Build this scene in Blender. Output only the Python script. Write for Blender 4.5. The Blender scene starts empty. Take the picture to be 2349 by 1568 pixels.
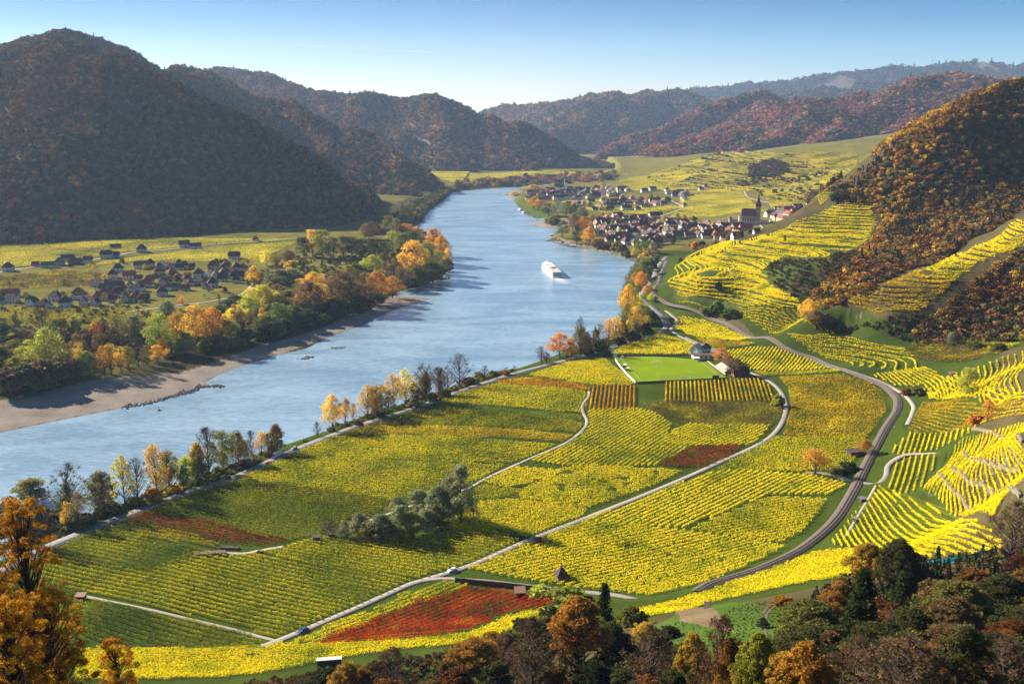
import bpy, math, random
import numpy as np
rng = np.random.default_rng(7)
random.seed(7)
C = bpy.context.scene.collection
SC = bpy.context.scene

# ---------------- camera, world, sun, exposure ----------------
PITCH = math.radians(12.8); CAMZ = 205.0; F = 2284.0; CX, CY = 1174.5, 784.0
cam_data = bpy.data.cameras.new('camera'); cam_data.sensor_width = 36; cam_data.lens = 35.0
cam_data.clip_start = 0.5; cam_data.clip_end = 60000
cam = bpy.data.objects.new('camera', cam_data); C.objects.link(cam)
cam.location = (0, 0, CAMZ); cam.rotation_euler = (math.pi/2 - PITCH, 0, 0)
SC.camera = cam
SUN_EL = math.radians(27); SUN_AZ = math.radians(-58)      # azimuth from +y (away from camera) towards -x (left)
sd = (math.cos(SUN_EL)*math.sin(SUN_AZ), math.cos(SUN_EL)*math.cos(SUN_AZ), math.sin(SUN_EL))
world = bpy.data.worlds.new('World'); SC.world = world; world.use_nodes = True
wn = world.node_tree.nodes; wl = world.node_tree.links
bg = wn['Background']; sky = wn.new('ShaderNodeTexSky'); sky.sky_type = 'NISHITA'
sky.sun_disc = False; sky.sun_elevation = SUN_EL; sky.sun_rotation = SUN_AZ
sky.altitude = 400; sky.air_density = 1.0; sky.dust_density = 0.15; sky.ozone_density = 3.0
_tc = wn.new('ShaderNodeTexCoord'); _sx = wn.new('ShaderNodeSeparateXYZ'); _cr = wn.new('ShaderNodeValToRGB'); _mm = wn.new('ShaderNodeMix')
wl.new(_tc.outputs['Generated'], _sx.inputs[0]); wl.new(_sx.outputs['Z'], _cr.inputs[0])
_e = _cr.color_ramp.elements; _e[0].position = 0.0; _e[0].color = (.92, .85, .89, 1); _e[1].position = 0.3; _e[1].color = (.70, .76, .85, 1)
for _p, _c in ((0.03, (.83, .78, .83)), (0.055, (.56, .62, .72)), (0.085, (.30, .43, .60)), (0.128, (.055, .22, .45)), (0.165, (.95, 1.0, 1.05))):
    _k = _e.new(_p); _k.color = (*_c, 1)
_ma = wn.new('ShaderNodeMath'); _ma.operation = 'MULTIPLY'; _ma.use_clamp = True; _ma.inputs[1].default_value = 2.2; wl.new(_sx.outputs['X'], _ma.inputs[0])
_mb = wn.new('ShaderNodeMath'); _mb.operation = 'MULTIPLY'; _mb.use_clamp = True; _mb.inputs[1].default_value = 8.0; wl.new(_sx.outputs['Z'], _mb.inputs[0])
_mc = wn.new('ShaderNodeMath'); _mc.operation = 'MULTIPLY'; wl.new(_ma.outputs[0], _mc.inputs[0]); wl.new(_mb.outputs[0], _mc.inputs[1])
_m2 = wn.new('ShaderNodeMix'); _m2.data_type = 'RGBA'; _m2.blend_type = 'MULTIPLY'; _m2.inputs[7].default_value = (.15, .88, 1.1, 1); wl.new(_mc.outputs[0], _m2.inputs[0]); wl.new(_cr.outputs[0], _m2.inputs[6])
_mm.data_type = 'RGBA'; _mm.blend_type = 'MULTIPLY'; _mm.inputs[0].default_value = 1.0
wl.new(sky.outputs[0], _mm.inputs[6]); wl.new(_m2.outputs[2], _mm.inputs[7]); wl.new(_mm.outputs[2], bg.inputs[0]); bg.inputs[1].default_value = 0.05
sun_d = bpy.data.lights.new('sun', 'SUN'); sun_d.energy = 5.0; sun_d.angle = math.radians(0.5); sun_d.color = (1.0, 0.905, 0.76)
sun = bpy.data.objects.new('sun', sun_d); C.objects.link(sun)
from mathutils import Vector, Matrix
sun.rotation_euler = Vector(sd).to_track_quat('Z', 'Y').to_euler(); sun.location = (-400, 100, 900)
SC.view_settings.view_transform = 'Standard'; SC.view_settings.look = 'None'
SC.view_settings.exposure = 1.7; SC.view_settings.gamma = 1.0
SC.cycles.max_bounces = 5; SC.cycles.diffuse_bounces = 2; SC.cycles.glossy_bounces = 2
SC.cycles.transmission_bounces = 3; SC.cycles.transparent_max_bounces = 6; SC.cycles.volume_bounces = 0
SC.cycles.caustics_reflective = False; SC.cycles.caustics_refractive = False
SC.cycles.use_denoising = True

# ---------------- projection helpers ----------------
CP, SP = math.cos(PITCH), math.sin(PITCH)
def ray(u, v):
    a = (u-CX)/F; b = (CY-v)/F
    return a, CP + b*SP, -SP + b*CP
def at(u, v, z=0.0):
    X, Y, Z = ray(u, v); t = (z-CAMZ)/Z
    return (X*t, Y*t, z)
def aty(u, v, y):
    X, Y, Z = ray(u, v); t = y/Y
    return (X*t, y, CAMZ+Z*t)
def proj(x, y, z):
    dz = z-CAMZ
    w = y*CP - dz*SP; h = y*SP + dz*CP
    return CX + F*x/w, CY - F*h/w

# ---------------- noise ----------------
def _hash(ix, iy, seed):
    h = (ix.astype(np.int64)*374761393 + iy.astype(np.int64)*668265263 + seed*1442695041) & 0xffffffff
    h = ((h ^ (h >> 13)) * 1274126177) & 0xffffffff
    return ((h ^ (h >> 16)) & 0xffff) / 65535.0
def vnoise(x, y, seed=0):
    ix = np.floor(x); iy = np.floor(y); fx = x-ix; fy = y-iy
    fx = fx*fx*(3-2*fx); fy = fy*fy*(3-2*fy)
    a = _hash(ix, iy, seed); b = _hash(ix+1, iy, seed); c = _hash(ix, iy+1, seed); d = _hash(ix+1, iy+1, seed)
    return (a*(1-fx)+b*fx)*(1-fy) + (c*(1-fx)+d*fx)*fy
def fbm(x, y, seed=0, octv=4):
    s = 0; a = 0.5; t = 0
    for i in range(octv):
        s = s + a*vnoise(x*2**i, y*2**i, seed+i*17); t += a; a *= 0.5
    return s/t - 0.5
def sstep(x, a, b):
    t = np.clip((x-a)/(b-a), 0, 1); return t*t*(3-2*t)

def poly_dist(px, py, poly, closed=True):
    """distance from points to a polyline, chunked"""
    P = np.asarray(poly, float); n = len(P); d2 = np.full(px.shape, 1e18)
    for i in range(n if closed else n-1):
        a = P[i]; b = P[(i+1) % n]; ab = b-a; L = max(ab @ ab, 1e-9)
        t = np.clip(((px-a[0])*ab[0] + (py-a[1])*ab[1])/L, 0, 1)
        d2 = np.minimum(d2, (px-a[0]-t*ab[0])**2 + (py-a[1]-t*ab[1])**2)
    return np.sqrt(d2)
def inside(px, py, poly):
    P = np.asarray(poly, float); n = len(P); c = np.zeros(px.shape, bool)
    j = n-1
    for i in range(n):
        xi, yi = P[i][:2]; xj, yj = P[j][:2]
        if yi != yj:
            c ^= ((yi > py) != (yj > py)) & (px < (xj-xi)*(py-yi)/(yj-yi)+xi)
        j = i
    return c

# ---------------- river outline (picture points on the water plane) ----------------
LEFT_BANK = [(-900,1400),(-400,1120),(0,992),(130,965),(250,941),(400,908),(440,898),(462,885),(510,886),(465,880),(500,860),(560,838),(640,813),(700,800),
    (745,777),(830,745),(900,712),(950,697),(988,685),(950,680),(915,678),(900,672),(960,655),(1010,640),(1042,606),(1030,600),(1028,575),(1010,545),(985,540),(950,530),
    (938,516),(968,506),(975,490),(985,478),(1015,460),(1035,441),(1080,436),(1130,432),(1190,428),(1260,422)]
RIGHT_BANK = [(1330,420),(1290,424),(1200,432),(1150,447),(1187,449),(1178,460),(1195,477),(1205,488),(1235,500),(1290,504),(1240,510),(1220,514),(1250,521),(1295,524),(1300,530),
    (1285,534),(1268,543),(1262,552),(1300,562),(1340,570),(1400,580),(1440,592),(1462,600),(1450,612),(1438,640),(1424,690),(1428,730),(1400,778),(1340,798),(1300,806),(1250,826),(1180,850),(1080,882),(950,920),(850,950),
    (750,990),(640,1028),(520,1078),(400,1120),(280,1168),(180,1210),(80,1255),(-60,1320),(-500,1560)]
RIVER = [at(u, v, 0)[:2] for u, v in LEFT_BANK + RIGHT_BANK]
def river_sd(x, y):
    d = poly_dist(x, y, RIVER); return np.where(inside(x, y, RIVER), -d, d)
# which side of the river: a centre line
CLINE = [at(u, v, 0)[:2] for u, v in [(-900,1500),(0,1110),(400,1000),(800,870),(1150,700),(1230,600),(1150,520),(1100,460),(1230,426),(1420,402)]]
CLINE = np.array([(-900.,200.)] + CLINE + [(700, 9000)])
def right_of_river(x, y):
    yy = CLINE[:, 1]; xx = CLINE[:, 0]
    return x > np.interp(y, yy, xx)

# ---------------- right-hand land: radial basis surface through control points ----------------
ctrl = []
for u, v, z in [(1180,900,8),(800,1100,8),(640,1200,8),(300,1230,8),(150,1300,8),(1300,860,8),(1400,820,8),(1200,1000,8),(1000,1150,8),(500,1150,8),(1450,960,8),
    (1650,900,8),(1600,1020,8),(1400,1150,8),(1800,860,9),(1850,950,9),(1750,1070,9),(1950,1000,9),(2010,960,10),(1900,1120,10),(1600,1200,9),(1750,1200,9),(1300,1280,9),
    (1450,1350,10),(1000,1300,8),(700,1280,8),(400,1350,9),(250,1420,11),(700,1440,9),(1900,1220,11),(1650,1330,11.5),(1540,760,8.5),(1700,780,11),(1850,820,12),(2050,900,12),
    (1500,660,9),(1530,590,9),(1560,560,9),(1300,530,6),(1500,530,8),(1600,520,9),(1730,512,14),(1450,500,7),(1250,450,6),(1500,450,9),(1350,420,8),(1700,470,12),
    (1850,470,18),(1500,400,18),(1600,390,35),(1700,360,73),(1900,400,55),(2000,330,118),(1850,345,98),(2080,300,150),(2000,380,74),(1920,430,44),(1430,405,12),(1800,430,26),(1650,430,18),
    (1400,1080,8),(900,1050,8),(1250,1120,8),(100,1400,10),(1100,1370,9),(900,1420,9),(1480,900,8),(1560,850,8),(1640,870,8.3),(1420,800,8),(1440,700,7),(1480,620,7),
    (1700,745,13),(1800,765,14),(1550,700,13),(1650,715,16),(1850,740,20),(1950,765,22),(1900,860,13),(1980,850,16),
    (2100,1060,16),(2150,1000,20),(2200,1050,32),(2250,950,36),(2349,1000,70),(2349,1100,75),(2250,1160,48),(2100,1180,25),(2100,1250,32),(1950,1290,25),
    (2349,900,60),(2349,850,58),(2349,800,50),(2200,850,28),(2200,900,26),(2100,920,14),(2100,850,20),(2000,800,20),(2100,800,24),(2200,790,30),(2349,775,38),
    (2050,1000,12),(2040,1110,13),(2020,1180,17),(1850,1290,17),(1600,1400,26),(1750,1350,24),(1330,1400,18),(1380,1330,9.5)]:
    ctrl.append(at(u, v, z))
for u, v, y in [(1200,1568,228),(1200,1500,292),(1400,1480,268),(1000,1520,295),(600,1520,325),(200,1500,330),(0,1500,300),(-200,1450,300),(1700,1380,300),(1750,1480,232),(1700,1568,182),(2000,1450,205),
    (2300,1500,150),(2349,1300,260),(2100,1300,300),(2200,1220,345),(900,1490,325),(1265,1400,365),(1100,1450,340),(1550,1450,262),
    (1700,640,1020),(1600,640,1010),(1700,590,1110),(1700,552,1200),(1785,526,1250),(1836,499,1270),(1888,478,1290),(1915,455,1300),(1939,427,1310),(1983,396,1320),(2042,338,1330),
    (2127,290,1340),(2230,239,1350),(2349,191,1370),(2200,400,1268),(2100,450,1255),(2300,350,1290),(2200,500,1190),(2000,500,1235),(2050,560,1125),(2000,600,1000),(1900,650,955),
    (1850,700,905),(1900,560,1140),(1800,620,1000),(1780,680,935),(1950,520,1225),(2300,450,1225),(2349,420,1255),(1600,590,1180),(1555,610,1150),(1550,650,1020),
    (2332,494,980),(2212,573,930),(2093,621,890),(1973,665,860),(1874,713,850),(2200,650,850),(2100,690,830),(2000,720,820),(2300,600,880),(2300,700,820),(2200,740,800),(2349,740,790)]:
    ctrl.append(aty(u, v, y))
ctrl += [(0,0,197),(0,-120,240),(120,-40,235),(-120,0,185),(200,0,215),(300,100,185),(-150,110,120),(0,100,124),(60,100,132),(-62,120,126),(0,180,84),(120,180,96),(-100,200,70),(-250,150,60),(-350,100,50),(0,250,50),(-400,250,14),
    (450,350,112),(600,500,125),(700,700,95),(520,250,140),(850,1450,275),(1100,1600,300),(1000,1200,230),(1200,900,230),(900,500,190),(600,-50,260),
    (535,1060,90),(454,990,64),(382,940,54),(319,900,41),(272,880,31),(600,900,112),(750,1050,150),(500,820,60),(600,800,75),
    (400,1500,24),(330,1450,12),(450,1700,18),(600,1700,66),(800,1800,140),(500,2000,14),(700,2000,38),(900,2200,90),(1100,2000,170),(1400,2600,150),(1000,2700,90),(1700,3300,130),(1500,4000,90),(1000,4500,50),(300,4500,20),(-100,3500,8),(-600,4000,8)]
K = np.array(ctrl, float)
def _mq(r2, c=25.0): return np.sqrt(r2 + c*c)
RBN = len(K)
_A = np.zeros((RBN+3, RBN+3)); _A[:RBN, :RBN] = _mq((K[:, None, 0]-K[None, :, 0])**2 + (K[:, None, 1]-K[None, :, 1])**2) + np.eye(RBN)*(-1.5)
_P = np.c_[np.ones(RBN), K[:, 0]/1000, K[:, 1]/1000]; _A[:RBN, RBN:] = _P; _A[RBN:, :RBN] = _P.T
RBW = np.linalg.solve(_A, np.r_[K[:, 2], 0, 0, 0])
def rbf(x, y):
    s = RBW[RBN] + RBW[RBN+1]*x/1000 + RBW[RBN+2]*y/1000
    for i in range(RBN):
        s = s + RBW[i]*_mq((x-K[i, 0])**2 + (y-K[i, 1])**2)
    return s

TERR = []      # terraced areas: (world polygon, step height)
def H0(x, y, terr=True):
    """ground height, without the big far hills"""
    x = np.asarray(x, float); y = np.asarray(y, float)
    sdv = river_sd(x, y); R = right_of_river(x, y)
    zr = np.maximum(rbf(x, y), 5.0)
    zr = zr + fbm(x/60, y/60, 3)*np.clip((zr-16)/20, 0, 1)*5 + fbm(x/14, y/14, 5)*np.clip((zr-16)/20, 0, 1)*1.2
    if terr:
        for poly, st in TERR:
            m = inside(x, y, poly)
            if m.any():
                dd = sstep(poly_dist(x[m], y[m], poly), 0, 12)
                q = zr[m]/st; fq = np.floor(q); fr = q-fq
                zt = (fq + 0.18*fr + 0.82*sstep(fr, 0.72, 0.98))*st
                zr[m] = zr[m]*(1-dd) + zt*dd
    rise = np.interp(sdv, [0, 2, 6, 14], [0.05, .35, .7, 1.0])
    zr = zr*rise
    zl = np.interp(sdv, [0, 5, 60, 90, 500], [0.05, 0.5, 3.2, 5.0, 6.0]) + 6*sstep(y - 0.05*x, 1450, 1750)*(x < -150)
    zl = zl + fbm(x/40, y/40, 9)*np.clip(sdv/40, 0, 1)*0.8
    z = np.where(R, zr, zl)
    return np.where(sdv < 0, np.maximum(-4.0, sdv*0.12), z)

_ts = np.concatenate([np.arange(90, 1000, 2.0), np.arange(1000, 2400, 6.0), np.arange(2400, 7000, 25.0)])
def hit(u, v):
    """first point of the ground seen at picture point u,v"""
    X, Y, Z = ray(u, v)
    x = X/Y*_ts; z = CAMZ + Z/Y*_ts
    h = H0(x, _ts, False); k = np.nonzero(h >= z)[0]
    if not len(k): return None
    k = max(k[0], 1); d0 = z[k-1]-h[k-1]; d1 = z[k]-h[k]
    t = d0/(d0-d1+1e-9); yy = _ts[k-1]+(_ts[k]-_ts[k-1])*min(max(t, 0), 1)
    return (X/Y*yy, yy)
def hits(pts):
    out = [hit(u, v) for u, v in pts]; return [p for p in out if p is not None]
def Hs(x, y): return float(H0(np.array([x]), np.array([y]))[0])

# ---------------- materials ----------------
class NT:
    def __init__(s, name):
        s.m = bpy.data.materials.new(name); s.m.use_nodes = True; s.t = s.m.node_tree; s.t.nodes.clear()
        s.out = s.t.nodes.new('ShaderNodeOutputMaterial')
    def n(s, typ, **kw):
        x = s.t.nodes.new('ShaderNode'+typ)
        for k, v in kw.items():
            if k in x.inputs.keys(): x.inputs[k].default_value = v
            else: setattr(x, k, v)
        return x
    def l(s, a, b): s.t.links.new(a, b)
def ramp(nt, fac, stops, interp='LINEAR'):
    r = nt.n('ValToRGB'); r.color_ramp.interpolation = interp
    e = r.color_ramp.elements
    while len(e) > 1: e.remove(e[0])
    e[0].position = stops[0][0]; e[0].color = (*stops[0][1], 1)
    for p, c in stops[1:]:
        k = e.new(p); k.color = (*c, 1)
    nt.l(fac, r.inputs[0]); return r.outputs[0]
def pnoise(nt, scale, detail=3, vec=None, rough=0.55, dist=0.0):
    g = nt.n('NewGeometry'); n = nt.n('TexNoise', Scale=scale, Detail=detail, Roughness=rough, Distortion=dist)
    nt.l(vec or g.outputs['Position'], n.inputs['Vector']); return n.outputs['Fac']
def mth(nt, op, a, b=None, clamp=False):
    m = nt.n('Math', operation=op, use_clamp=clamp)
    for i, v in ((0, a), (1, b)):
        if v is None: continue
        if isinstance(v, (int, float)): m.inputs[i].default_value = v
        else: nt.l(v, m.inputs[i])
    return m.outputs[0]
def mixc(nt, f, a, b, blend='MIX'):
    m = nt.n('Mix', data_type='RGBA', blend_type=blend, clamp_factor=True)
    for i, v in ((0, f), (6, a), (7, b)):
        if isinstance(v, (int, float)): m.inputs[i].default_value = v
        elif isinstance(v, tuple): m.inputs[i].default_value = (*v, 1)
        else: nt.l(v, m.inputs[i])
    return m.outputs[2]
def solid(name, col, rough=0.8, scale=None, var=0.25, metal=0.0):
    nt = NT(name); p = nt.n('BsdfPrincipled', Roughness=rough, Metallic=metal)
    if scale:
        f = pnoise(nt, scale); c = mixc(nt, f, tuple(k*(1-var) for k in col), tuple(min(1, k*(1+var)) for k in col)); nt.l(c, p.inputs['Base Color'])
    else: p.inputs['Base Color'].default_value = (*col, 1)
    nt.l(p.outputs[0], nt.out.inputs[0]); return nt.m
def leaf_mat(name, stops, patch=0.02, wi=0.45, transl=0.36, objcol=False, inst=False, wp=0.75):
    """two-sided leaf material: colour from a ramp driven by per-leaf random + broad patches"""
    nt = NT(name); g = nt.n('NewGeometry')
    pn = pnoise(nt, patch, 3)
    f = mth(nt, 'ADD', mth(nt, 'MULTIPLY', g.outputs['Random Per Island'], wi), mth(nt, 'MULTIPLY', mth(nt, 'SUBTRACT', pn, 0.5), wp*3.0))
    f = mth(nt, 'ADD', f, 0.5-wi/2)
    c = ramp(nt, f, stops)
    if objcol or inst:
        if inst:
            a = nt.n('Attribute', attribute_type='INSTANCER', attribute_name='tint'); oc = a.outputs['Color']
        else:
            oi = nt.n('ObjectInfo'); oc = oi.outputs['Color']
        c = mixc(nt, 1.0, c, oc, 'MULTIPLY')
    d = nt.n('BsdfDiffuse'); t = nt.n('BsdfTranslucent'); mx = nt.n('MixShader'); mx.inputs[0].default_value = transl
    nt.l(c, d.inputs[0]); nt.l(c, t.inputs[0]); nt.l(d.outputs[0], mx.inputs[1]); nt.l(t.outputs[0], mx.inputs[2]); nt.l(mx.outputs[0], nt.out.inputs[0])
    return nt.m

# ---------------- mesh helpers ----------------
def tag(o, label=None, cat=None, group=None, kind=None):
    if label: o['label'] = label
    if cat: o['category'] = cat
    if group: o['group'] = group
    if kind: o['kind'] = kind
    return o
def mesh_np(name, verts, faces, nper, mat=None, smooth=False, parent=None, link=True):
    """faces: flat int array, nper verts each (int or array)"""
    verts = np.ascontiguousarray(verts, np.float32).reshape(-1, 3); faces = np.asarray(faces, np.int32).ravel()
    me = bpy.data.meshes.new(name); me.vertices.add(len(verts)); me.vertices.foreach_set('co', verts.ravel())
    nf = len(faces)//nper
    me.loops.add(len(faces)); me.loops.foreach_set('vertex_index', faces)
    me.polygons.add(nf); me.polygons.foreach_set('loop_start', np.arange(0, nf*nper, nper, dtype=np.int32))
    me.update(calc_edges=True)
    if smooth: me.polygons.foreach_set('use_smooth', np.ones(nf, bool))
    if mat: me.materials.append(mat)
    if not link: return me
    o = bpy.data.objects.new(name, me); C.objects.link(o)
    if parent: o.parent = parent
    return o
def grid_faces(nr, nc):
    i = np.arange(nr*nc).reshape(nr, nc)
    return np.stack([i[:-1, :-1], i[:-1, 1:], i[1:, 1:], i[1:, :-1]], -1).reshape(-1)
def empty(name, loc=(0, 0, 0), rz=0.0):
    o = bpy.data.objects.new(name, None); C.objects.link(o); o.location = loc; o.rotation_euler = (0, 0, rz); return o
class MB:
    """collects boxes, prisms, tubes into ONE mesh"""
    def __init__(s): s.v = []; s.f = []
    def box(s, c, size, rz=0.0, taper=1.0):
        n = len(s.v); cx, cy, cz = c; hx, hy, hz = [k/2 for k in size]; ca, sa = math.cos(rz), math.sin(rz)
        for dz in (-hz, hz):
            t = taper if dz > 0 else 1
            for dx, dy in ((-hx, -hy), (hx, -hy), (hx, hy), (-hx, hy)):
                dx *= t; dy *= t
                s.v.append((cx+dx*ca-dy*sa, cy+dx*sa+dy*ca, cz+dz))
        s.f += [(n+3, n+2, n+1, n), (n+4, n+5, n+6, n+7)] + [(n+i, n+(i+1) % 4, n+4+(i+1) % 4, n+4+i) for i in range(4)]
        return s
    def poly(s, verts, faces):
        n = len(s.v); s.v += [tuple(v) for v in verts]; s.f += [tuple(n+i for i in f) for f in faces]; return s
    def tube(s, pts, rad, k=6, cap=True):
        n = len(s.v); pts = [Vector(p) for p in pts]
        if not hasattr(rad, '__len__'): rad = [rad]*len(pts)
        for i, p in enumerate(pts):
            d = (pts[min(i+1, len(pts)-1)] - pts[max(i-1, 0)]); d = d.normalized() if d.length > 1e-9 else Vector((0, 0, 1))
            a = d.orthogonal().normalized() if abs(d.z) < .99 else Vector((1, 0, 0)); a = (a - d*a.dot(d)).normalized(); b = d.cross(a)
            if i and (a.dot(pa) < 0.3):
                a = (pa - d*pa.dot(d)).normalized(); b = d.cross(a)
            pa = a
            for j in range(k):
                t = 2*math.pi*j/k; q = p + (a*math.cos(t)+b*math.sin(t))*rad[i]; s.v.append(tuple(q))
        for i in range(len(pts)-1):
            for j in range(k):
                s.f.append((n+i*k+j, n+i*k+(j+1) % k, n+(i+1)*k+(j+1) % k, n+(i+1)*k+j))
        if cap:
            s.f.append(tuple(n+j for j in reversed(range(k)))); m = n+(len(pts)-1)*k; s.f.append(tuple(m+j for j in range(k)))
        return s
    def mesh(s, name, mat=None, smooth=False):
        me = bpy.data.meshes.new(name); me.from_pydata(s.v, [], s.f); me.update()
        if smooth:
            for p in me.polygons: p.use_smooth = True
        if mat: me.materials.append(mat)
        return me
    def build(s, name, mat=None, parent=None, smooth=False):
        o = bpy.data.objects.new(name, s.mesh(name, mat, smooth)); C.objects.link(o)
        if parent: o.parent = parent
        return o
def copy_tree(o, loc=None, rz=None, sc=None, color=None):
    c = o.copy(); C.objects.link(c)
    if loc is not None: c.location = loc
    if rz is not None: c.rotation_euler = (0, 0, rz)
    if sc is not None: c.scale = sc if hasattr(sc, '__len__') else (sc, sc, sc)
    for ch in KIDS.get(o, []):
        d = ch.copy(); C.objects.link(d); d.parent = c
        if color is not None: d.color = (*color, 1)
        for g in KIDS.get(ch, []):
            e = g.copy(); C.objects.link(e); e.parent = d
    return c
KIDS = {}
def reg(o):
    KIDS[o] = list(o.children)
    for c in o.children: KIDS[c] = list(c.children)
    return o
# ================= SETTING =================
# terraced vineyard slopes, as picture outlines dropped on the ground
T_MAIN = [(1536,640),(1548,588),(1600,572),(1700,556),(1785,530),(1836,503),(1890,482),(1930,458),(1995,470),(2015,505),(1985,560),(1900,592),(1800,590),(1745,625),(1790,668),(1850,704),(1790,712),(1690,705),(1560,692),(1530,670)]
T_SPUR = [(1885,712),(1973,668),(2093,624),(2212,576),(2332,498),(2400,520),(2330,560),(2240,620),(2180,660),(2120,712),(2000,742),(1900,735)]
T_FOOT = [(1640,722),(1700,715),(1860,752),(2080,792),(2160,850),(2050,852),(1960,840),(1830,792),(1720,756)]
T_RIGHT = [(2130,1050),(2220,1000),(2370,965),(2370,1180),(2270,1190),(2180,1180),(2110,1120)]
T_UP = [(2100,905),(2180,860),(2370,800),(2370,910),(2200,915)]
TERR += [(hits(T_MAIN), 3.2), (hits(T_SPUR), 3.0), (hits(T_FOOT), 2.2), (hits(T_RIGHT), 2.8), (hits(T_UP), 2.4)]
TERR = [(p, s) for p, s in TERR if len(p) > 3]

COVER = []   # (world polygon, albedo) painted in order: what grows or lies there
def cover(pts, col, world=False): COVER.append((pts if world else hits(pts), col))
GRASS = (0.045, 0.085, 0.012); SOIL = (0.11, 0.075, 0.04); SCRUB = (0.062, 0.052, 0.022); GRAVEL = (0.20, 0.165, 0.135)
LITTER = (0.075, 0.04, 0.015); VGRASS = (0.036, 0.052, 0.009)
def ground_material():
    nt = NT('ground_cover'); a = nt.n('Attribute', attribute_name='cover')
    n1 = pnoise(nt, 0.05, 5); n2 = pnoise(nt, 0.9, 4)
    f = mth(nt, 'ADD', mth(nt, 'MULTIPLY', n1, 1.1), mth(nt, 'MULTIPLY', n2, 0.9))
    f = mth(nt, 'MULTIPLY', f, 1.0)
    cc = nt.n('CombineColor'); [nt.l(f, cc.inputs[i]) for i in range(3)]
    c = mixc(nt, 1.0, a.outputs['Color'], cc.outputs[0], 'MULTIPLY')
    g = nt.n('NewGeometry'); sx = nt.n('SeparateXYZ'); nt.l(g.outputs['Normal'], sx.inputs[0])
    st = mth(nt, 'MULTIPLY', mth(nt, 'MULTIPLY', mth(nt, 'SUBTRACT', 0.80, sx.outputs['Z'], True), 6.0, True), a.outputs['Alpha'])      # stone walls and banks: steep faces
    vt = nt.n('TexVoronoi', Scale=1.6); nt.l(g.outputs['Position'], vt.inputs['Vector'])
    sc = mixc(nt, vt.outputs['Color'], (0.07, 0.058, 0.04), (0.16, 0.135, 0.10))
    sp = mth(nt, 'MULTIPLY', st, mth(nt, 'GREATER_THAN', pnoise(nt, 0.03, 3), 0.58))
    c = mixc(nt, sp, c, sc)
    p = nt.n('BsdfPrincipled', Roughness=0.95); nt.l(c, p.inputs['Base Color'])
    p.inputs['Specular IOR Level'].default_value = 0.0
    b = nt.n('Bump', Strength=0.6, Distance=0.6); nt.l(n2, b.inputs['Height']); nt.l(b.outputs[0], p.inputs['Normal'])
    nt.l(p.outputs[0], nt.out.inputs[0]); return nt.m
M_GROUND = ground_material()

def build_ground():
    r = [60.0]
    while r[-1] < 16000:
        q = r[-1]; k = 0.0055 if q < 1500 else (0.010 if q < 3000 else 0.03); r.append(q*(1+k))
    r = np.array(r); az = np.radians(np.concatenate([np.arange(-62, -30, 0.6), np.arange(-30, 30, 0.085), np.arange(30, 62.1, 0.6)]))
    R, A = np.meshgrid(r, az, indexing='ij'); x = R*np.sin(A); y = R*np.cos(A)
    shp = x.shape; x = x.ravel(); y = y.ravel(); z = H0(x, y)
    far = sstep(y, 5000, 8000); z = z*(1-far) + np.minimum(z, 60)*far
    o = mesh_np('ground', np.stack([x, y, z], 1), grid_faces(*shp)[::-1].copy(), 4, M_GROUND, smooth=True)
    col = np.ones((len(x), 4), np.float32)
    sdv = river_sd(x, y); R_ = right_of_river(x, y)
    base = np.array(VGRASS)[None, :]*np.ones((len(x), 1))
    zz = z
    forest = R_ & (zz > 40); base[forest] = SCRUB
    pln = R_ & (z < 14) & (y < 1100); base[pln] = np.array((0.042, 0.062, 0.009))*(0.75+.5*(fbm(x[pln]/25, y[pln]/25, 61)+.5))[:, None]
    base[(~R_) & (sdv < 75)] = (0.055, 0.05, 0.022)
    pale = ((~R_) & (sdv >= 75)) | (R_ & (y > 1500)); nn = fbm(x/90, y/35, 44)+.5
    base[pale] = (np.array([(0.20, 0.165, 0.04)])*nn[pale, None] + np.array([(0.085, 0.085, 0.02)])*(1-nn[pale, None]))*0.85
    for poly, c in COVER:
        if len(poly) < 3: continue
        P = np.array(poly); bb = (x > P[:, 0].min()) & (x < P[:, 0].max()) & (y > P[:, 1].min()) & (y < P[:, 1].max())
        idx = np.nonzero(bb)[0]
        if len(idx):
            m = inside(x[idx], y[idx], poly); base[idx[m]] = c
    col[:, :3] = base; col[:, 3] = 0
    for poly, st in TERR: col[inside(x, y, poly), 3] = 1
    at_ = o.data.attributes.new('cover', 'FLOAT_COLOR', 'POINT'); at_.data.foreach_set('color', col.ravel())
    tag(o, 'grassy valley floor and terraced slopes around the river', kind='structure')
    return o

# covers (order matters)
cover(LEFT_BANK[2:11] + [(440,850),(340,860),(230,868),(130,890),(60,905),(0,918),(-60,930)], GRAVEL)
cover([(440,880),(510,860),(640,815),(745,777),(830,745),(900,712),(990,685),(940,670),(900,678),(830,705),(740,750),(690,770),(600,790),(520,820),(430,850)], GRAVEL)
cover([(1178,460),(1195,477),(1205,488),(1235,500),(1290,504),(1220,470),(1195,455)], (0.07,0.10,0.02))
cover([(1215,514),(1240,503),(1300,498),(1320,510),(1300,527),(1250,524)], GRAVEL)
cover([(1150,447),(1187,449),(1200,440),(1180,436)], GRAVEL)
cover([(1262,552),(1300,562),(1400,580),(1462,600),(1460,594),(1400,572),(1300,552),(1285,545)], GRAVEL)
cover([(1610,700),(1700,738),(1770,770),(1730,772),(1660,742),(1600,715)], (0.10,0.075,0.04))
cover([(1550,1400),(1600,1390),(1660,1420),(1710,1460),(1690,1470),(1620,1440),(1550,1430)], (0.12,0.085,0.05))
cover([(1620,1440),(1720,1400),(1760,1400),(1750,1480),(1720,1480)], (0.055,0.11,0.012))
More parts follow.
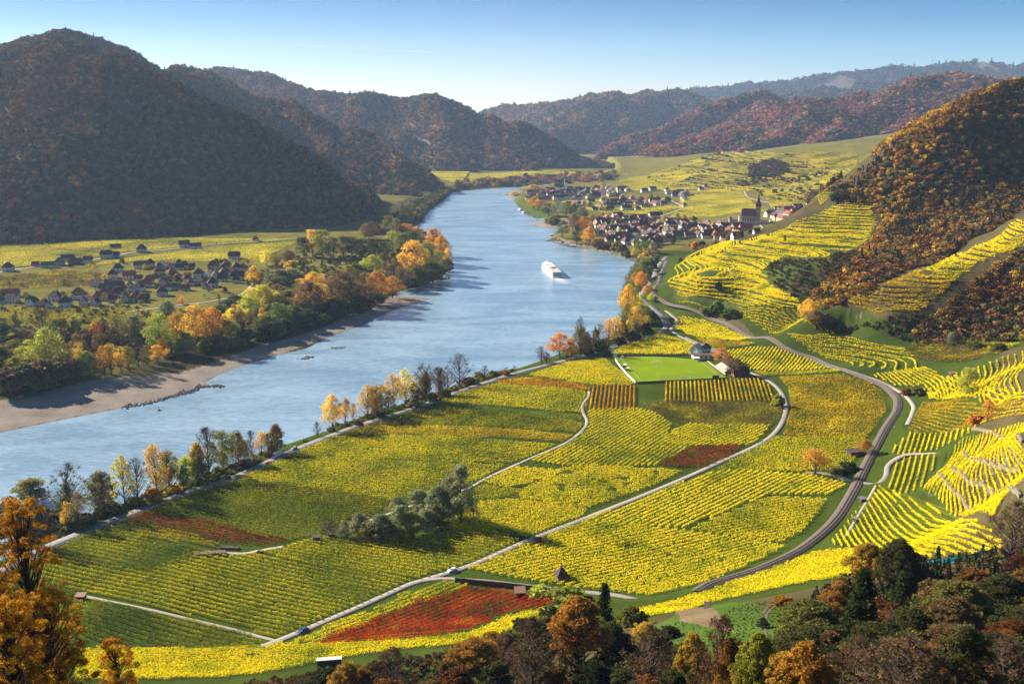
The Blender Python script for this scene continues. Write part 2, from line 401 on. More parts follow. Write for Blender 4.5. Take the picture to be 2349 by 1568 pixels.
cover([(1500,1440),(1620,1390),(1760,1390),(1900,1380),(1800,1520),(1600,1560),(1500,1500)], (0.05,0.085,0.015))
cover([(1550,1400),(1600,1390),(1650,1410),(1690,1450),(1640,1440),(1560,1425)], (0.13,0.095,0.055))
cover([(1590,590),(1700,560),(1900,470),(2010,500),(1900,600),(1780,680),(1850,700),(1700,705),(1540,690)], (0.06,0.075,0.018))

def water_material():
    nt = NT('river_water'); g = nt.n('NewGeometry')
    mp = nt.n('Mapping'); mp.inputs['Rotation'].default_value = (0, 0, math.radians(25)); mp.inputs['Scale'].default_value = (0.35, 1.0, 1)
    nt.l(g.outputs['Position'], mp.inputs[0])
    n1 = nt.n('TexNoise', Scale=0.35, Detail=5, Roughness=0.6); nt.l(mp.outputs[0], n1.inputs['Vector'])
    n2 = nt.n('TexNoise', Scale=0.02, Detail=4, Distortion=1.2); nt.l(mp.outputs[0], n2.inputs['Vector'])
    h = mth(nt, 'ADD', mth(nt, 'MULTIPLY', n1.outputs[0], 1.0), mth(nt, 'MULTIPLY', n2.outputs[0], 1.5))
    b = nt.n('Bump', Strength=0.9, Distance=0.8); nt.l(h, b.inputs['Height'])
    c = ramp(nt, mth(nt, 'ADD', mth(nt, 'MULTIPLY', n1.outputs[0], .45), mth(nt, 'MULTIPLY', n2.outputs[0], .55)), [(0.42, (0.12, 0.195, 0.255)), (0.60, (0.24, 0.335, 0.40))])  # light and dark of the ripples put into the water colour
    p = nt.n('BsdfPrincipled', Roughness=0.22, IOR=1.9); nt.l(c, p.inputs['Base Color']); nt.l(b.outputs[0], p.inputs['Normal'])
    p.inputs['Specular IOR Level'].default_value = 0.9
    nt.l(p.outputs[0], nt.out.inputs[0]); return nt.m
river = MB().poly([(-3000,-200,0),(3000,-200,0),(3000,6000,0),(-3000,6000,0)], [(0,1,2,3)]).build('river', water_material())
tag(river, 'wide blue river curving up the valley', kind='structure')

# ---------------- far and left hills: ridges with flanks ----------------
def H1(x, y, ridges, seed, namp, w=25.0):
    z = np.full(x.shape, -200.0)
    wx = x + fbm(x/260, y/260, seed)*120; wy = y + fbm(x/260, y/260, seed+5)*120
    for pts, slope, wd in ridges:
        P = np.array(pts, float); best = np.full(x.shape, -1e9)
        for i in range(len(P)-1):
            a = P[i]; b = P[i+1]; ab = b[:2]-a[:2]; L = max(ab @ ab, 1e-6)
            t = np.clip(((wx-a[0])*ab[0]+(wy-a[1])*ab[1])/L, 0, 1)
            d = np.hypot(wx-a[0]-t*ab[0], wy-a[1]-t*ab[1])
            zz = a[2]+(b[2]-a[2])*t - slope*(np.sqrt(d*d+wd*wd)-wd)
            best = np.maximum(best, zz)
        k = 12.0; m = np.maximum(z, best); z = m + k*np.log1p(np.exp(-np.abs(z-best)/k))*1.0
    rd = 1-np.abs(fbm((x+y*.25)/(namp*7), y/(namp*20), seed+11, 4))*4; nz = (rd-.45)*namp*.75 + fbm(x/90, y/90, seed+12, 3)*namp*.35
    return z + nz
M_HILL = solid('forest_floor', (0.055, 0.032, 0.018), 0.95, 0.02, 0.4)
HILLS = []
def hill(name, label, ridges, seed, namp, bbox, step, forest_label, spacing, hsz, tints):
    rid = []
    for pts, slope, wd in ridges:
        rid.append(([aty(*p) if len(p) == 3 else p[:3] for p in pts], slope, wd))
    x0, x1, y0, y1 = bbox
    gx = np.arange(x0, x1, step); gy = np.arange(y0, y1, step)
    Y, X = np.meshgrid(gy, gx, indexing='ij'); x = X.ravel(); y = Y.ravel()
    z = H1(x, y, rid, seed, namp)
    zb = 0.0
    vis = z.reshape(X.shape) > -25
    F_ = grid_faces(*X.shape).reshape(-1, 4)
    keep = vis.ravel()[F_].any(1); F_ = F_[keep]
    used = np.unique(F_); remap = np.zeros(len(x), np.int64); remap[used] = np.arange(len(used))
    o = mesh_np('hill', np.stack([x, y, z], 1)[used], remap[F_].ravel(), 4, M_HILL, smooth=True)
    tag(o, label, kind='structure')
    HILLS.append(dict(rid=rid, seed=seed, namp=namp, bbox=bbox, label=forest_label, spacing=spacing, h=hsz, tints=tints))
# picture points are (u, v, depth)
BR = 'B'
hill('hill', 'big dark wooded hill filling the left bank', [
    ([(905,500,2010),(870,478,2030),(800,428,2040),(700,347,2030),(600,290,2010),(520,243,1990),(430,205,1990),(330,150,2050),(250,142,2100)], 0.85, 20),
    ([(250,142,2100),(150,100,2250),(60,115,2350),(-200,100,2400),(-500,60,2500)], 0.60, 40),
    ([(480,222,1980),(420,300,1900),(350,390,1840),(270,470,1770),(205,532,1700)], 0.85, 8),
    ([(190,150,2250),(120,260,2080),(60,360,1930),(10,470,1780)], 0.8, 8),
    ([(330,160,2060),(290,260,1960),(200,400,1830),(130,500,1730)], 0.75, 8),
    ([(20,150,2350),(-60,280,2100),(-140,420,1850)], 0.8, 8),
    ([(-30,470,1640),(30,520,1610),(60,546,1590)], 0.6, 12),
    ([(-400,250,2000),(-260,400,1800),(-160,500,1680)], 0.7, 10)],
    21, 24, (-1900, 300, 1500, 3100), 9.0, 'rust brown beech forest covering the big left hill', 9.5, 12.0, 'left')
hill('hill', 'rounded summit behind the big left hill', [
    ([(150,84,2700),(240,98,2750),(330,141,2800),(390,158,2850),(445,178,2900),(520,215,2900)], 0.6, 30),
    ([(150,84,2700),(0,107,2700),(-300,90,2700)], 0.6, 20),
    ([(150,84,2700),(170,130,2500),(200,190,2350)], 0.8, 8), ([(40,107,2700),(30,180,2480),(20,260,2300)], 0.8, 8)],
    31, 18, (-2200, -600, 2500, 3300), 12.0, 'bare brown wood on the summit behind the big left hill', 10.5, 12.0, 'left')
hill('hill', 'steep wooded spur dropping to the river behind the big hill', [
    ([(420,160,3100),(478,173,3100),(581,227,3080),(632,234,3060),(683,248,3030),(752,275,2980),(774,286,2950),(825,299,2900),(877,337,2850),(928,361,2800),(979,402,2750),(1013,436,2700),(1027,453,2680)], 0.8, 15),
    ([(683,260,2900),(774,323,2700),(825,361,2620),(877,412,2540),(945,450,2470)], 0.9, 8)],
    41, 30, (-1300, 200, 2250, 3900), 13.0, 'brown forest on the steep spur just behind the big hill', 12.0, 13.0, 'mid')
hill('hill', 'long blue-brown ridge on the left beyond the spur', [
    ([(437,163,4700),(533,164,4700),(581,174,4650),(632,184,4600),(683,205,4500),(718,217,4450),(800,226,4400),(877,216,4350),(928,223,4300),(996,230,4250),(1047,243,4200),(1082,264,4180),(1116,276,4150),(1150,293,4120)], 0.75, 20),
    ([(1150,293,4120),(1184,290,4100),(1218,304,4080),(1270,321,4050),(1321,345,4000),(1372,378,3960),(1400,388,3920)], 0.75, 15),
    ([(774,242,4100),(850,270,3950),(911,300,3850),(980,340,3750),(1047,378,3650)], 0.75, 10),
    ([(980,243,4150),(1082,299,3950),(1150,340,3850),(1218,378,3750)], 0.75, 10),
    ([(600,200,4300),(700,280,4000),(800,340,3700)], 0.75, 10)],
    51, 40, (-1900, 700, 3450, 5300), 20.0, 'hazy brown forest on the long ridge beyond the left bank', 16.0, 16.0, 'far')
hill('hill', 'pair of rounded hazy hills closing the valley', [
    ([(1085,272,7200),(1099,268,7200),(1184,247,7100),(1287,239,7000),(1389,223,6900),(1492,213,6900),(1574,218,6900),(1640,240,6900)], 0.5, 60),
    ([(1150,290,6600),(1235,262,6500),(1321,252,6500),(1389,232,6600)], 0.5, 50),
    ([(1235,305,5800),(1300,268,6000),(1355,239,6200),(1420,226,6500)], 0.7, 20),
    ([(1250,330,5400),(1300,300,5600),(1360,262,6000)], 0.7, 20),
    ([(1492,213,6900),(1450,260,6300),(1400,320,5700)], 0.7, 20)],
    61, 60, (-1100, 2000, 4800, 8600), 36.0, 'hazy forest on the far hills closing the valley', 26.0, 22.0, 'far')
hill('hill', 'violet wooded ridge at the mouth of the side valley', [
    ([(1355,372,4700),(1423,331,4850),(1492,304,4950),(1577,266,5100),(1648,242,5200),(1710,222,5300),(1758,218,5300),(1785,232,5300),(1830,248,5250),(1950,250,5300)], 0.7, 20),
    ([(1500,385,4500),(1600,320,4700),(1700,280,4900),(1750,240,5100)], 0.5, 30)],
    71, 45, (200, 2500, 4100, 6300), 26.0, 'violet brown forest on the ridge across the side valley', 20.0, 18.0, 'violet')
hill('hill', 'broad blue plateau on the horizon', [
    ([(1560,235,10500),(1601,222,10400),(1666,210,10200),(1768,201,10000),(1854,191,9900),(1956,179,9800),(2059,169,9700),(2127,159,9600),(2195,153,9600),(2281,153,9600),(2349,162,9600),(2500,170,9600)], 0.38, 200),
    ([(1850,225,8000),(2000,205,8200),(2150,190,8600)], 0.4, 120)],
    81, 110, (1200, 7500, 7000, 12500), 70.0, 'dark blue wood along the plateau on the horizon', 48.0, 30.0, 'blue')
hill('hill', 'reddish wooded hill above the right vineyards', [
    ([(1430,408,3750),(1546,331,4000),(1648,307,4100),(1717,283,4150),(1785,259,4200),(1854,226,4250),(1905,225,4300),(2024,222,4300),(2059,208,4300),(2127,177,4300),(2195,172,4300),(2288,170,4300),(2349,176,4300),(2550,180,4300)], 0.50, 30),
    ([(1905,230,4250),(1800,310,3850),(1700,345,3650)], 0.6, 12),
    ([(2127,180,4250),(1950,280,3850),(1850,330,3600)], 0.6, 12),
    ([(2349,230,4000),(2150,290,3700)], 0.6, 12)],
    91, 42, (300, 3200, 3150, 5200), 18.0, 'reddish brown forest on the hill above the right vineyards', 14.0, 15.0, 'violet')
# ---------------- roads, lanes, railway ----------------
def smooth_line(pts, step=4.0):
    P = np.array(pts, float); P = np.vstack([2*P[0]-P[1], P, 2*P[-1]-P[-2]]); out = []
    for i in range(1, len(P)-2):
        n = max(2, int(np.hypot(*(P[i+1]-P[i])[:2])/step)); t = np.linspace(0, 1, n, endpoint=False)[:, None]
        a, b, c, d = P[i-1], P[i], P[i+1], P[i+2]
        out.append(0.5*((2*b)+(-a+c)*t+(2*a-5*b+4*c-d)*t*t+(-a+3*b-3*c+d)*t**3))
    out.append(P[-2][None]); return np.vstack(out)
ROADS = []
def ribbon_np(line, w, lift, offs=None, skirt=0.0):
    d = np.gradient(line, axis=0); d /= np.maximum(np.hypot(d[:, 0], d[:, 1])[:, None], 1e-6); nrm = np.stack([-d[:, 1], d[:, 0]], 1)
    offs = np.array(offs if offs is not None else [-w/2, 0, w/2])
    zc = H0(line[:, 0], line[:, 1], False)
    e1 = H0(line[:, 0]+nrm[:, 0]*w/2, line[:, 1]+nrm[:, 1]*w/2, False); e2 = H0(line[:, 0]-nrm[:, 0]*w/2, line[:, 1]-nrm[:, 1]*w/2, False)
    zc = np.maximum(zc, np.maximum(e1, e2)*0.6+zc*0.4)+lift
    if len(zc) > 8: zc = np.convolve(np.pad(zc, 3, mode='edge'), np.ones(7)/7, 'valid')
    return line, nrm, offs, zc
def road(name, label, pts, w, mat, lift=0.22, lines=False, kind='structure', step=4.0):
    line = smooth_line(hits(pts), step); ROADS.append((line, w/2))
    line, nrm, offs, zc = ribbon_np(line, w, lift)
    offs = np.array([-w/2-0.25, -w/2, w/2, w/2+0.25]); dz = np.array([-0.6, 0, 0, -0.6])
    v = np.stack([line[:, None, 0]+nrm[:, None, 0]*offs, line[:, None, 1]+nrm[:, None, 1]*offs, zc[:, None]+dz], -1)
    o = mesh_np(name, v.reshape(-1, 3), grid_faces(len(line), 4)[::-1].copy(), 4, mat); tag(o, label, kind=kind)
    if lines:
        vs = []; fs = []; n = 0
        for off, dash in ((-w/2+0.25, False), (w/2-0.25, False), (0, True)):
            for i in range(len(line)-1):
                if dash and (i//2) % 2: continue
                for (p, q, z, s) in ((line[i], nrm[i], zc[i], -1), (line[i], nrm[i], zc[i], 1), (line[i+1], nrm[i+1], zc[i+1], 1), (line[i+1], nrm[i+1], zc[i+1], -1)):
                    vs.append((p[0]+q[0]*(off+s*.07), p[1]+q[1]*(off+s*.07), z+.02))
                fs.append((n, n+1, n+2, n+3)); n += 4
        m = mesh_np('road_marking', np.array(vs), np.array(fs), 4, M_PAINT); tag(m, 'white edge and centre lines on the ' + name, kind='structure')
    return o
M_ASPHALT = solid('asphalt', (0.125, 0.115, 0.11), 0.85, 0.3, 0.18); M_LANE = solid('pale_lane', (0.21, 0.18, 0.15), 0.9, 0.4, 0.2)
M_DIRT = solid('dirt_path', (0.27, 0.235, 0.175), 0.95, 0.5, 0.25); M_PAINT = solid('road_paint', (0.5, 0.5, 0.48), 0.6)
M_BALLAST = solid('ballast', (0.095, 0.068, 0.052), 0.95, 1.5, 0.35); M_RAIL = solid('rail_steel', (0.12, 0.10, 0.09), 0.6, metal=0.3); M_SLEEPER = solid('sleeper', (0.16, 0.14, 0.12), 0.9)
ROAD_A = [(-40,1330),(60,1280),(122,1250),(290,1183),(420,1135),(540,1095),(640,1049),(690,1027),(760,1000),(830,975),(950,937),(1060,897),(1180,858),(1300,827),(1400,800),(1460,780),(1510,764),(1530,750),(1520,728),(1500,708),(1482,695),(1473,682),(1478,668),(1492,652),(1502,634),(1508,615),(1520,600),(1530,590)]
road('road', 'grey two-lane riverside road with white lines', ROAD_A, 6.6, M_ASPHALT, 0.25, True)
LANE_B = [(600,1482),(640,1470),(800,1403),(930,1345),(965,1333),(1080,1297),(1200,1245),(1340,1190),(1480,1135),(1620,1075),(1740,1020),(1785,985),(1803,945),(1800,915),(1785,890),(1755,868),(1715,850),(1680,828),(1640,808),(1590,785),(1555,768),(1540,755),(1555,738),(1540,722),(1528,712)]
road('lane', 'pale farm lane crossing the vineyards in a long curve', LANE_B, 3.6, M_LANE, 0.2)
road('path', 'pale gravel path winding between the vineyards', [(1352,897),(1350,910),(1337,928),(1338,945),(1347,965),(1338,985),(1300,1015),(1220,1050),(1120,1095),(1090,1112),(1060,1125),(960,1155),(810,1208)], 2.3, M_DIRT, 0.16, step=3)
road('path', 'thin pale track between two green vineyards', [(185,1366),(300,1388),(400,1411),(520,1440),(632,1468)], 1.5, M_DIRT, 0.14)
road('lane', 'farm lane running right from the crossroads with the white car', [(965,1333),(1010,1327),(1050,1328),(1120,1333),(1180,1340),(1280,1352),(1400,1364),(1465,1374)], 2.6, M_LANE, 0.18)
road('path', 'white gravel turnout beside the long woodpile', [(500,1268),(560,1270),(590,1264),(650,1254)], 2.6, M_DIRT, 0.16)
road('lane', 'lane crossing the railway beneath the lone brown tree', [(1850,1084),(1900,1088),(1940,1100),(1985,1108),(2016,1108),(2034,1092),(2040,1068),(2075,1048),(2120,1040),(2160,1034)], 3.2, M_LANE, 0.2)
road('path', 'grassy double track beside the railway below the crossing', [(2010,1115),(1992,1145),(1965,1190),(1940,1230)], 1.6, M_DIRT, 0.15)
road('path', 'pale path curving beside the railway bend', [(1970,857),(2025,877),(2073,904),(2096,930),(2093,950),(2082,976)], 3.0, M_DIRT, 0.18)
road('road', 'far country road through the left bank vineyards', [(-60,642),(0,625),(70,614),(150,606),(240,592),(310,578),(380,573),(440,566),(520,558),(600,552),(690,546)], 6.5, M_LANE, 0.3, step=8)
road('path', 'light path curving round the left village to the wood', [(300,715),(400,702),(470,694),(520,685),(555,675),(572,662),(580,650)], 4.5, M_LANE, 0.3, step=8)
road('road', 'pale road through the far right vineyards', [(1490,505),(1520,495),(1552,484),(1568,476),(1545,462),(1520,455)], 6.0, M_LANE, 0.3, step=8)
road('path', 'winding pale path in the far vineyards behind the church', [(1708,437),(1712,446),(1722,455),(1760,464),(1790,470)], 5.0, M_LANE, 0.3, step=8)
road('road', 'far straight road behind the village church', [(1640,505),(1720,498),(1820,490)], 4.5, M_LANE, 0.3, step=8)

RAIL = [(1600,1358),(1640,1340),(1740,1308),(1820,1272),(1885,1226),(1928,1180),(1955,1135),(1978,1090),(1998,1050),(2030,990),(2056,950),(2062,928),(2056,910),(2030,886),(1985,866),(1935,848),(1870,824),(1800,797),(1731,776),(1680,750),(1620,726),(1560,706),(1520,692),(1502,678),(1505,662),(1516,640),(1524,618),(1530,600)]
rail_line = smooth_line(hits(RAIL), 3.0); ROADS.append((rail_line, 4.0))
track = empty('railway_track', tuple(rail_line[40])+(10,)); tag(track, 'single railway track on brown ballast curving past the vineyards', 'railway')
_l, _n2, _o, _z = ribbon_np(rail_line, 6, 0.7)
TOFF = np.array(track.location)
offs = np.array([-3.6, -1.8, 1.8, 3.6]); dz = np.array([-1.2, 0, 0, -1.2])
v = np.stack([_l[:, None, 0]+_n2[:, None, 0]*offs, _l[:, None, 1]+_n2[:, None, 1]*offs, _z[:, None]+dz], -1).reshape(-1, 3)-TOFF
mesh_np('ballast', v, grid_faces(len(_l), 4)[::-1].copy(), 4, M_BALLAST, parent=track)
for s in (-0.75, 0.75):
    o4 = np.array([s-.08, s-.08, s+.08, s+.08]); d4 = np.array([0.1, .28, .28, 0.1])
    v = np.stack([_l[:, None, 0]+_n2[:, None, 0]*o4, _l[:, None, 1]+_n2[:, None, 1]*o4, _z[:, None]+d4], -1).reshape(-1, 3)-TOFF
    mesh_np('rail', v, grid_faces(len(_l), 4)[::-1].copy(), 4, M_RAIL, parent=track)
sl = MB(); fine = smooth_line(rail_line, 0.9)[:900:2]
for i in range(len(fine)-1):
    d = fine[i+1]-fine[i]; k = np.argmin(np.abs(_l[:, 0]-fine[i, 0])+np.abs(_l[:, 1]-fine[i, 1]))
    sl.box((fine[i, 0]-TOFF[0], fine[i, 1]-TOFF[1], _z[k]+.07-TOFF[2]), (0.26, 2.5, 0.12), math.atan2(d[1], d[0]))
tag(sl.build('sleepers', M_SLEEPER, track), kind='stuff')

# ---------------- vineyards ----------------
Y1 = (0.90, 0.73, 0.008); Y2 = (0.66, 0.58, 0.008); G1 = (0.12, 0.16, 0.010); G2 = (0.055, 0.085, 0.008); O1 = (0.62, 0.25, 0.012); R1 = (0.60, 0.035, 0.012); R2 = (0.36, 0.018, 0.010)
VM = {
 'bright': leaf_mat('vine_leaves_bright', [(0.0, (0.26,0.30,0.01)), (0.2, Y2), (0.55, Y1), (1.0, (0.90,0.70,0.015))], 0.05),
 'gold': leaf_mat('vine_leaves_gold', [(0.0, (0.20,0.19,0.01)), (0.3, (0.50,0.34,0.01)), (0.65, (0.66,0.43,0.01)), (1.0, Y1)], 0.04),
 'mixed': leaf_mat('vine_leaves_mixed', [(0.0, (0.17,0.19,0.01)), (0.2, (0.38,0.35,0.010)), (0.45, Y2), (0.75, (0.80,0.63,0.01)), (1.0, Y1)], 0.03, 0.6),
 'olive': leaf_mat('vine_leaves_olive', [(0.0, G2), (0.3, (0.22,0.21,0.01)), (0.55, (0.44,0.37,0.012)), (0.8, (0.60,0.48,0.012)), (1.0, Y2)], 0.03, 0.7),
 'green': leaf_mat('vine_leaves_green', [(0.0, (0.10,0.13,0.008)), (0.5, (0.32,0.31,0.012)), (1.0, (0.58,0.48,0.02))], 0.03, 0.7),
 'orange': leaf_mat('vine_leaves_orange', [(0.0, (0.25,0.22,0.01)), (0.4, O1), (0.7, (0.66,0.34,0.012)), (1.0, Y1)], 0.06),
 'red': leaf_mat('vine_leaves_red', [(0.0, (0.12,0.03,0.008)), (0.35, R2), (0.65, R1), (0.85, (0.55,0.10,0.01)), (1.0, (0.60,0.30,0.015))], 0.07),
 'wine': leaf_mat('vine_leaves_wine', [(0.0, (0.10,0.08,0.01)), (0.4, (0.24,0.04,0.014)), (0.75, (0.34,0.05,0.015)), (1.0, (0.45,0.20,0.02))], 0.07),
 'brownish': leaf_mat('vine_leaves_faded', [(0.0, (0.10,0.08,0.02)), (0.4, (0.20,0.13,0.03)), (0.7, (0.38,0.27,0.02)), (1.0, Y2)], 0.04),
 'pale': leaf_mat('vine_leaves_pale', [(0.0, (0.26,0.25,0.04)), (0.4, (0.56,0.50,0.05)), (1.0, (0.85,0.70,0.07))], 0.012),
}
def rand_quads(c, s, g, up=0.45):
    """random leaf cards round centres c with half size s"""
    n = len(c); w = g.normal(size=(n, 3)); w /= np.linalg.norm(w, axis=1)[:, None]; w[:, 2] = np.abs(w[:, 2])+up; w /= np.linalg.norm(w, axis=1)[:, None]
    a = g.normal(size=(n, 3)); a -= w*(a*w).sum(1)[:, None]; a /= np.linalg.norm(a, axis=1)[:, None]; b = np.cross(w, a)
    s = np.asarray(s).reshape(-1, 1); a = a*s; b = b*s*0.75
    return np.stack([c-a-b*.4, c+b-a*.2, c+a+b*.4, c-b+a*.2], 1)
def near_road(x, y, m=0.8):
    k = np.zeros(x.shape, bool)
    for line, hw in ROADS:
        L = line[::3] if len(line) > 12 else line
        bb = (x > L[:, 0].min()-9) & (x < L[:, 0].max()+9) & (y > L[:, 1].min()-9) & (y < L[:, 1].max()+9)
        i = np.nonzero(bb & ~k)[0]
        if len(i): k[i] |= poly_dist(x[i], y[i], L, False) < hw+m
    return k
def row_segments(W, d, spacing, jit=0.0):
    W = np.array(W); d = np.array(d)/np.hypot(*d); n = np.array([-d[1], d[0]]); c = W @ n; rows = []
    cc = np.arange(math.ceil(c.min()/spacing)*spacing, c.max(), spacing)
    for k in cc:
        ts = []
        for i in range(len(W)):
            a, b = W[i], W[(i+1) % len(W)]; ca, cb = a @ n, b @ n
            if (ca > k) != (cb > k):
                t = (k-ca)/(cb-ca); ts.append((a+(b-a)*t) @ d)
        ts.sort()
        for t0, t1 in zip(ts[::2], ts[1::2]):
            if t1-t0 > 4: rows.append((n*k+d*t0, n*k+d*t1))
    return rows
def contour_rows(W, seedline, spacing, maxlen=400):
    W = np.array(W); s0, s1 = np.array(seedline[0]), np.array(seedline[1]); L = np.hypot(*(s1-s0)); n = int(L/spacing)
    seeds = s0+(s1-s0)*np.linspace(0, 1, n)[:, None]; out = []; h = 6.0
    lines = {i: [tuple(seeds[i])] for i in range(n)}
    for sgn in (1, -1):
        p = seeds.copy(); prev = None; alive = inside(p[:, 0], p[:, 1], W)
        seq = {i: [] for i in range(n)}
        for st in range(int(maxlen/5)):
            e = 8.0; gx = H0(p[:, 0]+e, p[:, 1], False)-H0(p[:, 0]-e, p[:, 1], False); gy = H0(p[:, 0], p[:, 1]+e, False)-H0(p[:, 0], p[:, 1]-e, False)
            t = np.stack([-gy, gx], 1); t /= np.maximum(np.hypot(t[:, 0], t[:, 1])[:, None], 1e-6); t *= sgn
            if prev is not None: t = np.where((t*prev).sum(1)[:, None] < 0, -t, t)
            if prev is not None: t = t*.6+prev*.4; t /= np.hypot(t[:, 0], t[:, 1])[:, None]
            prev = t; p = p+t*5.0
            alive &= inside(p[:, 0], p[:, 1], W)
            if not alive.any(): break
            for i in np.nonzero(alive)[0]: seq[i].append(tuple(p[i]))
        for i in range(n):
            lines[i] = (lines[i]+seq[i]) if sgn == 1 else (seq[i][::-1]+lines[i])
    return [np.array(l) for l in lines.values() if len(l) > 2]
VN = [0, 0]
def vineyard(label, poly, mat, direc=None, spacing=3.0, contour=None, height=1.7, rows_as_parts=True, dens=1.0, world=False, base_cover=True, size=1.0, group=None, gap=0.0):
    W = poly if world else hits(poly)
    if len(W) < 3: return
    if not world and contour is None:
        _c = np.mean(W, 0); W = [tuple(np.array(p)+(np.array(p)-_c)/max(np.hypot(*(np.array(p)-_c)), 1)*2.5) for p in W]
    Wa = np.array(W); g = np.random.default_rng(abs(hash(label)) % 2**31 if False else sum(map(ord, label)))
    dist = float(np.median(np.hypot(Wa[:, 0], Wa[:, 1])))
    if contour is not None:
        c2 = hits(contour); lines = contour_rows(W, c2, spacing, 400 if dist < 1500 else 2600) if len(c2) == 2 else []
    else:
        a, b = hits(direc); lines = [np.array(r) for r in row_segments(W, (b[0]-a[0], b[1]-a[1]), spacing)]
    if not lines: return
    lod = min(2.6, max(1.0, dist/430.0)); s = 0.25*lod*size; dn = 19.0/lod**1.6*dens*(height/1.9)
    cs = []; rid = []
    for i, l in enumerate(lines):
        seg = np.hypot(*(l[1:]-l[:-1]).T); cum = np.r_[0, np.cumsum(seg)]; n = int(cum[-1]*dn)
        if n < 3: continue
        t = np.sort(g.uniform(0, cum[-1], n)); x = np.interp(t, cum, l[:, 0]); y = np.interp(t, cum, l[:, 1])
        cs.append(np.stack([x, y], 1)); rid.append(np.full(n, i))
    if not cs: return
    c = np.vstack(cs); rid = np.concatenate(rid)
    vig = vnoise(c[:, 0]/1.3, c[:, 1]/1.3, 77)
    keep = (vig > 0.10) & ~near_road(c[:, 0], c[:, 1])
    if gap: keep &= fbm(c[:, 0]/9, c[:, 1]/9, 88)+0.5 > gap
    c = c[keep]; rid = rid[keep]; vig = vig[keep]
    z = H0(c[:, 0], c[:, 1]); top = height*(0.80+0.35*vig)
    hz = 0.45+(top-0.45)*g.uniform(0, 1, len(c))**0.8
    wd = 0.16*min(lod, 1.5)
    cc = np.stack([c[:, 0]+g.normal(0, wd, len(c)), c[:, 1]+g.normal(0, wd, len(c)), z+hz], 1)
    ss = s*g.uniform(0.7, 1.25, len(c))
    org = np.array([*c.mean(0), z.mean()])
    Q = (rand_quads(cc, ss, g, 0.7)-org).astype(np.float32)
    def wires(ids_):
        out = []
        for i in ids_:
            l = lines[i]; zz = H0(l[:, 0], l[:, 1])+0.9
            for a in range(len(l)-1):
                out.append([(l[a, 0], l[a, 1], zz[a]-.02), (l[a+1, 0], l[a+1, 1], zz[a+1]-.02), (l[a+1, 0], l[a+1, 1], zz[a+1]+.02), (l[a, 0], l[a, 1], zz[a]+.02)])
        return np.array(out)-org
    VN[0] += len(Q); M = VM[mat]
    ids = np.unique(rid)
    if rows_as_parts and dist < 1000:
        root = empty('vineyard', tuple(org)); tag(root, label, 'vineyard', group or 'vineyard plots on the valley floor')
        cnt = {i: 0 for i in ids}; st = np.searchsorted(rid, ids); en = np.r_[st[1:], len(rid)]
        order = sorted(range(len(ids)), key=lambda k: -(en[k]-st[k])); big = set(order[:100]) if len(order) > 100 else set(order)
        rest = []
        for k in range(len(ids)):
            q = Q[st[k]:en[k]]
            if k in big:
                q = np.vstack([q, wires([ids[k]])])
                mesh_np('vine_row', q.reshape(-1, 3), np.arange(len(q)*4), 4, M, parent=root); VN[1] += 1
            else: rest.append(q)
        if rest:
            q = np.vstack(rest); o = mesh_np('vine_rows', q.reshape(-1, 3), np.arange(len(q)*4), 4, M, parent=root); tag(o, kind='stuff')
    else:
        o = mesh_np('vineyard', Q.reshape(-1, 3), np.arange(len(Q)*4), 4, M); o.location = tuple(org); tag(o, label, 'vineyard', kind='stuff')

D1 = [(190,1362),(632,1467)]; D2 = [(400,1240),(900,1335)]; D3 = [(600,1080),(1100,1105)]; D4 = [(960,930),(1330,960)]; D5 = [(760,1000),(1290,1030)]
V = vineyard
V('large yellow-green vineyard left of the lane crossroads, below the woodpile', [(370,1310),(460,1268),(500,1276),(560,1274),(700,1290),(935,1330),(928,1345),(800,1400),(640,1464),(400,1403),(190,1360),(110,1330),(110,1295),(150,1300)], 'mixed', D1, 3.2)
V('dark green vineyard strip beside the riverside road at lower left', [(85,1290),(160,1250),(200,1230),(260,1216),(450,1262),(455,1268),(365,1308),(150,1298)], 'olive', D1, 3.2)
V('green vineyard below the thin pale track at lower left', [(110,1338),(190,1368),(400,1415),(625,1472),(570,1486),(470,1490),(340,1480),(150,1455),(60,1400),(60,1345)], 'olive', D1, 3.2)
V('bright yellow vineyard strip along the bottom edge', [(200,1490),(330,1490),(600,1490),(640,1478),(720,1482),(900,1474),(1060,1458),(1150,1418),(1265,1395),(1262,1425),(1150,1450),(1060,1478),(900,1492),(780,1505),(600,1545),(330,1558),(190,1560)], 'bright', [(330,1520),(700,1500)], 2.4)
V('crimson red vineyard near the bottom centre', [(728,1474),(830,1437),(970,1382),(1058,1358),(1085,1352),(1200,1366),(1262,1380),(1250,1392),(1150,1408),(1060,1448),(900,1468),(745,1480)], 'red', [(728,1474),(1000,1376)], 3.0, dens=1.3)
V('yellow-green wedge vineyard between the lane and the crimson one', [(835,1415),(930,1370),(1010,1338),(1075,1350),(1050,1356),(968,1378),(870,1418)], 'mixed', [(728,1474),(1000,1376)])
V('small yellow vineyard at the left tip of the crimson one', [(680,1468),(760,1440),(828,1412),(866,1420),(825,1435),(735,1470)], 'bright', [(728,1474),(1000,1376)])
V('yellow-green vineyard above the crossroads, below the willow bushes', [(600,1270),(720,1240),(800,1232),(900,1246),(960,1240),(1060,1210),(1150,1232),(1185,1238),(1150,1258),(1000,1314),(960,1325),(800,1300),(640,1278)], 'mixed', D2)
V('narrow yellow vineyard strip above the woodpile', [(262,1212),(290,1204),(360,1215),(500,1244),(478,1256),(380,1238),(262,1216)], 'gold', [(290,1204),(500,1244)])
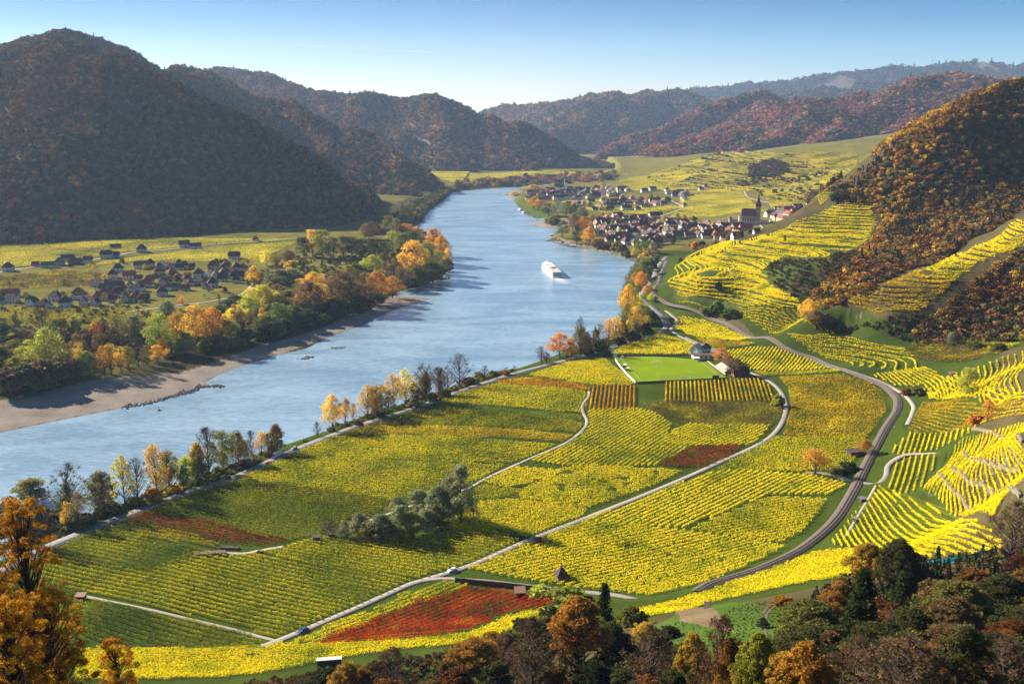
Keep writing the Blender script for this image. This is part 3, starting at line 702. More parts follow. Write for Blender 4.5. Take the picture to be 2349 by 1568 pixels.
V('dark wine-red vineyard strip beside the riverside road', [(285,1194),(322,1179),(400,1190),(480,1202),(570,1222),(652,1240),(610,1250),(520,1244),(390,1220)], 'wine', [(322,1179),(652,1240)], 2.2)
V('green vineyard between the wine-red strip and the leafless bush', [(335,1176),(380,1156),(450,1125),(520,1120),(700,1152),(868,1170),(850,1178),(790,1190),(745,1212),(710,1230),(655,1238),(570,1220),(480,1198)], 'green', [(480,1198),(655,1238)], 2.8)
V('olive vineyard with fine dark rows left of the tall willow', [(460,1120),(490,1104),(560,1106),(700,1120),(870,1145),(905,1152),(880,1168),(700,1149),(540,1118)], 'olive', D3)
V('mixed yellow-green vineyard above the tall willow', [(540,1098),(600,1075),(640,1058),(760,1052),(1000,1066),(1150,1068),(1100,1095),(1080,1105),(960,1140),(905,1148),(700,1118)], 'mixed', D3)
V('broad yellow vineyard sloping to the camper van stretch of road', [(655,1052),(700,1030),(780,1003),(1000,1003),(1180,1015),(1270,1020),(1210,1047),(1165,1062),(1000,1060),(760,1046)], 'mixed', D5, gap=0.25)
V('yellow vineyard band just under the dark green one', [(790,998),(840,978),(1000,978),(1180,988),(1318,1000),(1280,1015),(1180,1008),(1000,998)], 'gold', D5)
V('dark green vineyard band left of the gravel path', [(850,974),(920,948),(960,940),(1150,952),(1330,970),(1328,992),(1180,984),(1000,974)], 'olive', D4)
V('pale green young vineyard band above the dark green one', [(940,938),(990,926),(1100,936),(1325,955),(1328,966),(1150,948)], 'green', D4, 3.4, dens=.45)
V('yellow-green vineyard under the orange strip', [(1010,918),(1070,900),(1140,884),(1343,900),(1336,928),(1328,948),(1150,932),(1010,922)], 'mixed', D4)
V('orange vineyard strip left of the short upright rows', [(1150,876),(1215,868),(1345,886),(1345,896),(1250,888),(1150,882)], 'orange', D4, 2.4)
V('bright vineyard between the riverside road and the football pitch', [(1218,862),(1300,834),(1385,825),(1450,880),(1435,884),(1345,882)], 'bright', [(1230,858),(1440,884)], 2.6)
V('short upright orange rows below the bright vineyard', [(1352,892),(1380,886),(1453,888),(1452,940),(1350,940),(1345,935)], 'orange', [(1400,888),(1394,940)], 3.0, dens=1.2)
V('striped vineyard of upright rows under the football pitch', [(1529,879),(1640,876),(1734,870),(1755,885),(1776,918),(1528,921)], 'gold', [(1640,878),(1646,920)], 3.0, dens=1.3)
V('golden vineyard with a brown patch below the upright rows', [(1480,928),(1529,922),(1776,922),(1788,932),(1780,958),(1762,974),(1560,972),(1525,958)], 'brownish', [(1530,930),(1770,932)])
V('vineyard with slanting rows right of the broad yellow one', [(1522,1010),(1550,992),(1575,976),(1762,977),(1718,1020),(1600,1022),(1540,1020)], 'mixed', [(1600,1020),(1700,978)], 3.0)
V('broad yellow vineyard right of the gravel path', [(1352,943),(1460,940),(1500,950),(1535,975),(1518,1006),(1530,1020),(1580,1026),(1500,1066),(1310,1068),(1215,1055),(1300,1020),(1345,990),(1352,965)], 'mixed', [(1310,1060),(1480,960)])
V('small red vineyard beside the lane', [(1515,1068),(1600,1026),(1700,1024),(1655,1050),(1610,1070)], 'wine', [(1515,1066),(1700,1030)], 2.4)
V('small yellow vineyard patch right of the tall willow', [(1112,1106),(1172,1074),(1280,1082),(1265,1092),(1175,1118)], 'bright', [(1130,1112),(1270,1086)])
V('sparse yellow vineyard with green gaps in the centre', [(1178,1140),(1300,1076),(1360,1071),(1560,1082),(1480,1118),(1350,1162),(1300,1160)], 'bright', [(1200,1136),(1440,1140)], 3.0, gap=0.30)
V('glowing yellow vineyard in the willow shadow', [(1015,1210),(1075,1175),(1105,1156),(1180,1150),(1300,1166),(1335,1170),(1325,1184),(1215,1232),(1150,1226)], 'bright', [(1100,1156),(1330,1180)], 2.4)
V('olive vineyard remnant beside the tall willow', [(1090,1130),(1110,1118),(1190,1128),(1150,1140),(1095,1145)], 'mixed', [(1110,1118),(1190,1128)])
V('large golden vineyard right of the lane, left of the railway', [(1350,1192),(1440,1160),(1630,1088),(1690,1084),(1850,1092),(1930,1110),(1925,1122),(1890,1136),(1760,1136),(1690,1160),(1580,1208),(1480,1206)], 'bright', [(1500,1200),(1690,1110)])
V('yellow-green vineyard tucked inside the railway curve', [(1592,1214),(1760,1144),(1890,1148),(1875,1170),(1830,1218),(1790,1242),(1700,1232)], 'mixed', [(1600,1208),(1850,1160)])
V('large yellow vineyard with the stone hut', [(1062,1300),(1200,1250),(1342,1198),(1480,1212),(1700,1238),(1790,1256),(1740,1282),(1630,1328),(1480,1362),(1400,1352),(1200,1326)], 'bright', [(1200,1320),(1600,1225)], gap=0.22)
V('golden vineyard between the lane bend and the railway bend', [(1790,868),(1920,862),(1990,880),(2020,905),(2024,940),(2008,975),(1985,1000),(1800,1000),(1822,935),(1815,895)], 'gold', [(1800,935),(2010,945)])
V('yellow-green vineyard below the golden one, above the lone brown tree', [(1650,1078),(1720,1040),(1785,1004),(1980,1004),(1970,1030),(1940,1068),(1850,1080),(1700,1082)], 'mixed', [(1700,1040),(1950,1048)])
V('yellow vineyard below the railway in front of the scrub', [(1475,1400),(1640,1352),(1760,1312),(1880,1268),(1950,1262),(2050,1285),(1990,1310),(1850,1335),(1640,1380),(1500,1412)], 'bright', [(1640,1375),(1950,1290)], 2.4, gap=0.2)
V('sunlit yellow vineyard right of the railway', [(1912,1248),(1950,1200),(1985,1155),(2015,1118),(2060,1138),(2140,1172),(2290,1240),(2290,1268),(2130,1278),(1990,1258)], 'bright', [(1990,1140),(2260,1258)], 2.6)
V('upright green-yellow rows beside the curved lane', [(2036,1112),(2050,1065),(2078,1052),(2140,1042),(2128,1080),(2108,1122),(2066,1134)], 'mixed', [(2090,1125),(2110,1050)], 3.2, dens=1.3)
V('smooth golden vineyard right of the railway bend', [(2104,950),(2120,925),(2200,918),(2349,922),(2349,955),(2240,975),(2180,990),(2092,990)], 'gold', [(2110,960),(2340,935)])
V('upright rows below the smooth golden vineyard', [(2050,1035),(2090,996),(2180,996),(2235,985),(2150,1030),(2070,1042)], 'bright', [(2100,1035),(2112,996)], 3.0)
V('yellow vineyard above the football pitch', [(1405,812),(1440,792),(1515,768),(1590,792),(1605,802),(1580,812),(1500,812)], 'bright', [(1410,808),(1590,800)], 2.6)
V('bright vineyard above the clubhouse between lane and railway', [(1548,742),(1558,728),(1620,738),(1720,776),(1690,782),(1590,772),(1556,756)], 'bright', [(1560,740),(1700,780)], 3.0)
V('yellow vineyard right of the bleachers', [(1668,808),(1720,800),(1790,800),(1860,826),(1905,845),(1780,852),(1715,846)], 'bright', [(1790,802),(1750,850)], 3.0)
V('golden vineyard strip under the stone lane wall', [(1596,776),(1640,782),(1700,786),(1728,790),(1640,800)], 'gold', [(1640,798),(1720,788)], 2.8)
V('olive vineyard beside the level crossing', [(1715,852),(1780,856),(1905,849),(1925,853),(1790,862),(1745,862)], 'mixed', [(1745,860),(1905,851)], 2.6)
V('vineyard of slanting rows right of the railway bend', [(2010,862),(2080,850),(2120,842),(2160,868),(2100,885),(2040,880)], 'bright', [(2030,860),(2060,885)], 3.0)
V('sloping vineyard around the round green shrub', [(2110,900),(2140,870),(2200,862),(2260,880),(2349,905),(2349,918),(2250,915),(2130,912)], 'bright', [(2130,880),(2240,915)], 3.0)
V('faded yellow vineyard in the hollow below the right hill', [(2085,805),(2110,780),(2260,785),(2330,790),(2280,815),(2200,830),(2110,825)], 'brownish', [(2100,790),(2300,800)], 3.0)
V('foot-slope vineyard terraces above the railway', T_FOOT, 'bright', contour=[(1905,752),(1890,828)], spacing=3.2, group='terraced vineyards')
V('steep terraced vineyard on the right edge with stone walls', T_RIGHT, 'bright', contour=[(2150,1090),(2349,1040)], spacing=2.8, dens=1.1, group='terraced vineyards')
V('terraced vineyard on the right slope above the golden field', T_UP, 'bright', contour=[(2120,895),(2349,840)], spacing=3.4, group='terraced vineyards')
V('great terraced vineyard on the sunlit nose of the right hill', T_MAIN, 'bright', contour=[(1548,660),(1960,475)], spacing=4.3, dens=1.5, height=1.8, rows_as_parts=False)
V('terraced vineyard low on the great hill, above the brown bank', [(1545,690),(1560,640),(1700,610),(1790,668),(1850,704),(1790,712)], 'bright', contour=[(1700,700),(1700,615)], spacing=4.4, dens=1.3, height=1.8, rows_as_parts=False)
V('curving terraced vineyard on the second spur of the right slope', T_SPUR, 'gold', contour=[(2060,735),(2110,622)], spacing=4.2, dens=1.2, height=2.1, rows_as_parts=False)
V('terraced vineyard high on the second spur beside the dark gully', [(2093,626),(2212,578),(2332,500),(2420,470),(2440,560),(2340,570),(2260,600),(2200,640),(2140,660)], 'bright', contour=[(2150,655),(2330,505)], spacing=4.0, dens=1.3, height=2.1, rows_as_parts=False)
V('sunny vineyard rows between the brown bank and the great hill', [(1535,692),(1600,700),(1690,712),(1800,722),(1860,748),(1700,728),(1600,712),(1540,706)], 'bright', [(1560,698),(1800,735)], 3.2, rows_as_parts=False)
V('low vineyard terraces at the gully mouth above the foot-slope', [(1690,712),(1790,716),(1850,712),(1850,738),(1960,762),(1860,748),(1780,735)], 'gold', [(1700,716),(1850,738)], 3.4, rows_as_parts=False)
V('vineyard terraces under the skyline conifers', [(1890,486),(1930,458),(1995,466),(2020,500),(1990,520),(1930,505),(1860,505)], 'bright', contour=[(1900,510),(1960,468)], spacing=4.0, dens=1.2, rows_as_parts=False)
V('upper far vineyard terraces below the reddish hill at the right', [(1860,352),(1960,330),(2060,312),(2010,345),(1985,385),(1950,415),(1890,422),(1850,400)], 'pale', contour=[(1870,418),(2020,325)], spacing=22, dens=3.4, rows_as_parts=False, size=2.2, height=3.0)
V('yellow vineyard apron at the left foot of the reddish hill', [(1420,416),(1450,408),(1540,392),(1580,400),(1540,420),(1440,428)], 'pale', [(1430,420),(1560,405)], 11, dens=1.4, rows_as_parts=False, size=2.2)
# left plain and far fields: low rows seen as bands
V('pale yellow vineyard at the foot of the big left hill', [(60,545),(100,535),(250,542),(500,549),(680,548),(600,556),(400,568),(250,580),(130,570)], 'pale', [(100,545),(600,552)], 4.5, dens=.8, rows_as_parts=False, size=1.3)
V('pale yellow vineyard left of the country road houses', [(-60,560),(60,552),(130,575),(240,585),(150,600),(0,618),(-60,630)], 'pale', [(0,580),(200,590)], 4.5, dens=.8, rows_as_parts=False, size=1.3)
V('pale vineyard between the country road and the left village', [(250,600),(400,580),(520,565),(680,556),(640,575),(590,600),(440,600),(330,598),(200,612)], 'pale', [(300,590),(600,575)], 4.5, dens=.8, rows_as_parts=False, size=1.3)
V('faded vineyard left of the left village', [(-60,640),(60,630),(160,622),(240,630),(200,655),(100,660),(0,665),(-60,668)], 'brownish', [(0,645),(200,640)], 4.0, dens=.6, rows_as_parts=False, size=1.2)
V('green market rows below the left village', [(-60,705),(100,708),(330,712),(380,720),(330,740),(100,740),(-60,745)], 'olive', [(0,715),(330,722)], 4.5, dens=.5, rows_as_parts=False, size=1.2)
V('pale far vineyard beyond the end of the river', [(985,395),(1100,398),(1250,392),(1400,392),(1440,402),(1330,408),(1180,415),(1050,420),(1010,410)], 'pale', [(1000,400),(1400,400)], 8.0, dens=.5, rows_as_parts=False, size=2.2)
V('pale far vineyard right of the far village', [(1260,440),(1400,428),(1560,420),(1700,415),(1700,430),(1560,436),(1450,438),(1330,440)], 'pale', [(1300,435),(1600,425)], 6.0, dens=.6, rows_as_parts=False, size=1.8)
V('wide yellow vineyard behind the church', [(1560,455),(1700,440),(1900,455),(1880,472),(1760,480),(1640,498),(1540,500),(1560,478)], 'pale', [(1560,480),(1850,465)], 5.0, dens=.7, rows_as_parts=False, size=1.6)
V('yellow vineyard band above the wide one', [(1580,440),(1720,425),(1900,425),(1930,440),(1890,450),(1740,436),(1600,452)], 'pale', [(1600,440),(1880,435)], 5.5, dens=.7, rows_as_parts=False, size=1.7)
V('yellow fields between the two far villages', [(1290,462),(1400,458),(1500,468),(1560,476),(1500,492),(1400,490),(1300,478)], 'pale', [(1300,470),(1500,480)], 5.0, dens=.6, rows_as_parts=False, size=1.6)
V('terraced far vineyard climbing to the reddish hill', [(1460,405),(1560,380),(1650,350),(1720,348),(1800,352),(1900,350),(2060,312),(2010,345),(1985,385),(1950,415),(1900,422),(1720,420),(1560,415)], 'pale', contour=[(1640,414),(1960,335)], spacing=22, dens=3.4, rows_as_parts=False, size=2.2, height=3.0)
V('lower terraced far vineyard left of the brown copse', [(1440,412),(1500,398),(1560,384),(1640,352),(1600,400),(1540,425),(1460,425)], 'pale', contour=[(1530,420),(1600,365)], spacing=20, dens=3.4, rows_as_parts=False, size=2.2, height=3.0)
print('VINES cards', VN)
# ================= WOODS ON THE HILLS (uncountable, one object per hill) =================
FOREST_LEAF = leaf_mat('forest_leaves', [(0.0, (0.6,0.6,0.6)), (0.5, (1.2,1.2,1.2)), (1.0, (2.0,1.8,1.6))], 0.01, 0.8, 0.10, inst=True, wp=0.4)
def crown_blob(seed, n=150, conifer=False):
    g = np.random.default_rng(seed)
    if conifer:
        h = g.uniform(0, 1, n)**0.8; r = (1-h)*0.42*np.sqrt(g.uniform(0.2, 1, n)); t = g.uniform(0, 2*math.pi, n)
        c = np.stack([r*np.cos(t), r*np.sin(t), 0.15+h*1.35], 1); s = g.uniform(.10, .17, n)
    else:
        k = 9; cen = g.normal(size=(k, 3)); cen /= np.linalg.norm(cen, axis=1)[:, None]; cen *= g.uniform(.25, .6, k)[:, None]; cen[:, 2] = np.abs(cen[:, 2])*0.7
        w = g.integers(0, k, n); d = g.normal(size=(n, 3)); d /= np.linalg.norm(d, axis=1)[:, None]
        c = cen[w]+d*g.uniform(.25, .42, n)[:, None]; c[:, 2] = c[:, 2]*0.9+0.45; s = g.uniform(.09, .17, n)
    Q = rand_quads(c, s, g).reshape(-1, 3)
    # short trunk
    me = mesh_np('tree_crown', Q, np.arange(len(Q)), 4, FOREST_LEAF, link=False)
    return me
PCOL = bpy.data.collections.new('forest_kinds')
for i in range(5):
    o = bpy.data.objects.new('wood_tree_%d' % i, crown_blob(100+i)); PCOL.objects.link(o)
for i in range(2):
    o = bpy.data.objects.new('wood_tree_%d' % (5+i), crown_blob(200+i, 170, True)); PCOL.objects.link(o)
def forest_nodes():
    ng = bpy.data.node_groups.new('scatter_trees', 'GeometryNodeTree')
    ng.interface.new_socket('Geometry', in_out='INPUT', socket_type='NodeSocketGeometry'); ng.interface.new_socket('Geometry', in_out='OUTPUT', socket_type='NodeSocketGeometry')
    N = ng.nodes; L = ng.links; gi = N.new('NodeGroupInput'); go = N.new('NodeGroupOutput')
    ci = N.new('GeometryNodeCollectionInfo'); ci.inputs['Collection'].default_value = PCOL; ci.inputs['Separate Children'].default_value = True; ci.inputs['Reset Children'].default_value = True
    ip = N.new('GeometryNodeInstanceOnPoints'); ip.inputs['Pick Instance'].default_value = True
    def na(name, t):
        a = N.new('GeometryNodeInputNamedAttribute'); a.data_type = t; a.inputs['Name'].default_value = name; return a.outputs['Attribute']
    L.new(gi.outputs[0], ip.inputs['Points']); L.new(ci.outputs[0], ip.inputs['Instance'])
    L.new(na('idx', 'INT'), ip.inputs['Instance Index']); L.new(na('rot', 'FLOAT_VECTOR'), ip.inputs['Rotation']); L.new(na('siz', 'FLOAT_VECTOR'), ip.inputs['Scale'])
    L.new(ip.outputs[0], go.inputs[0]); return ng
FNG = forest_nodes()
def forest(label, pts, size, tint, idx, name='forest'):
    n = len(pts); me = bpy.data.meshes.new(name); me.vertices.add(n); me.vertices.foreach_set('co', np.asarray(pts, np.float32).ravel())
    g = np.random.default_rng(n)
    a = me.attributes.new('idx', 'INT', 'POINT'); a.data.foreach_set('value', idx.astype(np.int32))
    rot = np.zeros((n, 3), np.float32); rot[:, 2] = g.uniform(0, 6.28, n); a = me.attributes.new('rot', 'FLOAT_VECTOR', 'POINT'); a.data.foreach_set('vector', rot.ravel())
    a = me.attributes.new('siz', 'FLOAT_VECTOR', 'POINT'); a.data.foreach_set('vector', size.astype(np.float32).ravel())
    c = np.ones((n, 4), np.float32); c[:, :3] = tint; a = me.attributes.new('tint', 'FLOAT_COLOR', 'POINT'); a.data.foreach_set('color', c.ravel())
    o = bpy.data.objects.new(name, me); C.objects.link(o); m = o.modifiers.new('scatter', 'NODES'); m.node_group = FNG
    tag(o, label, 'forest', kind='stuff'); return o
PAL = {
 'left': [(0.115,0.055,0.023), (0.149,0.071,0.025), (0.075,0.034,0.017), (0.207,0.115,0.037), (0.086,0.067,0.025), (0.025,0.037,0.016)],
 'mid': [(0.211,0.105,0.046), (0.299,0.150,0.053), (0.157,0.079,0.039), (0.246,0.176,0.070), (0.079,0.088,0.039)],
 'far': [(0.211,0.105,0.060), (0.281,0.150,0.070), (0.157,0.088,0.053), (0.088,0.096,0.053)],
 'violet': [(0.264,0.105,0.074), (0.334,0.140,0.088), (0.194,0.079,0.061), (0.299,0.194,0.088), (0.070,0.088,0.044)],
 'blue': [(0.035,0.045,0.03), (0.05,0.05,0.035), (0.09,0.055,0.035), (0.03,0.04,0.03)],
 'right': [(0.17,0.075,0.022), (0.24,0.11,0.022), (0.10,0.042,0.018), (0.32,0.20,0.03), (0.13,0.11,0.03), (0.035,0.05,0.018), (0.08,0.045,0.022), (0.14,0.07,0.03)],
 'crest': [(0.30,0.13,0.022), (0.42,0.22,0.028), (0.20,0.085,0.02), (0.46,0.30,0.035), (0.16,0.14,0.03), (0.30,0.20,0.03)],  # golden leaves, also brightened to stand in for sun on the crest
 'grass': [(0.05,0.085,0.012), (0.08,0.11,0.02), (0.10,0.10,0.03), (0.04,0.06,0.012)],
 'belt': [(0.10,0.10,0.03), (0.16,0.11,0.03), (0.07,0.08,0.022), (0.24,0.16,0.035), (0.12,0.07,0.03), (0.16,0.15,0.04), (0.06,0.07,0.02)],
 'scrub': [(0.06,0.042,0.018), (0.08,0.048,0.02), (0.09,0.038,0.016), (0.07,0.07,0.02), (0.035,0.042,0.014)],
}
def jitter_points(x0, x1, y0, y1, sp, g):
    gx, gy = np.meshgrid(np.arange(x0, x1, sp), np.arange(y0, y1, sp)); x = gx.ravel()+g.uniform(-.5, .5, gx.size)*sp; y = gy.ravel()+g.uniform(-.5, .5, gx.size)*sp
    return x, y
def scatter(label, x, y, z, size_m, pal, seed, conif=0.08, name='forest', seedpal=0, tall=1.0):
    g = np.random.default_rng(seed); n = len(x)
    P = np.array(PAL[pal]); clump = fbm(x/70, y/70, seed)*1.6+g.normal(0, .32, n)+0.45
    k = np.clip((clump*len(P)).astype(int), 0, len(P)-1); idx = g.integers(0, 5, n); idx[:] = idx
    con = (fbm(x/90, y/90, seed+3) > 0.24) & (g.uniform(0, 1, n) < 0.6) | (g.uniform(0, 1, n) < conif*0.5)
    tint = P[k]*g.uniform(.75, 1.3, (n, 1)); tint[con] = np.array([0.030, 0.042, 0.018])*g.uniform(.8, 1.6, (con.sum(), 1)); idx[con] = g.integers(5, 7, con.sum())
    s = size_m*np.clip(np.exp(g.normal(0, .27, n)), .5, 1.8); sz = np.stack([s, s, s*g.uniform(.9, 1.3, n)*tall], 1)
    forest(label, np.stack([x, y, z-0.25*s], 1), sz, tint, idx, name); return n
NF = 0
for h in HILLS:
    g = np.random.default_rng(h['seed']); x0, x1, y0, y1 = h['bbox']
    x, y = jitter_points(x0, x1, y0, y1, h['spacing']*0.70, g)
    z = H1(x, y, h['rid'], h['seed'], h['namp'])
    u, v = proj(x, y, z); ok = (z > 9) & (u > -260) & (u < 2620)
    # leave out far slopes that face away from the viewer: keep those within reach of a side step
    e = 25.0; sl = (H1(x, y-e, h['rid'], h['seed'], h['namp'])-z)/e
    ok &= (sl < 0.30)
    x, y, z = x[ok], y[ok], z[ok]
    if h['label'].startswith('dark blue'):
        m = fbm(x/500, y/500, 6) < 0.16; x, y, z = x[m], y[m], z[m]
    if h['label'].startswith('reddish'):
        # the vineyards climb its foot
        low = z > 40 + 60*np.clip((x-300)/1500, 0, 1); x, y, z = x[low], y[low], z[low]
    NF += scatter(h['label'], x, y, z, h['spacing']*0.66, h['tints'], h['seed'], tall=1.0)
BELT = [(0,890),(60,880),(130,862),(230,845),(400,820),(470,800),(560,780),(660,765),(720,745),(800,716),(870,692),(930,662),(1000,636),(1036,606),(1028,590),(980,590),(950,640),(880,660),(800,660),(720,680),(660,690),(600,700),(540,720),(470,740),(400,760),(330,770),(200,780),(0,770)]
# right hill wood and scrub (ground sheet)
def poly_wood(label, poly, sp, size, pal, seed, conif=.05, name='forest', dens=1.0, zmin=-10, extra=None):
    W = hits(poly) if not extra else hits(poly)+extra
    P = np.array(W); g = np.random.default_rng(seed); x, y = jitter_points(P[:, 0].min(), P[:, 0].max(), P[:, 1].min(), P[:, 1].max(), sp, g)
    m = inside(x, y, W) & (g.uniform(0, 1, len(x)) < dens) & ~near_road(x, y, 2.0); x, y = x[m], y[m]; z = H0(x, y, False)
    if pal == 'right': m = z > 12; x, y, z = x[m], y[m], z[m]
    return scatter(label, x, y, z, size, pal, seed, conif, name)
_g = np.random.default_rng(301); _x, _y = jitter_points(150, 1150, 850, 1560, 4.9, _g); _z = H0(_x, _y, False); _u, _v = proj(_x, _y, _z)
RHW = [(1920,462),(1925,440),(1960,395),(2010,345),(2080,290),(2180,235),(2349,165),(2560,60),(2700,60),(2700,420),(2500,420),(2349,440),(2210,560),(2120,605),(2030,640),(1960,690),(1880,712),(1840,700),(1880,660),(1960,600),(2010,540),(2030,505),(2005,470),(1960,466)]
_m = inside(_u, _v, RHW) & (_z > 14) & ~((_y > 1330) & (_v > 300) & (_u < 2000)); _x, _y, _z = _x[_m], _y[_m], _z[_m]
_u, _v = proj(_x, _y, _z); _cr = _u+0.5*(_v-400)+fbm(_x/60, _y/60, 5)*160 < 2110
NF += scatter('golden wood with sunlight tinted in along the left crest of the right hill', _x[_cr], _y[_cr], _z[_cr], 4.5, 'crest', 300, .06)
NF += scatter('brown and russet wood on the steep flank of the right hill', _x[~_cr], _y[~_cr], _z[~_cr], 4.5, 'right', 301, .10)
NF += poly_wood('dark thicket in the gully between the right hill and its spur', [(1850,720),(1900,690),(1980,650),(2100,612),(2210,566),(2330,490),(2420,430),(2420,380),(2300,420),(2200,520),(2100,600),(1950,680),(1860,705)], 5.2, 4.6, 'right', 302, .25)
NF += poly_wood('brown scrub on the bare slope between the terraces', [(1745,620),(1790,600),(1880,598),(1985,565),(2020,540),(2000,600),(1950,640),(1870,690),(1845,700),(1790,665)], 5.0, 2.6, 'scrub', 303, .02, name='undergrowth', dens=.8)
NF += poly_wood('rust brown wood at the right end of the second spur', [(2175,700),(2230,650),(2300,590),(2400,560),(2450,640),(2400,770),(2300,785),(2200,778),(2120,790),(2090,770),(2140,740)], 4.6, 4.0, 'right', 304, .05)
NF += poly_wood('tangled scrub along the foot of the second spur', [(1850,735),(1900,722),(2000,742),(2130,725),(2170,740),(2110,790),(2060,780),(1960,757),(1880,748)], 4.0, 2.4, 'scrub', 305, .02, name='undergrowth')
NF += poly_wood('small brown wood among the far terraces', [(1715,385),(1760,370),(1800,372),(1810,395),(1770,410),(1720,408)], 11, 9, 'scrub', 306, .05)
NF += poly_wood('line of brown scrub between the far terraces', [(1690,420),(1760,405),(1830,410),(1900,395),(1905,402),(1830,420),(1760,418),(1700,430)], 12, 7, 'scrub', 307, .05, name='undergrowth', dens=.6)
NF += poly_wood('brown copse behind the far end of the village', [(1850,450),(1890,436),(1930,430),(1950,445),(1900,452)], 10, 8, 'left', 308, .05)
NF += poly_wood('far riverside wood beyond the last bend', [(1040,425),(1100,415),(1250,405),(1400,395),(1430,405),(1380,418),(1260,420),(1200,430),(1100,428),(1050,436)], 16, 13, 'mid', 309, .02, dens=.45)
NF += poly_wood('golden shrubs on the bank below the dark spur', [(920,500),(905,480),(940,470),(1000,440),(1030,430),(1040,438),(1010,458),(980,475),(965,500),(940,510)], 12, 11, 'right', 310, .02, dens=.8)
NF += poly_wood('dark brush covering the near slope at the lower right', [(1480,1500),(1560,1530),(1680,1560),(1780,1470),(1830,1400),(1940,1330),(2040,1300),(2120,1290),(2290,1270),(2420,1180),(2500,1400),(2400,1700),(1700,1700),(1300,1640),(1300,1560),(1400,1470)], 2.6, 1.9, 'scrub', 311, .02, name='undergrowth')
NF += poly_wood('brown brush along the bottom edge of the slope', [(560,1570),(760,1540),(900,1520),(1060,1490),(1200,1460),(1300,1440),(1400,1440),(1300,1560),(1300,1640),(1000,1640),(560,1640)], 2.6, 1.6, 'scrub', 312, .02, name='undergrowth', dens=.7)
NF += poly_wood('tangled olive and brown underwood of the left bank belt', BELT, 5.5, 3.6, 'belt', 320, .0, name='undergrowth', dens=.8)
NF += poly_wood('low orchard and scrub patches behind the left bank belt', [(600,690),(560,650),(640,600),(760,560),(900,570),(960,590),(900,620),(760,640),(660,670)], 9, 4.0, 'belt', 321, .0, name='undergrowth', dens=.5)
NF += poly_wood('orchard rows and hedges around the left bank village', [(0,690),(150,700),(330,705),(400,725),(380,760),(200,775),(0,765)], 9, 3.2, 'belt', 322, .0, name='undergrowth', dens=.5)
for lab_, a_, b_, dv0, dv1 in (('low bushes lining the bank below the shaded road', 60, 640, -7, -24), ('low bushes lining the bank by the golden trees', 730, 1180, -5, -14), ('scrub filling the bank between the road bend and the river', 1290, 1500, -8, -26)):
    up = [(u, v) for u, v in ROAD_A if a_ <= u <= b_ and v < 1300 and v > 690]
    NF += poly_wood(lab_, [(u-3, v+dv0) for u, v in up]+[(u-10, v+dv1) for u, v in up[::-1]], 2.6, 1.7, 'belt', 330+a_, .0, name='undergrowth', dens=.75)
NF += poly_wood('golden brown wood at the foot of the dark hill by the river', [(840,548),(870,520),(905,497),(940,470),(1000,445),(1030,436),(1010,458),(982,478),(965,505),(935,516),(890,532)], 9, 7.5, 'belt', 311, .02)
NF += poly_wood('rough grass tufts on the small clearing above the slope', [(1500,1440),(1560,1425),(1620,1440),(1700,1385),(1800,1375),(1900,1385),(1800,1490),(1700,1530),(1600,1540),(1500,1500)], 1.0, .30, 'grass', 350, .0, name='grass', dens=.5)
_W = hits([(1440,412),(1560,380),(1650,350),(1720,348),(1800,352),(1900,350),(2060,312),(2010,345),(1985,385),(1950,425),(1900,450),(1720,440),(1560,430)]); _g = np.random.default_rng(77); _pp = []
for _sd in ([(1640,420),(1960,335)], [(1560,425),(1640,355)]):
    for _l in contour_rows(_W, hits(_sd), 62, 2600):
        _d = np.r_[0, np.cumsum(np.hypot(*(_l[1:]-_l[:-1]).T))]; _t = np.arange(0, _d[-1], 4.5); _q = np.stack([np.interp(_t, _d, _l[:, 0]), np.interp(_t, _d, _l[:, 1])], 1)+_g.normal(0, 2.5, (len(_t), 2)); _pp.append(_q)
_q = np.vstack(_pp); _m = fbm(_q[:, 0]/120, _q[:, 1]/50, 91) > -0.02; _q = _q[_m]
NF += scatter('brown hedge banks between the far terraces', _q[:, 0], _q[:, 1], H0(_q[:, 0], _q[:, 1], False), 3.2, 'scrub', 360, .0, name='undergrowth')
print('FOREST', NF)
# ================= LABELS =================
_ONES = 'zero first second third fourth fifth sixth seventh eighth ninth tenth eleventh twelfth thirteenth fourteenth fifteenth sixteenth seventeenth eighteenth nineteenth'.split()
_TENS = {2: ('twentieth', 'twenty'), 3: ('thirtieth', 'thirty'), 4: ('fortieth', 'forty'), 5: ('fiftieth', 'fifty'), 6: ('sixtieth', 'sixty'), 7: ('seventieth', 'seventy'), 8: ('eightieth', 'eighty'), 9: ('ninetieth', 'ninety')}
def ordinal(n):
    if n < 20: return _ONES[n]
    if n >= 100: return 'hundred-and-'+ordinal(n-100) if n > 100 else 'hundredth'
    t, o = divmod(n, 10); return _TENS[t][0] if o == 0 else _TENS[t][1]+'-'+_ONES[o]
LAB = []
def want(o, what, where, cat, group): LAB.append((o, what, where, cat, group))
def write_labels():
    d = {}
    for it in LAB: d.setdefault((it[1], it[2]), []).append(it)
    for (what, where), its in d.items():
        its.sort(key=lambda it: proj(*it[0].location)[0])
        for i, (o, _, _, cat, group) in enumerate(its):
            if len(its) == 1: lab = what+' '+where
            elif i == 0: lab = 'leftmost '+what+' '+where
            elif i == len(its)-1: lab = 'rightmost '+what+' '+where
            else: lab = what+' '+where+', '+ordinal(i+1)+' from left'
            tag(o, lab, cat, group)

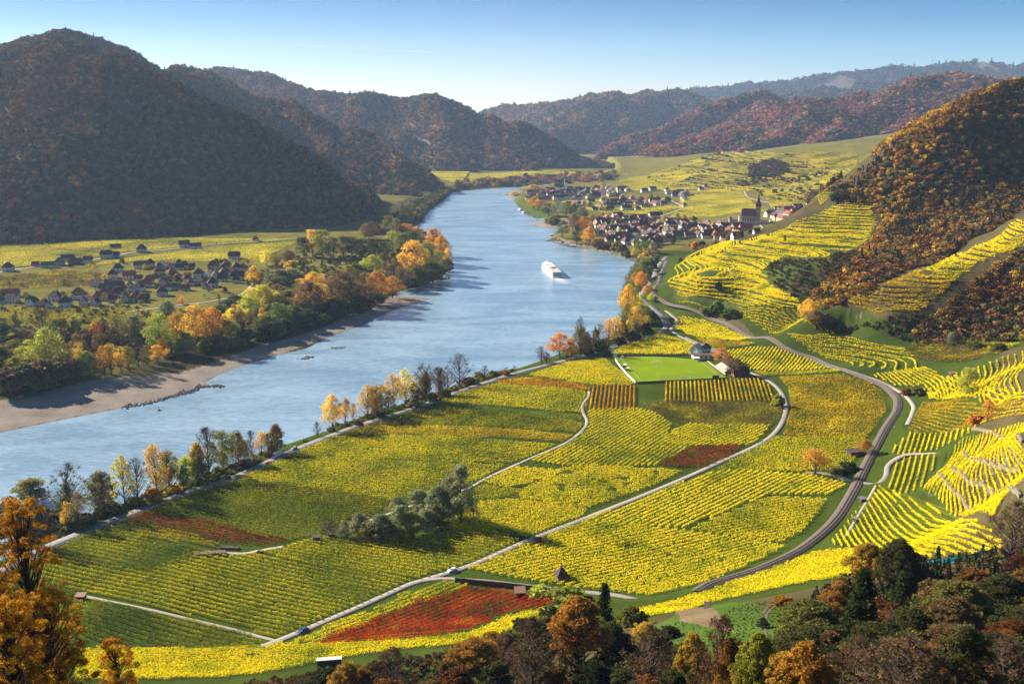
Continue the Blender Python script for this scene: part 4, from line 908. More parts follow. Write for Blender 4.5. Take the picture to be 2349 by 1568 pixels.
# ================= TREES =================
M_BARK = solid('bark', (0.085, 0.060, 0.042), 0.95, 2.0, 0.3); M_BARKD = solid('dark_bark', (0.035, 0.026, 0.02), 0.95, 2.0, 0.3); M_TWIG = solid('twigs', (0.13, 0.085, 0.055), 0.95, 0.8, 0.3)
M_LEAF = leaf_mat('tree_leaves', [(0.0, (0.6,0.6,0.5)), (0.45, (1.2,1.2,1.15)), (1.0, (2.0,1.95,1.6))], 0.12, 0.7, 0.42, objcol=True, wp=0.5)
def tree_proto(kind, seed, Hh=20.0):
    """trunk with limbs and a crown of leaf clusters; full height about Hh, half width returned"""
    g = np.random.default_rng(seed); r_ = random.Random(seed)
    P = dict(round=(.16, .42, .97, 60, 60, .36, .11, 0), tall=(.10, .24, 1.0, 60, 50, .36, .085, 0), willow=(.03, .40, .95, 70, 60, .32, .11, 0), bare=(.20, .36, .97, 60, 5, .22, .09, 14),
             sparse=(.16, .36, .97, 56, 36, .30, .09, 8), bush=(.02, .62, .9, 36, 44, .42, .14, 0), upright=(.03, .27, 1.0, 60, 60, .30, .085, 0), near=(.16, .42, .96, 150, 62, .17, .062, 3),
             nearbare=(.12, .42, .97, 110, 9, .14, .05, 16), nearbush=(.02, .60, .9, 110, 60, .20, .075, 3), fir=(.03, .25, 1.0, 90, 26, .26, .06, 0))[kind]
    t0, R, top, nc, nl, ls, cr, tw = P; R *= Hh; tr = MB(); tk = MB()
    lean = np.array([r_.uniform(-.04, .04), r_.uniform(-.04, .04)])
    nl = int(nl*1.5); ls *= .80
    nst = 1 if kind not in ('willow', 'bush', 'nearbush', 'upright', 'nearbare') else 3
    stems = []
    for s in range(nst):
        off = np.array([r_.uniform(-.5, .5), r_.uniform(-.5, .5)])*(0 if nst == 1 else R*.35); pts = []
        for i in range(6):
            h = i/5*Hh*(0.82 if kind != 'fir' else .97)
            w = off*(h/Hh+.15)+lean*h+np.array([r_.uniform(-.02, .02), r_.uniform(-.02, .02)])*h*.5; pts.append((w[0], w[1], h-0.3*(i == 0)))
        rad = [Hh*.020*(1-i/5.6)/(1 if nst == 1 else 1.5) for i in range(6)]; tk.tube(pts, rad, 6); stems.append(pts)
    cen = []
    for i in range(nc):
        if kind == 'fir':
            h = t0+(1-t0)*(i/nc)**.9; rr = R*(1-h)*r_.uniform(.5, 1.0)
        else:
            h = t0+(top-t0)*r_.uniform(.12, 1)**.9; q = (h-t0)/(top-t0)
            prof = math.sin(math.pi*min(1, .12+.88*q)**(.75 if kind in ('round', 'near', 'sparse', 'bare', 'nearbare') else .6))**.6 if kind != 'tall' else math.sin(math.pi*(.15+.8*q))**.45
            if kind in ('bush', 'nearbush', 'willow', 'upright'): prof = math.sqrt(max(0.02, 1-q**2.2))*(.75+.25*min(1, q*4))
            rr = R*prof*math.sqrt(r_.uniform(.12, 1))*r_.uniform(.75, 1.12)
        a = r_.uniform(0, 2*math.pi); c = np.array([rr*math.cos(a), rr*math.sin(a), h*Hh]); cen.append(c)
        st = stems[i % nst]; hb = max(.05, h-.16-.5*rr/Hh)*Hh; b = np.array([np.interp(hb, [p[2] for p in st], [p[k] for p in st]) for k in range(2)]+[hb])
        if kind != 'fir' and i % (1 if tw else 2) == 0:
            m = b*.45+c*.55+np.array([0, 0, -.02*Hh]); tk.tube([b, m, c], [Hh*.0065, Hh*.004, Hh*.0015], 4, False)
    cen = np.array(cen); w = np.repeat(np.arange(len(cen)), nl); d = g.normal(size=(len(w), 3)); d /= np.linalg.norm(d, axis=1)[:, None]
    rad = cr*Hh*(1+.4*g.uniform(-1, 1, len(cen)))[w]; pos = cen[w]+d*(rad*g.uniform(.35, 1, len(w))**.6)[:, None]*np.array([1, 1, .75])
    pos[:, 2] = np.clip(pos[:, 2], 0.3, Hh*1.02)
    if tw:
        for c in cen:
            for j in range(tw):
                dd = Vector((r_.gauss(0, 1), r_.gauss(0, 1), r_.gauss(.6, .7))).normalized()*Hh*r_.uniform(.05, .12); p = Vector(c)
                q = p+dd; s = dd.orthogonal().normalized()*Hh*.0022; n = len(tr.v); tr.v += [tuple(p-s), tuple(p+s), tuple(q)]; tr.f.append((n, n+1, n+2))
                s = dd.cross(s).normalized()*Hh*.0022; n = len(tr.v); tr.v += [tuple(p-s), tuple(p+s), tuple(q)]; tr.f.append((n, n+1, n+2))
    root = empty(kind+'_source', (0, 0, 0))
    Q = rand_quads(pos, ls*g.uniform(.7, 1.3, len(pos)), g).reshape(-1, 3)
    cr_ = mesh_np('crown', Q, np.arange(len(Q)), 4, M_LEAF, parent=root)
    tk.build('trunk', M_BARK if kind not in ('near', 'nearbush', 'fir') else M_BARKD, root)
    if tw: tr.build('twigs', M_TWIG, root)
    reg(root); return (root, R*1.02, Hh)
SRC = {k: [tree_proto(k, 500+17*i+sum(map(ord, k)), h) for i in range(n)] for k, n, h in (('round', 3, 20), ('tall', 2, 20), ('willow', 2, 14), ('bare', 3, 20), ('sparse', 3, 20), ('bush', 3, 5), ('upright', 2, 20), ('near', 3, 10), ('nearbare', 2, 9), ('nearbush', 2, 5), ('fir', 2, 12))}
COL = {'golden': (.60,.38,.05), 'yellow': (.62,.53,.045), 'orange': (.50,.25,.035), 'olive': (.21,.20,.05), 'yellow-green': (.33,.34,.045), 'green': (.12,.16,.035), 'dark green': (.04,.06,.02), 'grey-green': (.20,.215,.115),
       'brown': (.22,.14,.055), 'russet': (.27,.12,.035), 'dull brown': (.15,.105,.05), 'bare brown': (.24,.16,.075), 'dark olive': (.10,.11,.035), 'red-brown': (.18,.065,.03)}
FORMW = {'round': 'broad tree', 'tall': 'tall slim tree', 'willow': 'bushy willow', 'bare': 'leafless tree', 'sparse': 'thin-leaved tree', 'bush': 'shrub', 'upright': 'upright bushy tree', 'near': 'leafy tree', 'nearbare': 'twiggy bare tree', 'nearbush': 'dense shrub', 'fir': 'conifer'}
NTREE = [0]; FS = 'on the dark wooded slope in front'; LW = 'in the wood on the left bank'
def put_tree(x, y, H, W, kind, colr, where, group, z=None, what=None):
    z = Hs(x, y) if z is None else z; i = random.randrange(len(SRC[kind])); src, R, Hp = SRC[kind][i]
    c = COL[colr]; shade_dk = .50 if where == FS else 1.0; br = random.uniform(.85, 1.15)*shade_dk; c = tuple(k*br*random.uniform(.95, 1.06) for k in c)  # near-slope leaf colours darkened to stand in for hillside shade
    W = W*(1.42 if where == LW else 1.30); H = H*(1.12 if where == LW else 1.05); sc = (W/(2*R)*random.uniform(.95, 1.05), W/(2*R), H/Hp)
    t = copy_tree(src, (x, y, z-0.1), random.uniform(0, 6.28), sc, c)
    t.name = {'bush': 'shrub', 'nearbush': 'shrub', 'willow': 'willow_tree', 'fir': 'conifer_tree', 'bare': 'bare_tree', 'nearbare': 'bare_tree'}.get(kind, 'broadleaf_tree')
    want(t, what or (colr+' '+FORMW[kind]).replace('bare brown leafless', 'brown leafless').replace('bare brown twiggy bare', 'brown twiggy bare'), where, 'shrub' if 'bush' in kind and kind != 'upright' else 'tree', group); NTREE[0] += 1; return t
def tree(u, vb, vt, w, kind, colr, where, group, what=None):
    h = hit(u, vb)
    if h is None: return
    x, y = h; X, Y, Z = ray(u, vt); zt = CAMZ+Z/Y*y; zb = Hs(x, y); zb = max(zb, 0.3); H = max(zt-zb, 1.2); W = w*math.hypot(y, CAMZ-zb)/F
    return put_tree(x, y, H, max(W, 1.0), kind, colr, where, group, zb, what)
RS = 'between the riverside road and the river'; RG = 'trees along the riverside road'
for a in [(73,1166,1101,70,'willow','olive'),(164,1204,1066,88,'bare','bare brown'),(120,1206,1170,60,'bush','dark olive'),(232,1172,1085,62,'willow','grey-green'),(287,1166,1050,50,'sparse','yellow'),(318,1158,1053,58,'bare','bare brown'),
    (362,1146,1024,56,'sparse','golden'),(388,1130,1040,42,'sparse','yellow-green'),(429,1118,1050,52,'round','yellow-green'),(451,1105,1036,52,'round','olive'),(480,1094,985,72,'bare','bare brown'),(513,1077,992,62,'round','olive'),
    (547,1067,992,52,'round','olive'),(578,1050,990,34,'bare','bare brown'),(601,1045,992,32,'sparse','golden'),(622,1040,990,34,'sparse','yellow'),(728,1001,969,24,'bare','dull brown'),(762,988,908,46,'round','golden'),(793,977,914,30,'sparse','orange'),
    (810,970,925,18,'sparse','golden'),(844,960,886,48,'sparse','golden'),(875,947,884,50,'sparse','golden'),(904,937,860,46,'sparse','golden'),(931,929,851,50,'sparse','yellow'),(974,919,836,60,'bare','bare brown'),(1006,905,843,46,'bare','bare brown'),
    (1027,896,852,36,'bare','orange'),(1054,889,812,56,'bare','dull brown'),(1112,869,839,20,'bare','dull brown'),(1098,872,853,26,'bush','olive'),(1075,882,864,26,'bush','red-brown'),(1130,864,850,24,'bush','olive'),(1160,860,848,18,'bush','russet'),(1181,857,838,12,'bare','bare brown'),
    (1242,835,795,32,'bare','dull brown'),(1254,834,808,18,'sparse','red-brown'),(1283,821,766,52,'round','orange'),(1310,816,774,26,'sparse','golden'),(1330,813,752,36,'sparse','olive'),(1332,812,729,34,'bare','bare brown'),(1348,810,766,26,'sparse','red-brown'),(1372,798,744,42,'bare','bare brown'),(1396,794,734,32,'sparse','golden'),(1413,788,728,38,'sparse','golden'),
    (1437,777,700,36,'sparse','olive'),(1455,766,706,46,'round','golden'),(1473,757,700,44,'round','olive'),(1442,735,655,42,'round','golden'),(1462,728,680,40,'round','yellow'),(1437,702,658,30,'round','golden'),(1490,745,712,34,'bush','dark olive'),(1470,668,624,30,'round','orange'),(1456,655,626,22,'sparse','orange'),(1487,676,654,24,'round','orange'),(1493,692,673,16,'round','yellow'),
    (1468,642,612,22,'sparse','russet'),(1480,650,600,24,'tall','dark olive'),(1478,632,592,26,'tall','olive'),(1492,622,590,26,'bush','grey-green'),(1470,614,590,24,'bare','bare brown'),(1500,604,582,22,'bush','grey-green'),(1471,580,542,32,'round','green'),(1489,580,552,28,'round','yellow-green'),(1504,595,570,18,'round','red-brown'),(1454,591,570,16,'round','yellow'),(1480,596,578,24,'bush','golden'),
    (1440,590,574,22,'bush','dull brown'),(1020,912,898,26,'bush','dark olive'),(950,932,918,28,'bush','olive'),(870,956,942,24,'bush','dark olive'),(820,975,962,18,'bush','olive'),(990,916,900,22,'bush','russet'),(700,1012,1006,10,'bush','olive'),
    (180,1212,1180,66,'bush','dark olive'),(250,1182,1150,50,'bush','dark olive'),(310,1162,1140,36,'bush','olive'),(350,1152,1120,36,'bush','orange'),(400,1130,1112,34,'bush','golden'),(500,1086,1070,24,'bush','olive'),(90,1222,1160,70,'bush','dull brown'),(40,1240,1150,80,'bush','dull brown'),
    (1380,806,784,30,'bush','dark olive'),(1420,790,772,30,'bush','dark green'),(1350,814,796,24,'bush','dull brown'),(1450,782,760,30,'bush','dull brown'),(1482,766,742,30,'bush','dark olive'),(1390,812,800,14,'bush','dull brown')]:
    tree(*a, RS, RG)
_rr = random.Random(31); _ra = np.array([(60,1280),(122,1250),(290,1183),(420,1135),(540,1095),(640,1049),(830,975),(950,937),(1060,897),(1300,827),(1400,800),(1480,775)], float)
for _lo, _hi, _cnt in ((40, 640, 22), (830, 1085, 9), (1300, 1470, 9)):
    for i in range(_cnt):
        u = _rr.uniform(_lo, _hi); vb = np.interp(u, _ra[:, 0], _ra[:, 1])-_rr.uniform(8, 18)*(1.2 if u < 640 else .7); hh_ = (118-.045*u)*_rr.uniform(.5, .95)
        tree(u, vb, vb-hh_, hh_*_rr.uniform(.38, .55), _rr.choice(['sparse', 'bare', 'sparse', 'willow', 'bare', 'round']), _rr.choice(['olive', 'bare brown', 'golden', 'brown', 'dark olive', 'yellow', 'dull brown']), RS, RG)
LW = 'in the wood on the left bank'; LG = 'trees of the left bank wood'
for a in [(113,856,761,72,'round','yellow-green'),(34,832,785,52,'round','olive'),(60,850,800,60,'round','yellow-green'),(99,768,706,52,'bare','bare brown'),(144,798,740,42,'round','dark green'),(178,798,740,38,'round','dark green'),(273,790,727,56,'sparse','olive'),(308,778,730,38,'willow','grey-green'),
    (369,804,728,56,'round','yellow-green'),(410,780,723,42,'round','orange'),(451,797,710,58,'round','golden'),(489,790,715,62,'round','orange'),(424,814,766,42,'willow','olive'),(526,790,740,48,'round','olive'),(543,745,705,46,'round','yellow'),(574,730,686,54,'round','yellow-green'),(600,708,660,66,'round','yellow'),
    (386,725,693,30,'willow','grey-green'),(721,682,629,56,'round','golden'),(711,722,652,68,'round','brown'),(735,715,655,50,'sparse','golden'),(779,708,629,72,'sparse','brown'),(760,700,640,50,'sparse','brown'),(615,773,728,62,'willow','dark olive'),(667,750,705,56,'willow','dark olive'),(705,742,712,44,'bush','dark green'),(765,728,690,52,'willow','dark green'),(640,760,700,50,'round','green'),
    (202,864,812,48,'willow','olive'),(240,862,800,32,'sparse','orange'),(256,860,795,34,'sparse','golden'),(278,856,800,30,'sparse','golden'),(297,851,800,30,'sparse','olive'),(318,845,780,36,'bare','bare brown'),(338,838,795,30,'sparse','olive'),(362,830,795,38,'round','golden'),(386,820,800,20,'bush','orange'),
    (584,654,614,28,'round','golden'),(600,650,625,20,'bush','olive'),(640,662,622,54,'willow','grey-green'),(672,658,620,50,'willow','grey-green'),(670,623,600,30,'bush','golden'),(612,609,578,28,'round','yellow'),(632,612,580,26,'sparse','brown'),(660,602,576,38,'round','brown'),(697,589,549,26,'tall','dark olive'),(718,589,535,26,'tall','golden'),(740,592,535,32,'tall','yellow-green'),
    (765,592,548,30,'sparse','brown'),(788,589,546,28,'tall','olive'),(808,589,548,26,'tall','dull brown'),(828,590,550,26,'tall','olive'),(848,590,550,26,'tall','olive'),(868,588,552,24,'tall','dark olive'),(887,587,552,24,'tall','olive'),
    (853,549,511,38,'sparse','dull brown'),(838,552,516,24,'sparse','bare brown'),(890,535,498,30,'round','olive'),(908,540,505,24,'round','olive'),(925,538,515,46,'round','orange'),(955,541,522,30,'round','orange'),(900,578,535,38,'round','yellow-green'),(942,571,534,48,'round','green'),(920,572,540,34,'round','green'),(974,572,540,30,'sparse','brown'),(996,585,532,32,'tall','orange'),
    (1013,605,546,38,'round','orange'),(1026,612,575,22,'round','golden'),(990,600,560,40,'round','olive'),(952,643,561,62,'round','golden'),(983,637,563,48,'round','olive'),(975,642,590,14,'tall','golden'),(1010,628,580,36,'round','olive'),(856,626,588,38,'round','yellow-green'),(840,622,596,24,'bush','yellow-green'),(887,640,590,52,'bare','bare brown'),(905,645,598,38,'sparse','brown'),
    (818,626,606,34,'bush','green'),(866,691,628,48,'round','orange'),(900,684,638,44,'sparse','orange'),(808,709,624,68,'sparse','brown'),(840,702,632,50,'sparse','brown'),(993,650,607,46,'willow','dark olive'),(960,660,615,42,'willow','dark olive'),(925,668,620,46,'sparse','dull brown'),(940,664,640,34,'bush','dark green'),(1022,622,596,24,'bush','dark green'),
    (825,712,680,46,'bush','dark green'),(860,700,672,34,'bush','dark olive'),(790,722,690,44,'bush','dark olive'),(740,732,700,46,'bush','dark green'),(690,748,720,40,'bush','dark green'),(650,765,736,44,'bush','dark green'),(600,782,750,44,'bush','dark green'),(565,790,756,44,'bush','dark olive'),(540,798,772,34,'bush','olive'),(470,805,780,30,'bush','olive'),(500,800,770,34,'bush','dark olive'),
    (20,905,850,70,'bush','dull brown'),(60,900,840,70,'bush','dark olive'),(100,892,830,60,'bush','dull brown'),(130,880,836,56,'bush','dark olive'),(150,872,835,44,'bush','brown'),(175,868,838,36,'bush','brown'),(0,870,800,70,'willow','dull brown'),(10,800,748,60,'willow','dark olive'),(60,800,760,60,'sparse','brown'),(-30,880,820,60,'willow','dull brown'),
    (215,800,760,50,'sparse','red-brown'),(245,792,744,40,'sparse','red-brown'),(225,775,742,40,'bush','dull brown'),(330,795,760,40,'bush','dark olive'),(200,810,770,50,'bush','dull brown'),(300,815,790,40,'bush','dark olive'),(350,780,750,34,'sparse','brown'),(340,742,715,30,'bare','dull brown'),(505,730,680,14,'bare','dull brown'),(505,735,704,44,'willow','dark olive'),(450,735,708,44,'willow','dark olive'),(430,745,716,40,'sparse','red-brown'),
    (540,700,678,34,'willow','dark olive'),(525,715,690,40,'willow','dark olive'),(635,700,655,44,'sparse','bare brown'),(660,710,670,44,'willow','olive'),(685,700,655,44,'sparse','olive'),(690,725,690,40,'willow','dark olive'),(620,690,650,34,'bush','olive'),(745,745,722,30,'bush','dark olive')]:
    tree(*a, LW, LG)
LW_ = LW; _lr = random.Random(9); _bp = hits(BELT); _ba = np.array(_bp); _k = 0
while _k < 55:
    _x0 = _lr.uniform(_ba[:, 0].min(), _ba[:, 0].max()); _y0 = _lr.uniform(_ba[:, 1].min(), _ba[:, 1].max())
    if not inside(np.array([_x0]), np.array([_y0]), _bp)[0] or river_sd(np.array([_x0]), np.array([_y0]))[0] < 12: continue
    _k += 1; _H = _lr.uniform(11, 21); put_tree(_x0, _y0, _H, _H*_lr.uniform(.35, .5), _lr.choice(['sparse', 'round', 'bare', 'willow', 'sparse']), _lr.choice(['brown', 'golden', 'olive', 'bare brown', 'dark olive', 'golden', 'dull brown', 'orange']), LW, LG)
WC = 'in the willow clump amid the vineyards'; WG = 'willow clump amid the vineyards'
for a in [(1058,1199,1075,64,'upright','grey-green'),(1030,1190,1095,48,'willow','grey-green'),(1004,1196,1118,52,'willow','grey-green'),(961,1164,1124,42,'willow','grey-green'),(968,1190,1155,30,'bush','grey-green'),(914,1178,1140,38,'willow','grey-green'),(918,1236,1162,44,'willow','grey-green'),(875,1238,1182,52,'willow','grey-green'),
    (846,1236,1195,40,'willow','olive'),(825,1229,1180,44,'willow','grey-green'),(947,1232,1176,46,'willow','olive'),(978,1220,1170,46,'willow','grey-green'),(790,1235,1194,24,'willow','grey-green'),(935,1240,1200,28,'bush','yellow-green'),(900,1242,1205,32,'bush','olive'),(1000,1212,1160,40,'willow','dark olive'),(862,1242,1212,30,'bush','olive')]:
    tree(*a, WC, WG)
for a, wh in [((759,1228,1193,38,'bare','dull brown'), 'over the dark wooden hut in the field'), ((1870,1087,1031,62,'sparse','orange'), 'standing alone beside the lane to the railway crossing'), ((1985,1040,1009,30,'round','orange'), 'beside the shed at the railway'), ((1946,1078,1060,42,'bush','dark green'), 'between the lane and the railway crossing'),
    ((1920,1085,1070,36,'bush','olive'), 'next to the railway crossing lane'), ((2219,906,848,44,'upright','yellow-green'), 'standing alone on the sloping vineyard'), ((1785,933,905,28,'bush','yellow-green'), 'at the outer bend of the farm lane'), ((1688,860,823,40,'round','dull brown'), 'behind the bleachers of the pitch'),
    ((1655,832,798,36,'round','orange'), 'behind the clubhouse'), ((1672,845,815,24,'round','russet'), 'between the clubhouse and the bleachers'), ((1645,725,690,36,'bush','green'), 'above the brown railway bank'), ((1625,722,704,30,'bush','green'), 'at the left end of the brown railway bank'), ((1675,728,706,40,'bush','green'), 'at the right end of the brown railway bank'), ((1648,664,645,16,'bush','dark green'), 'alone on the great terraces'),
    ((1854,735,687,38,'round','golden'), 'at the mouth of the dark gully'), ((1870,748,712,40,'round','brown'), 'at the mouth of the dark gully'), ((1929,460,424,28,'upright','dark green'), 'on the skyline above the terraces'), ((1915,462,442,22,'bush','dark green'), 'on the skyline above the terraces'),
    ((2264,968,918,34,'sparse','orange'), 'on the golden field at the right'), ((2240,975,950,34,'bush','orange'), 'on the golden field at the right'), ((2103,906,884,26,'bush','olive'), 'beside the path at the railway bend'), ((2080,905,890,24,'bush','red-brown'), 'beside the path at the railway bend'), ((2182,790,762,20,'willow','grey-green'), 'at the foot of the second spur'), ((2240,800,782,34,'bush','dark olive'), 'at the foot of the second spur'),
    ((2290,808,786,34,'bush','dark olive'), 'at the foot of the second spur'), ((1310,1376,1345,60,'bush','yellow-green'), 'above the dry stone wall'), ((1280,1372,1350,50,'bush','olive'), 'above the dry stone wall'), ((1240,1366,1345,50,'bush','yellow-green'), 'above the dry stone wall'),
    ((1720,536,526,14,'bush','grey-green'), 'below the church'), ((1800,555,540,8,'fir','dark green'), 'on the terraces'), ((1560,600,590,10,'bush','green'), 'at the top of the first terraces')]:
    tree(*a, wh, 'single trees among the fields')
# dark wooded slope in front
FS = 'on the dark wooded slope in front'; FG = 'trees of the near slope'
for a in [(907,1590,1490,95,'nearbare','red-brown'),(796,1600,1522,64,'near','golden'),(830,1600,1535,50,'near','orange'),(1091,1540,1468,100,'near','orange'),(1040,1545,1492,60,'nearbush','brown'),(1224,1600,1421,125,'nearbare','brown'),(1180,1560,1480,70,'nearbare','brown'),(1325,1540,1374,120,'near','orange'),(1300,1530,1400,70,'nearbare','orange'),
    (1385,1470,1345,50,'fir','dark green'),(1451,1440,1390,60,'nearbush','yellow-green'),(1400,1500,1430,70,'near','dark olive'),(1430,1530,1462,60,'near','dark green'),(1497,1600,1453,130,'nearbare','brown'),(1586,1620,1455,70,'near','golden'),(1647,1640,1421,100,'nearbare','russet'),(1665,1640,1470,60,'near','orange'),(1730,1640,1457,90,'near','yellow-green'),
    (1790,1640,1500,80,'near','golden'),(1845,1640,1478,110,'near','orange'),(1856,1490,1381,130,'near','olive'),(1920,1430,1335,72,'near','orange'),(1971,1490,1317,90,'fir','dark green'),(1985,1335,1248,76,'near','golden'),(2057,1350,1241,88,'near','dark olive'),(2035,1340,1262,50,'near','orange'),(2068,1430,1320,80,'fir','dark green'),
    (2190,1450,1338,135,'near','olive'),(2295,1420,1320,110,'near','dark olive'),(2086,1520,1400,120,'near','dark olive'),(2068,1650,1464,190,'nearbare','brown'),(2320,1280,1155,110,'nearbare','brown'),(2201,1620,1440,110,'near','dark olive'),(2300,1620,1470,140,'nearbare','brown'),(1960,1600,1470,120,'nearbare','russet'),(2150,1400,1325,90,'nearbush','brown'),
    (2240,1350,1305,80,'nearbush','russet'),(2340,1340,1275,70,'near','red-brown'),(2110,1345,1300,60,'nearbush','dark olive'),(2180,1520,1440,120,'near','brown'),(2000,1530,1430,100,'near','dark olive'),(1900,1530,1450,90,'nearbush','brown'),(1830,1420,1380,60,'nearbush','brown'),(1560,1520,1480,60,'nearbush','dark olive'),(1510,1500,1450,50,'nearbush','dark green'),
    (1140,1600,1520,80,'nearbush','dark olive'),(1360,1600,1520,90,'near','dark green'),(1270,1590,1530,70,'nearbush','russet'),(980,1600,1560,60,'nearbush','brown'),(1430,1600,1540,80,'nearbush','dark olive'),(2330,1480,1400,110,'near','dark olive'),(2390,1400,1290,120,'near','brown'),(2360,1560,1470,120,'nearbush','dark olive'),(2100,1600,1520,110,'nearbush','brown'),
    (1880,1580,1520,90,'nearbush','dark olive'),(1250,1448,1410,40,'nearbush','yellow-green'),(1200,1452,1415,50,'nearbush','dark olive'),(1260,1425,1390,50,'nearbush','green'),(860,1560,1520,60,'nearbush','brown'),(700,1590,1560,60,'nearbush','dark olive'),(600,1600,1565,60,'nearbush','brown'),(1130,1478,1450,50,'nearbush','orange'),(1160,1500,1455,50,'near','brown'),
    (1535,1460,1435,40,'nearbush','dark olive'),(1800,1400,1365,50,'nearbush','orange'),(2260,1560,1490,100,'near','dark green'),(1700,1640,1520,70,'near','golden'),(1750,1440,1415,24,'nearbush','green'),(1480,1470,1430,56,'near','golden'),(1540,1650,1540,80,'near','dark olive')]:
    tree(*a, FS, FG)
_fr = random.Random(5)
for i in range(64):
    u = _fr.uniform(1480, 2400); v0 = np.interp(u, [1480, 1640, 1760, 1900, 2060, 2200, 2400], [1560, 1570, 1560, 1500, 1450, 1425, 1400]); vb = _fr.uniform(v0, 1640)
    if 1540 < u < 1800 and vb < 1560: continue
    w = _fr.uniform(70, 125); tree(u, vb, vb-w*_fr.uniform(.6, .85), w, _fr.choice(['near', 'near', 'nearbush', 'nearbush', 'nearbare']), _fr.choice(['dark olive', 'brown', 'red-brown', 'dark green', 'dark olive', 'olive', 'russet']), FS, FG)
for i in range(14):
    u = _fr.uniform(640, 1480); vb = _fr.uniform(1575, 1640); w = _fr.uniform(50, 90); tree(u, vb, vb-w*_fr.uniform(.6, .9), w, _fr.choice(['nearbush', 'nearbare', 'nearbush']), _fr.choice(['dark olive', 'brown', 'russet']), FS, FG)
# big oak at the lower left
M_OAK = leaf_mat('oak_leaves', [(0.0, (0.10,0.035,0.006)), (0.35, (0.38,0.14,0.012)), (0.65, (0.62,0.30,0.02)), (1.0, (0.80,0.50,0.03))], 0.5, 0.8, 0.3, wp=0.8)
def oak(x, y, H, W, n, seed, colr, label):
    g = np.random.default_rng(seed); root = empty('oak_tree', (x, y, Hs(x, y)-.3)); r_ = random.Random(seed); tk = MB(); zt = H
    pts = [(0, 0, 0), (.2, .1, H*.3), (-.3, .2, H*.6), (.1, 0, H*.92)]; tk.tube(pts, [.34, .27, .18, .05], 8); cen = []
    for i in range(n):
        h = r_.uniform(.12, 1.0)**.8; R = W/2*math.sqrt(max(.05, 1-((h-.42)/.62)**2)) if True else 0
        a = r_.uniform(0, 6.283); rr = R*math.sqrt(r_.uniform(.1, 1)); c = np.array([rr*math.cos(a), rr*math.sin(a), h*H]); cen.append(c)
        b = np.array([0, 0, max(.15, h-.2)*H]); m = b*.5+c*.5+np.array([r_.uniform(-.3, .3), r_.uniform(-.3, .3), -.3]); tk.tube([b, m, c], [.09, .05, .015], 4, False)
    cen = np.array(cen); nl = 150; w = np.repeat(np.arange(n), nl); d = g.normal(size=(len(w), 3)); d /= np.linalg.norm(d, axis=1)[:, None]
    pos = cen[w]+d*(0.50*g.uniform(.2, 1, len(w))**.5)[:, None]*np.array([1.15, 1.15, .75])
    Q = rand_quads(pos, .085*g.uniform(.7, 1.3, len(pos)), g).reshape(-1, 3); cr = mesh_np('crown', Q, np.arange(len(Q)), 4, M_OAK, parent=root); cr.color = (*COL[colr], 1)
    tk.build('trunk', M_BARKD, root); tag(root, label, 'tree', 'oaks at the lower left'); return root
def oak_at(u, vb, vt, w, y, n, seed, colr, label):
    X, Y, Z = ray(u, vt); x = X/Y*y; zt = CAMZ+Z/Y*y; zb = Hs(x, y); oak(x, y, zt-zb+.3, w*math.hypot(y, 40)/F*1.0, n, seed, colr, label)
oak_at(40, 1568, 1140, 170, 118, 260, 11, 'orange', 'tall orange oak rising at the lower left edge')
oak_at(-70, 1568, 1150, 220, 112, 200, 15, 'orange', 'orange oak cut off by the left edge')
oak_at(95, 1568, 1362, 210, 104, 260, 12, 'orange', 'broad dark orange oak in the bottom left corner')
oak_at(10, 1568, 1380, 200, 96, 220, 13, 'russet', 'russet oak filling the very bottom left corner')
oak_at(262, 1568, 1470, 105, 122, 110, 14, 'golden', 'small golden-orange oak at the bottom beside the yellow vineyard strip')
print('TREES', NTREE)
# ================= BUILDINGS =================
def colmat(name, rough=0.9, scale=0.6, var=0.2):
    nt = NT(name); oi = nt.n('ObjectInfo'); f = pnoise(nt, scale, 4); cc = nt.n('CombineColor')
    q = mth(nt, 'ADD', mth(nt, 'MULTIPLY', f, var*2), 1-var); [nt.l(q, cc.inputs[i]) for i in range(3)]
    c = mixc(nt, 1.0, oi.outputs['Color'], cc.outputs[0], 'MULTIPLY'); p = nt.n('BsdfPrincipled', Roughness=rough); nt.l(c, p.inputs['Base Color']); p.inputs['Specular IOR Level'].default_value = 0.2
    nt.l(p.outputs[0], nt.out.inputs[0]); return nt.m
M_WALL = colmat('plaster_wall', .9, .5, .12); M_ROOF = colmat('roof_tiles', .85, 1.2, .3)
M_GLASS = solid('window_glass', (0.03, 0.035, 0.045), 0.15); M_WOOD = solid('dark_wood', (0.06, 0.038, 0.024), 0.9, 1.0, .3); M_STONE = solid('dry_stone', (0.15, 0.12, 0.085), 0.95, 1.2, .45)
M_WHITE = solid('white_paint', (0.78, 0.78, 0.76), 0.5); M_BRICK = solid('chimney_brick', (0.25, 0.13, 0.09), .9)
M_METAL = solid('grey_metal', (0.35, 0.36, 0.37), 0.4, metal=0.6); M_DARK = solid('dark_rubber', (0.02, 0.02, 0.022), 0.7)
WALLC = {'white': (0.515,0.499,0.468), 'cream': (0.452,0.406,0.312), 'yellow': (0.468,0.367,0.172), 'pink': (0.406,0.281,0.250), 'brick': (0.203,0.070,0.047), 'grey': (0.281,0.273,0.265), 'brown': (0.078,0.051,0.031), 'stone': (0.187,0.148,0.101)}
ROOFC = {'dark': (.055,.034,.028), 'slate': (.085,.075,.072), 'red': (.24,.065,.042), 'brown': (.13,.055,.038), 'pale': (.45,.42,.40), 'rusty': (.20,.08,.05)}
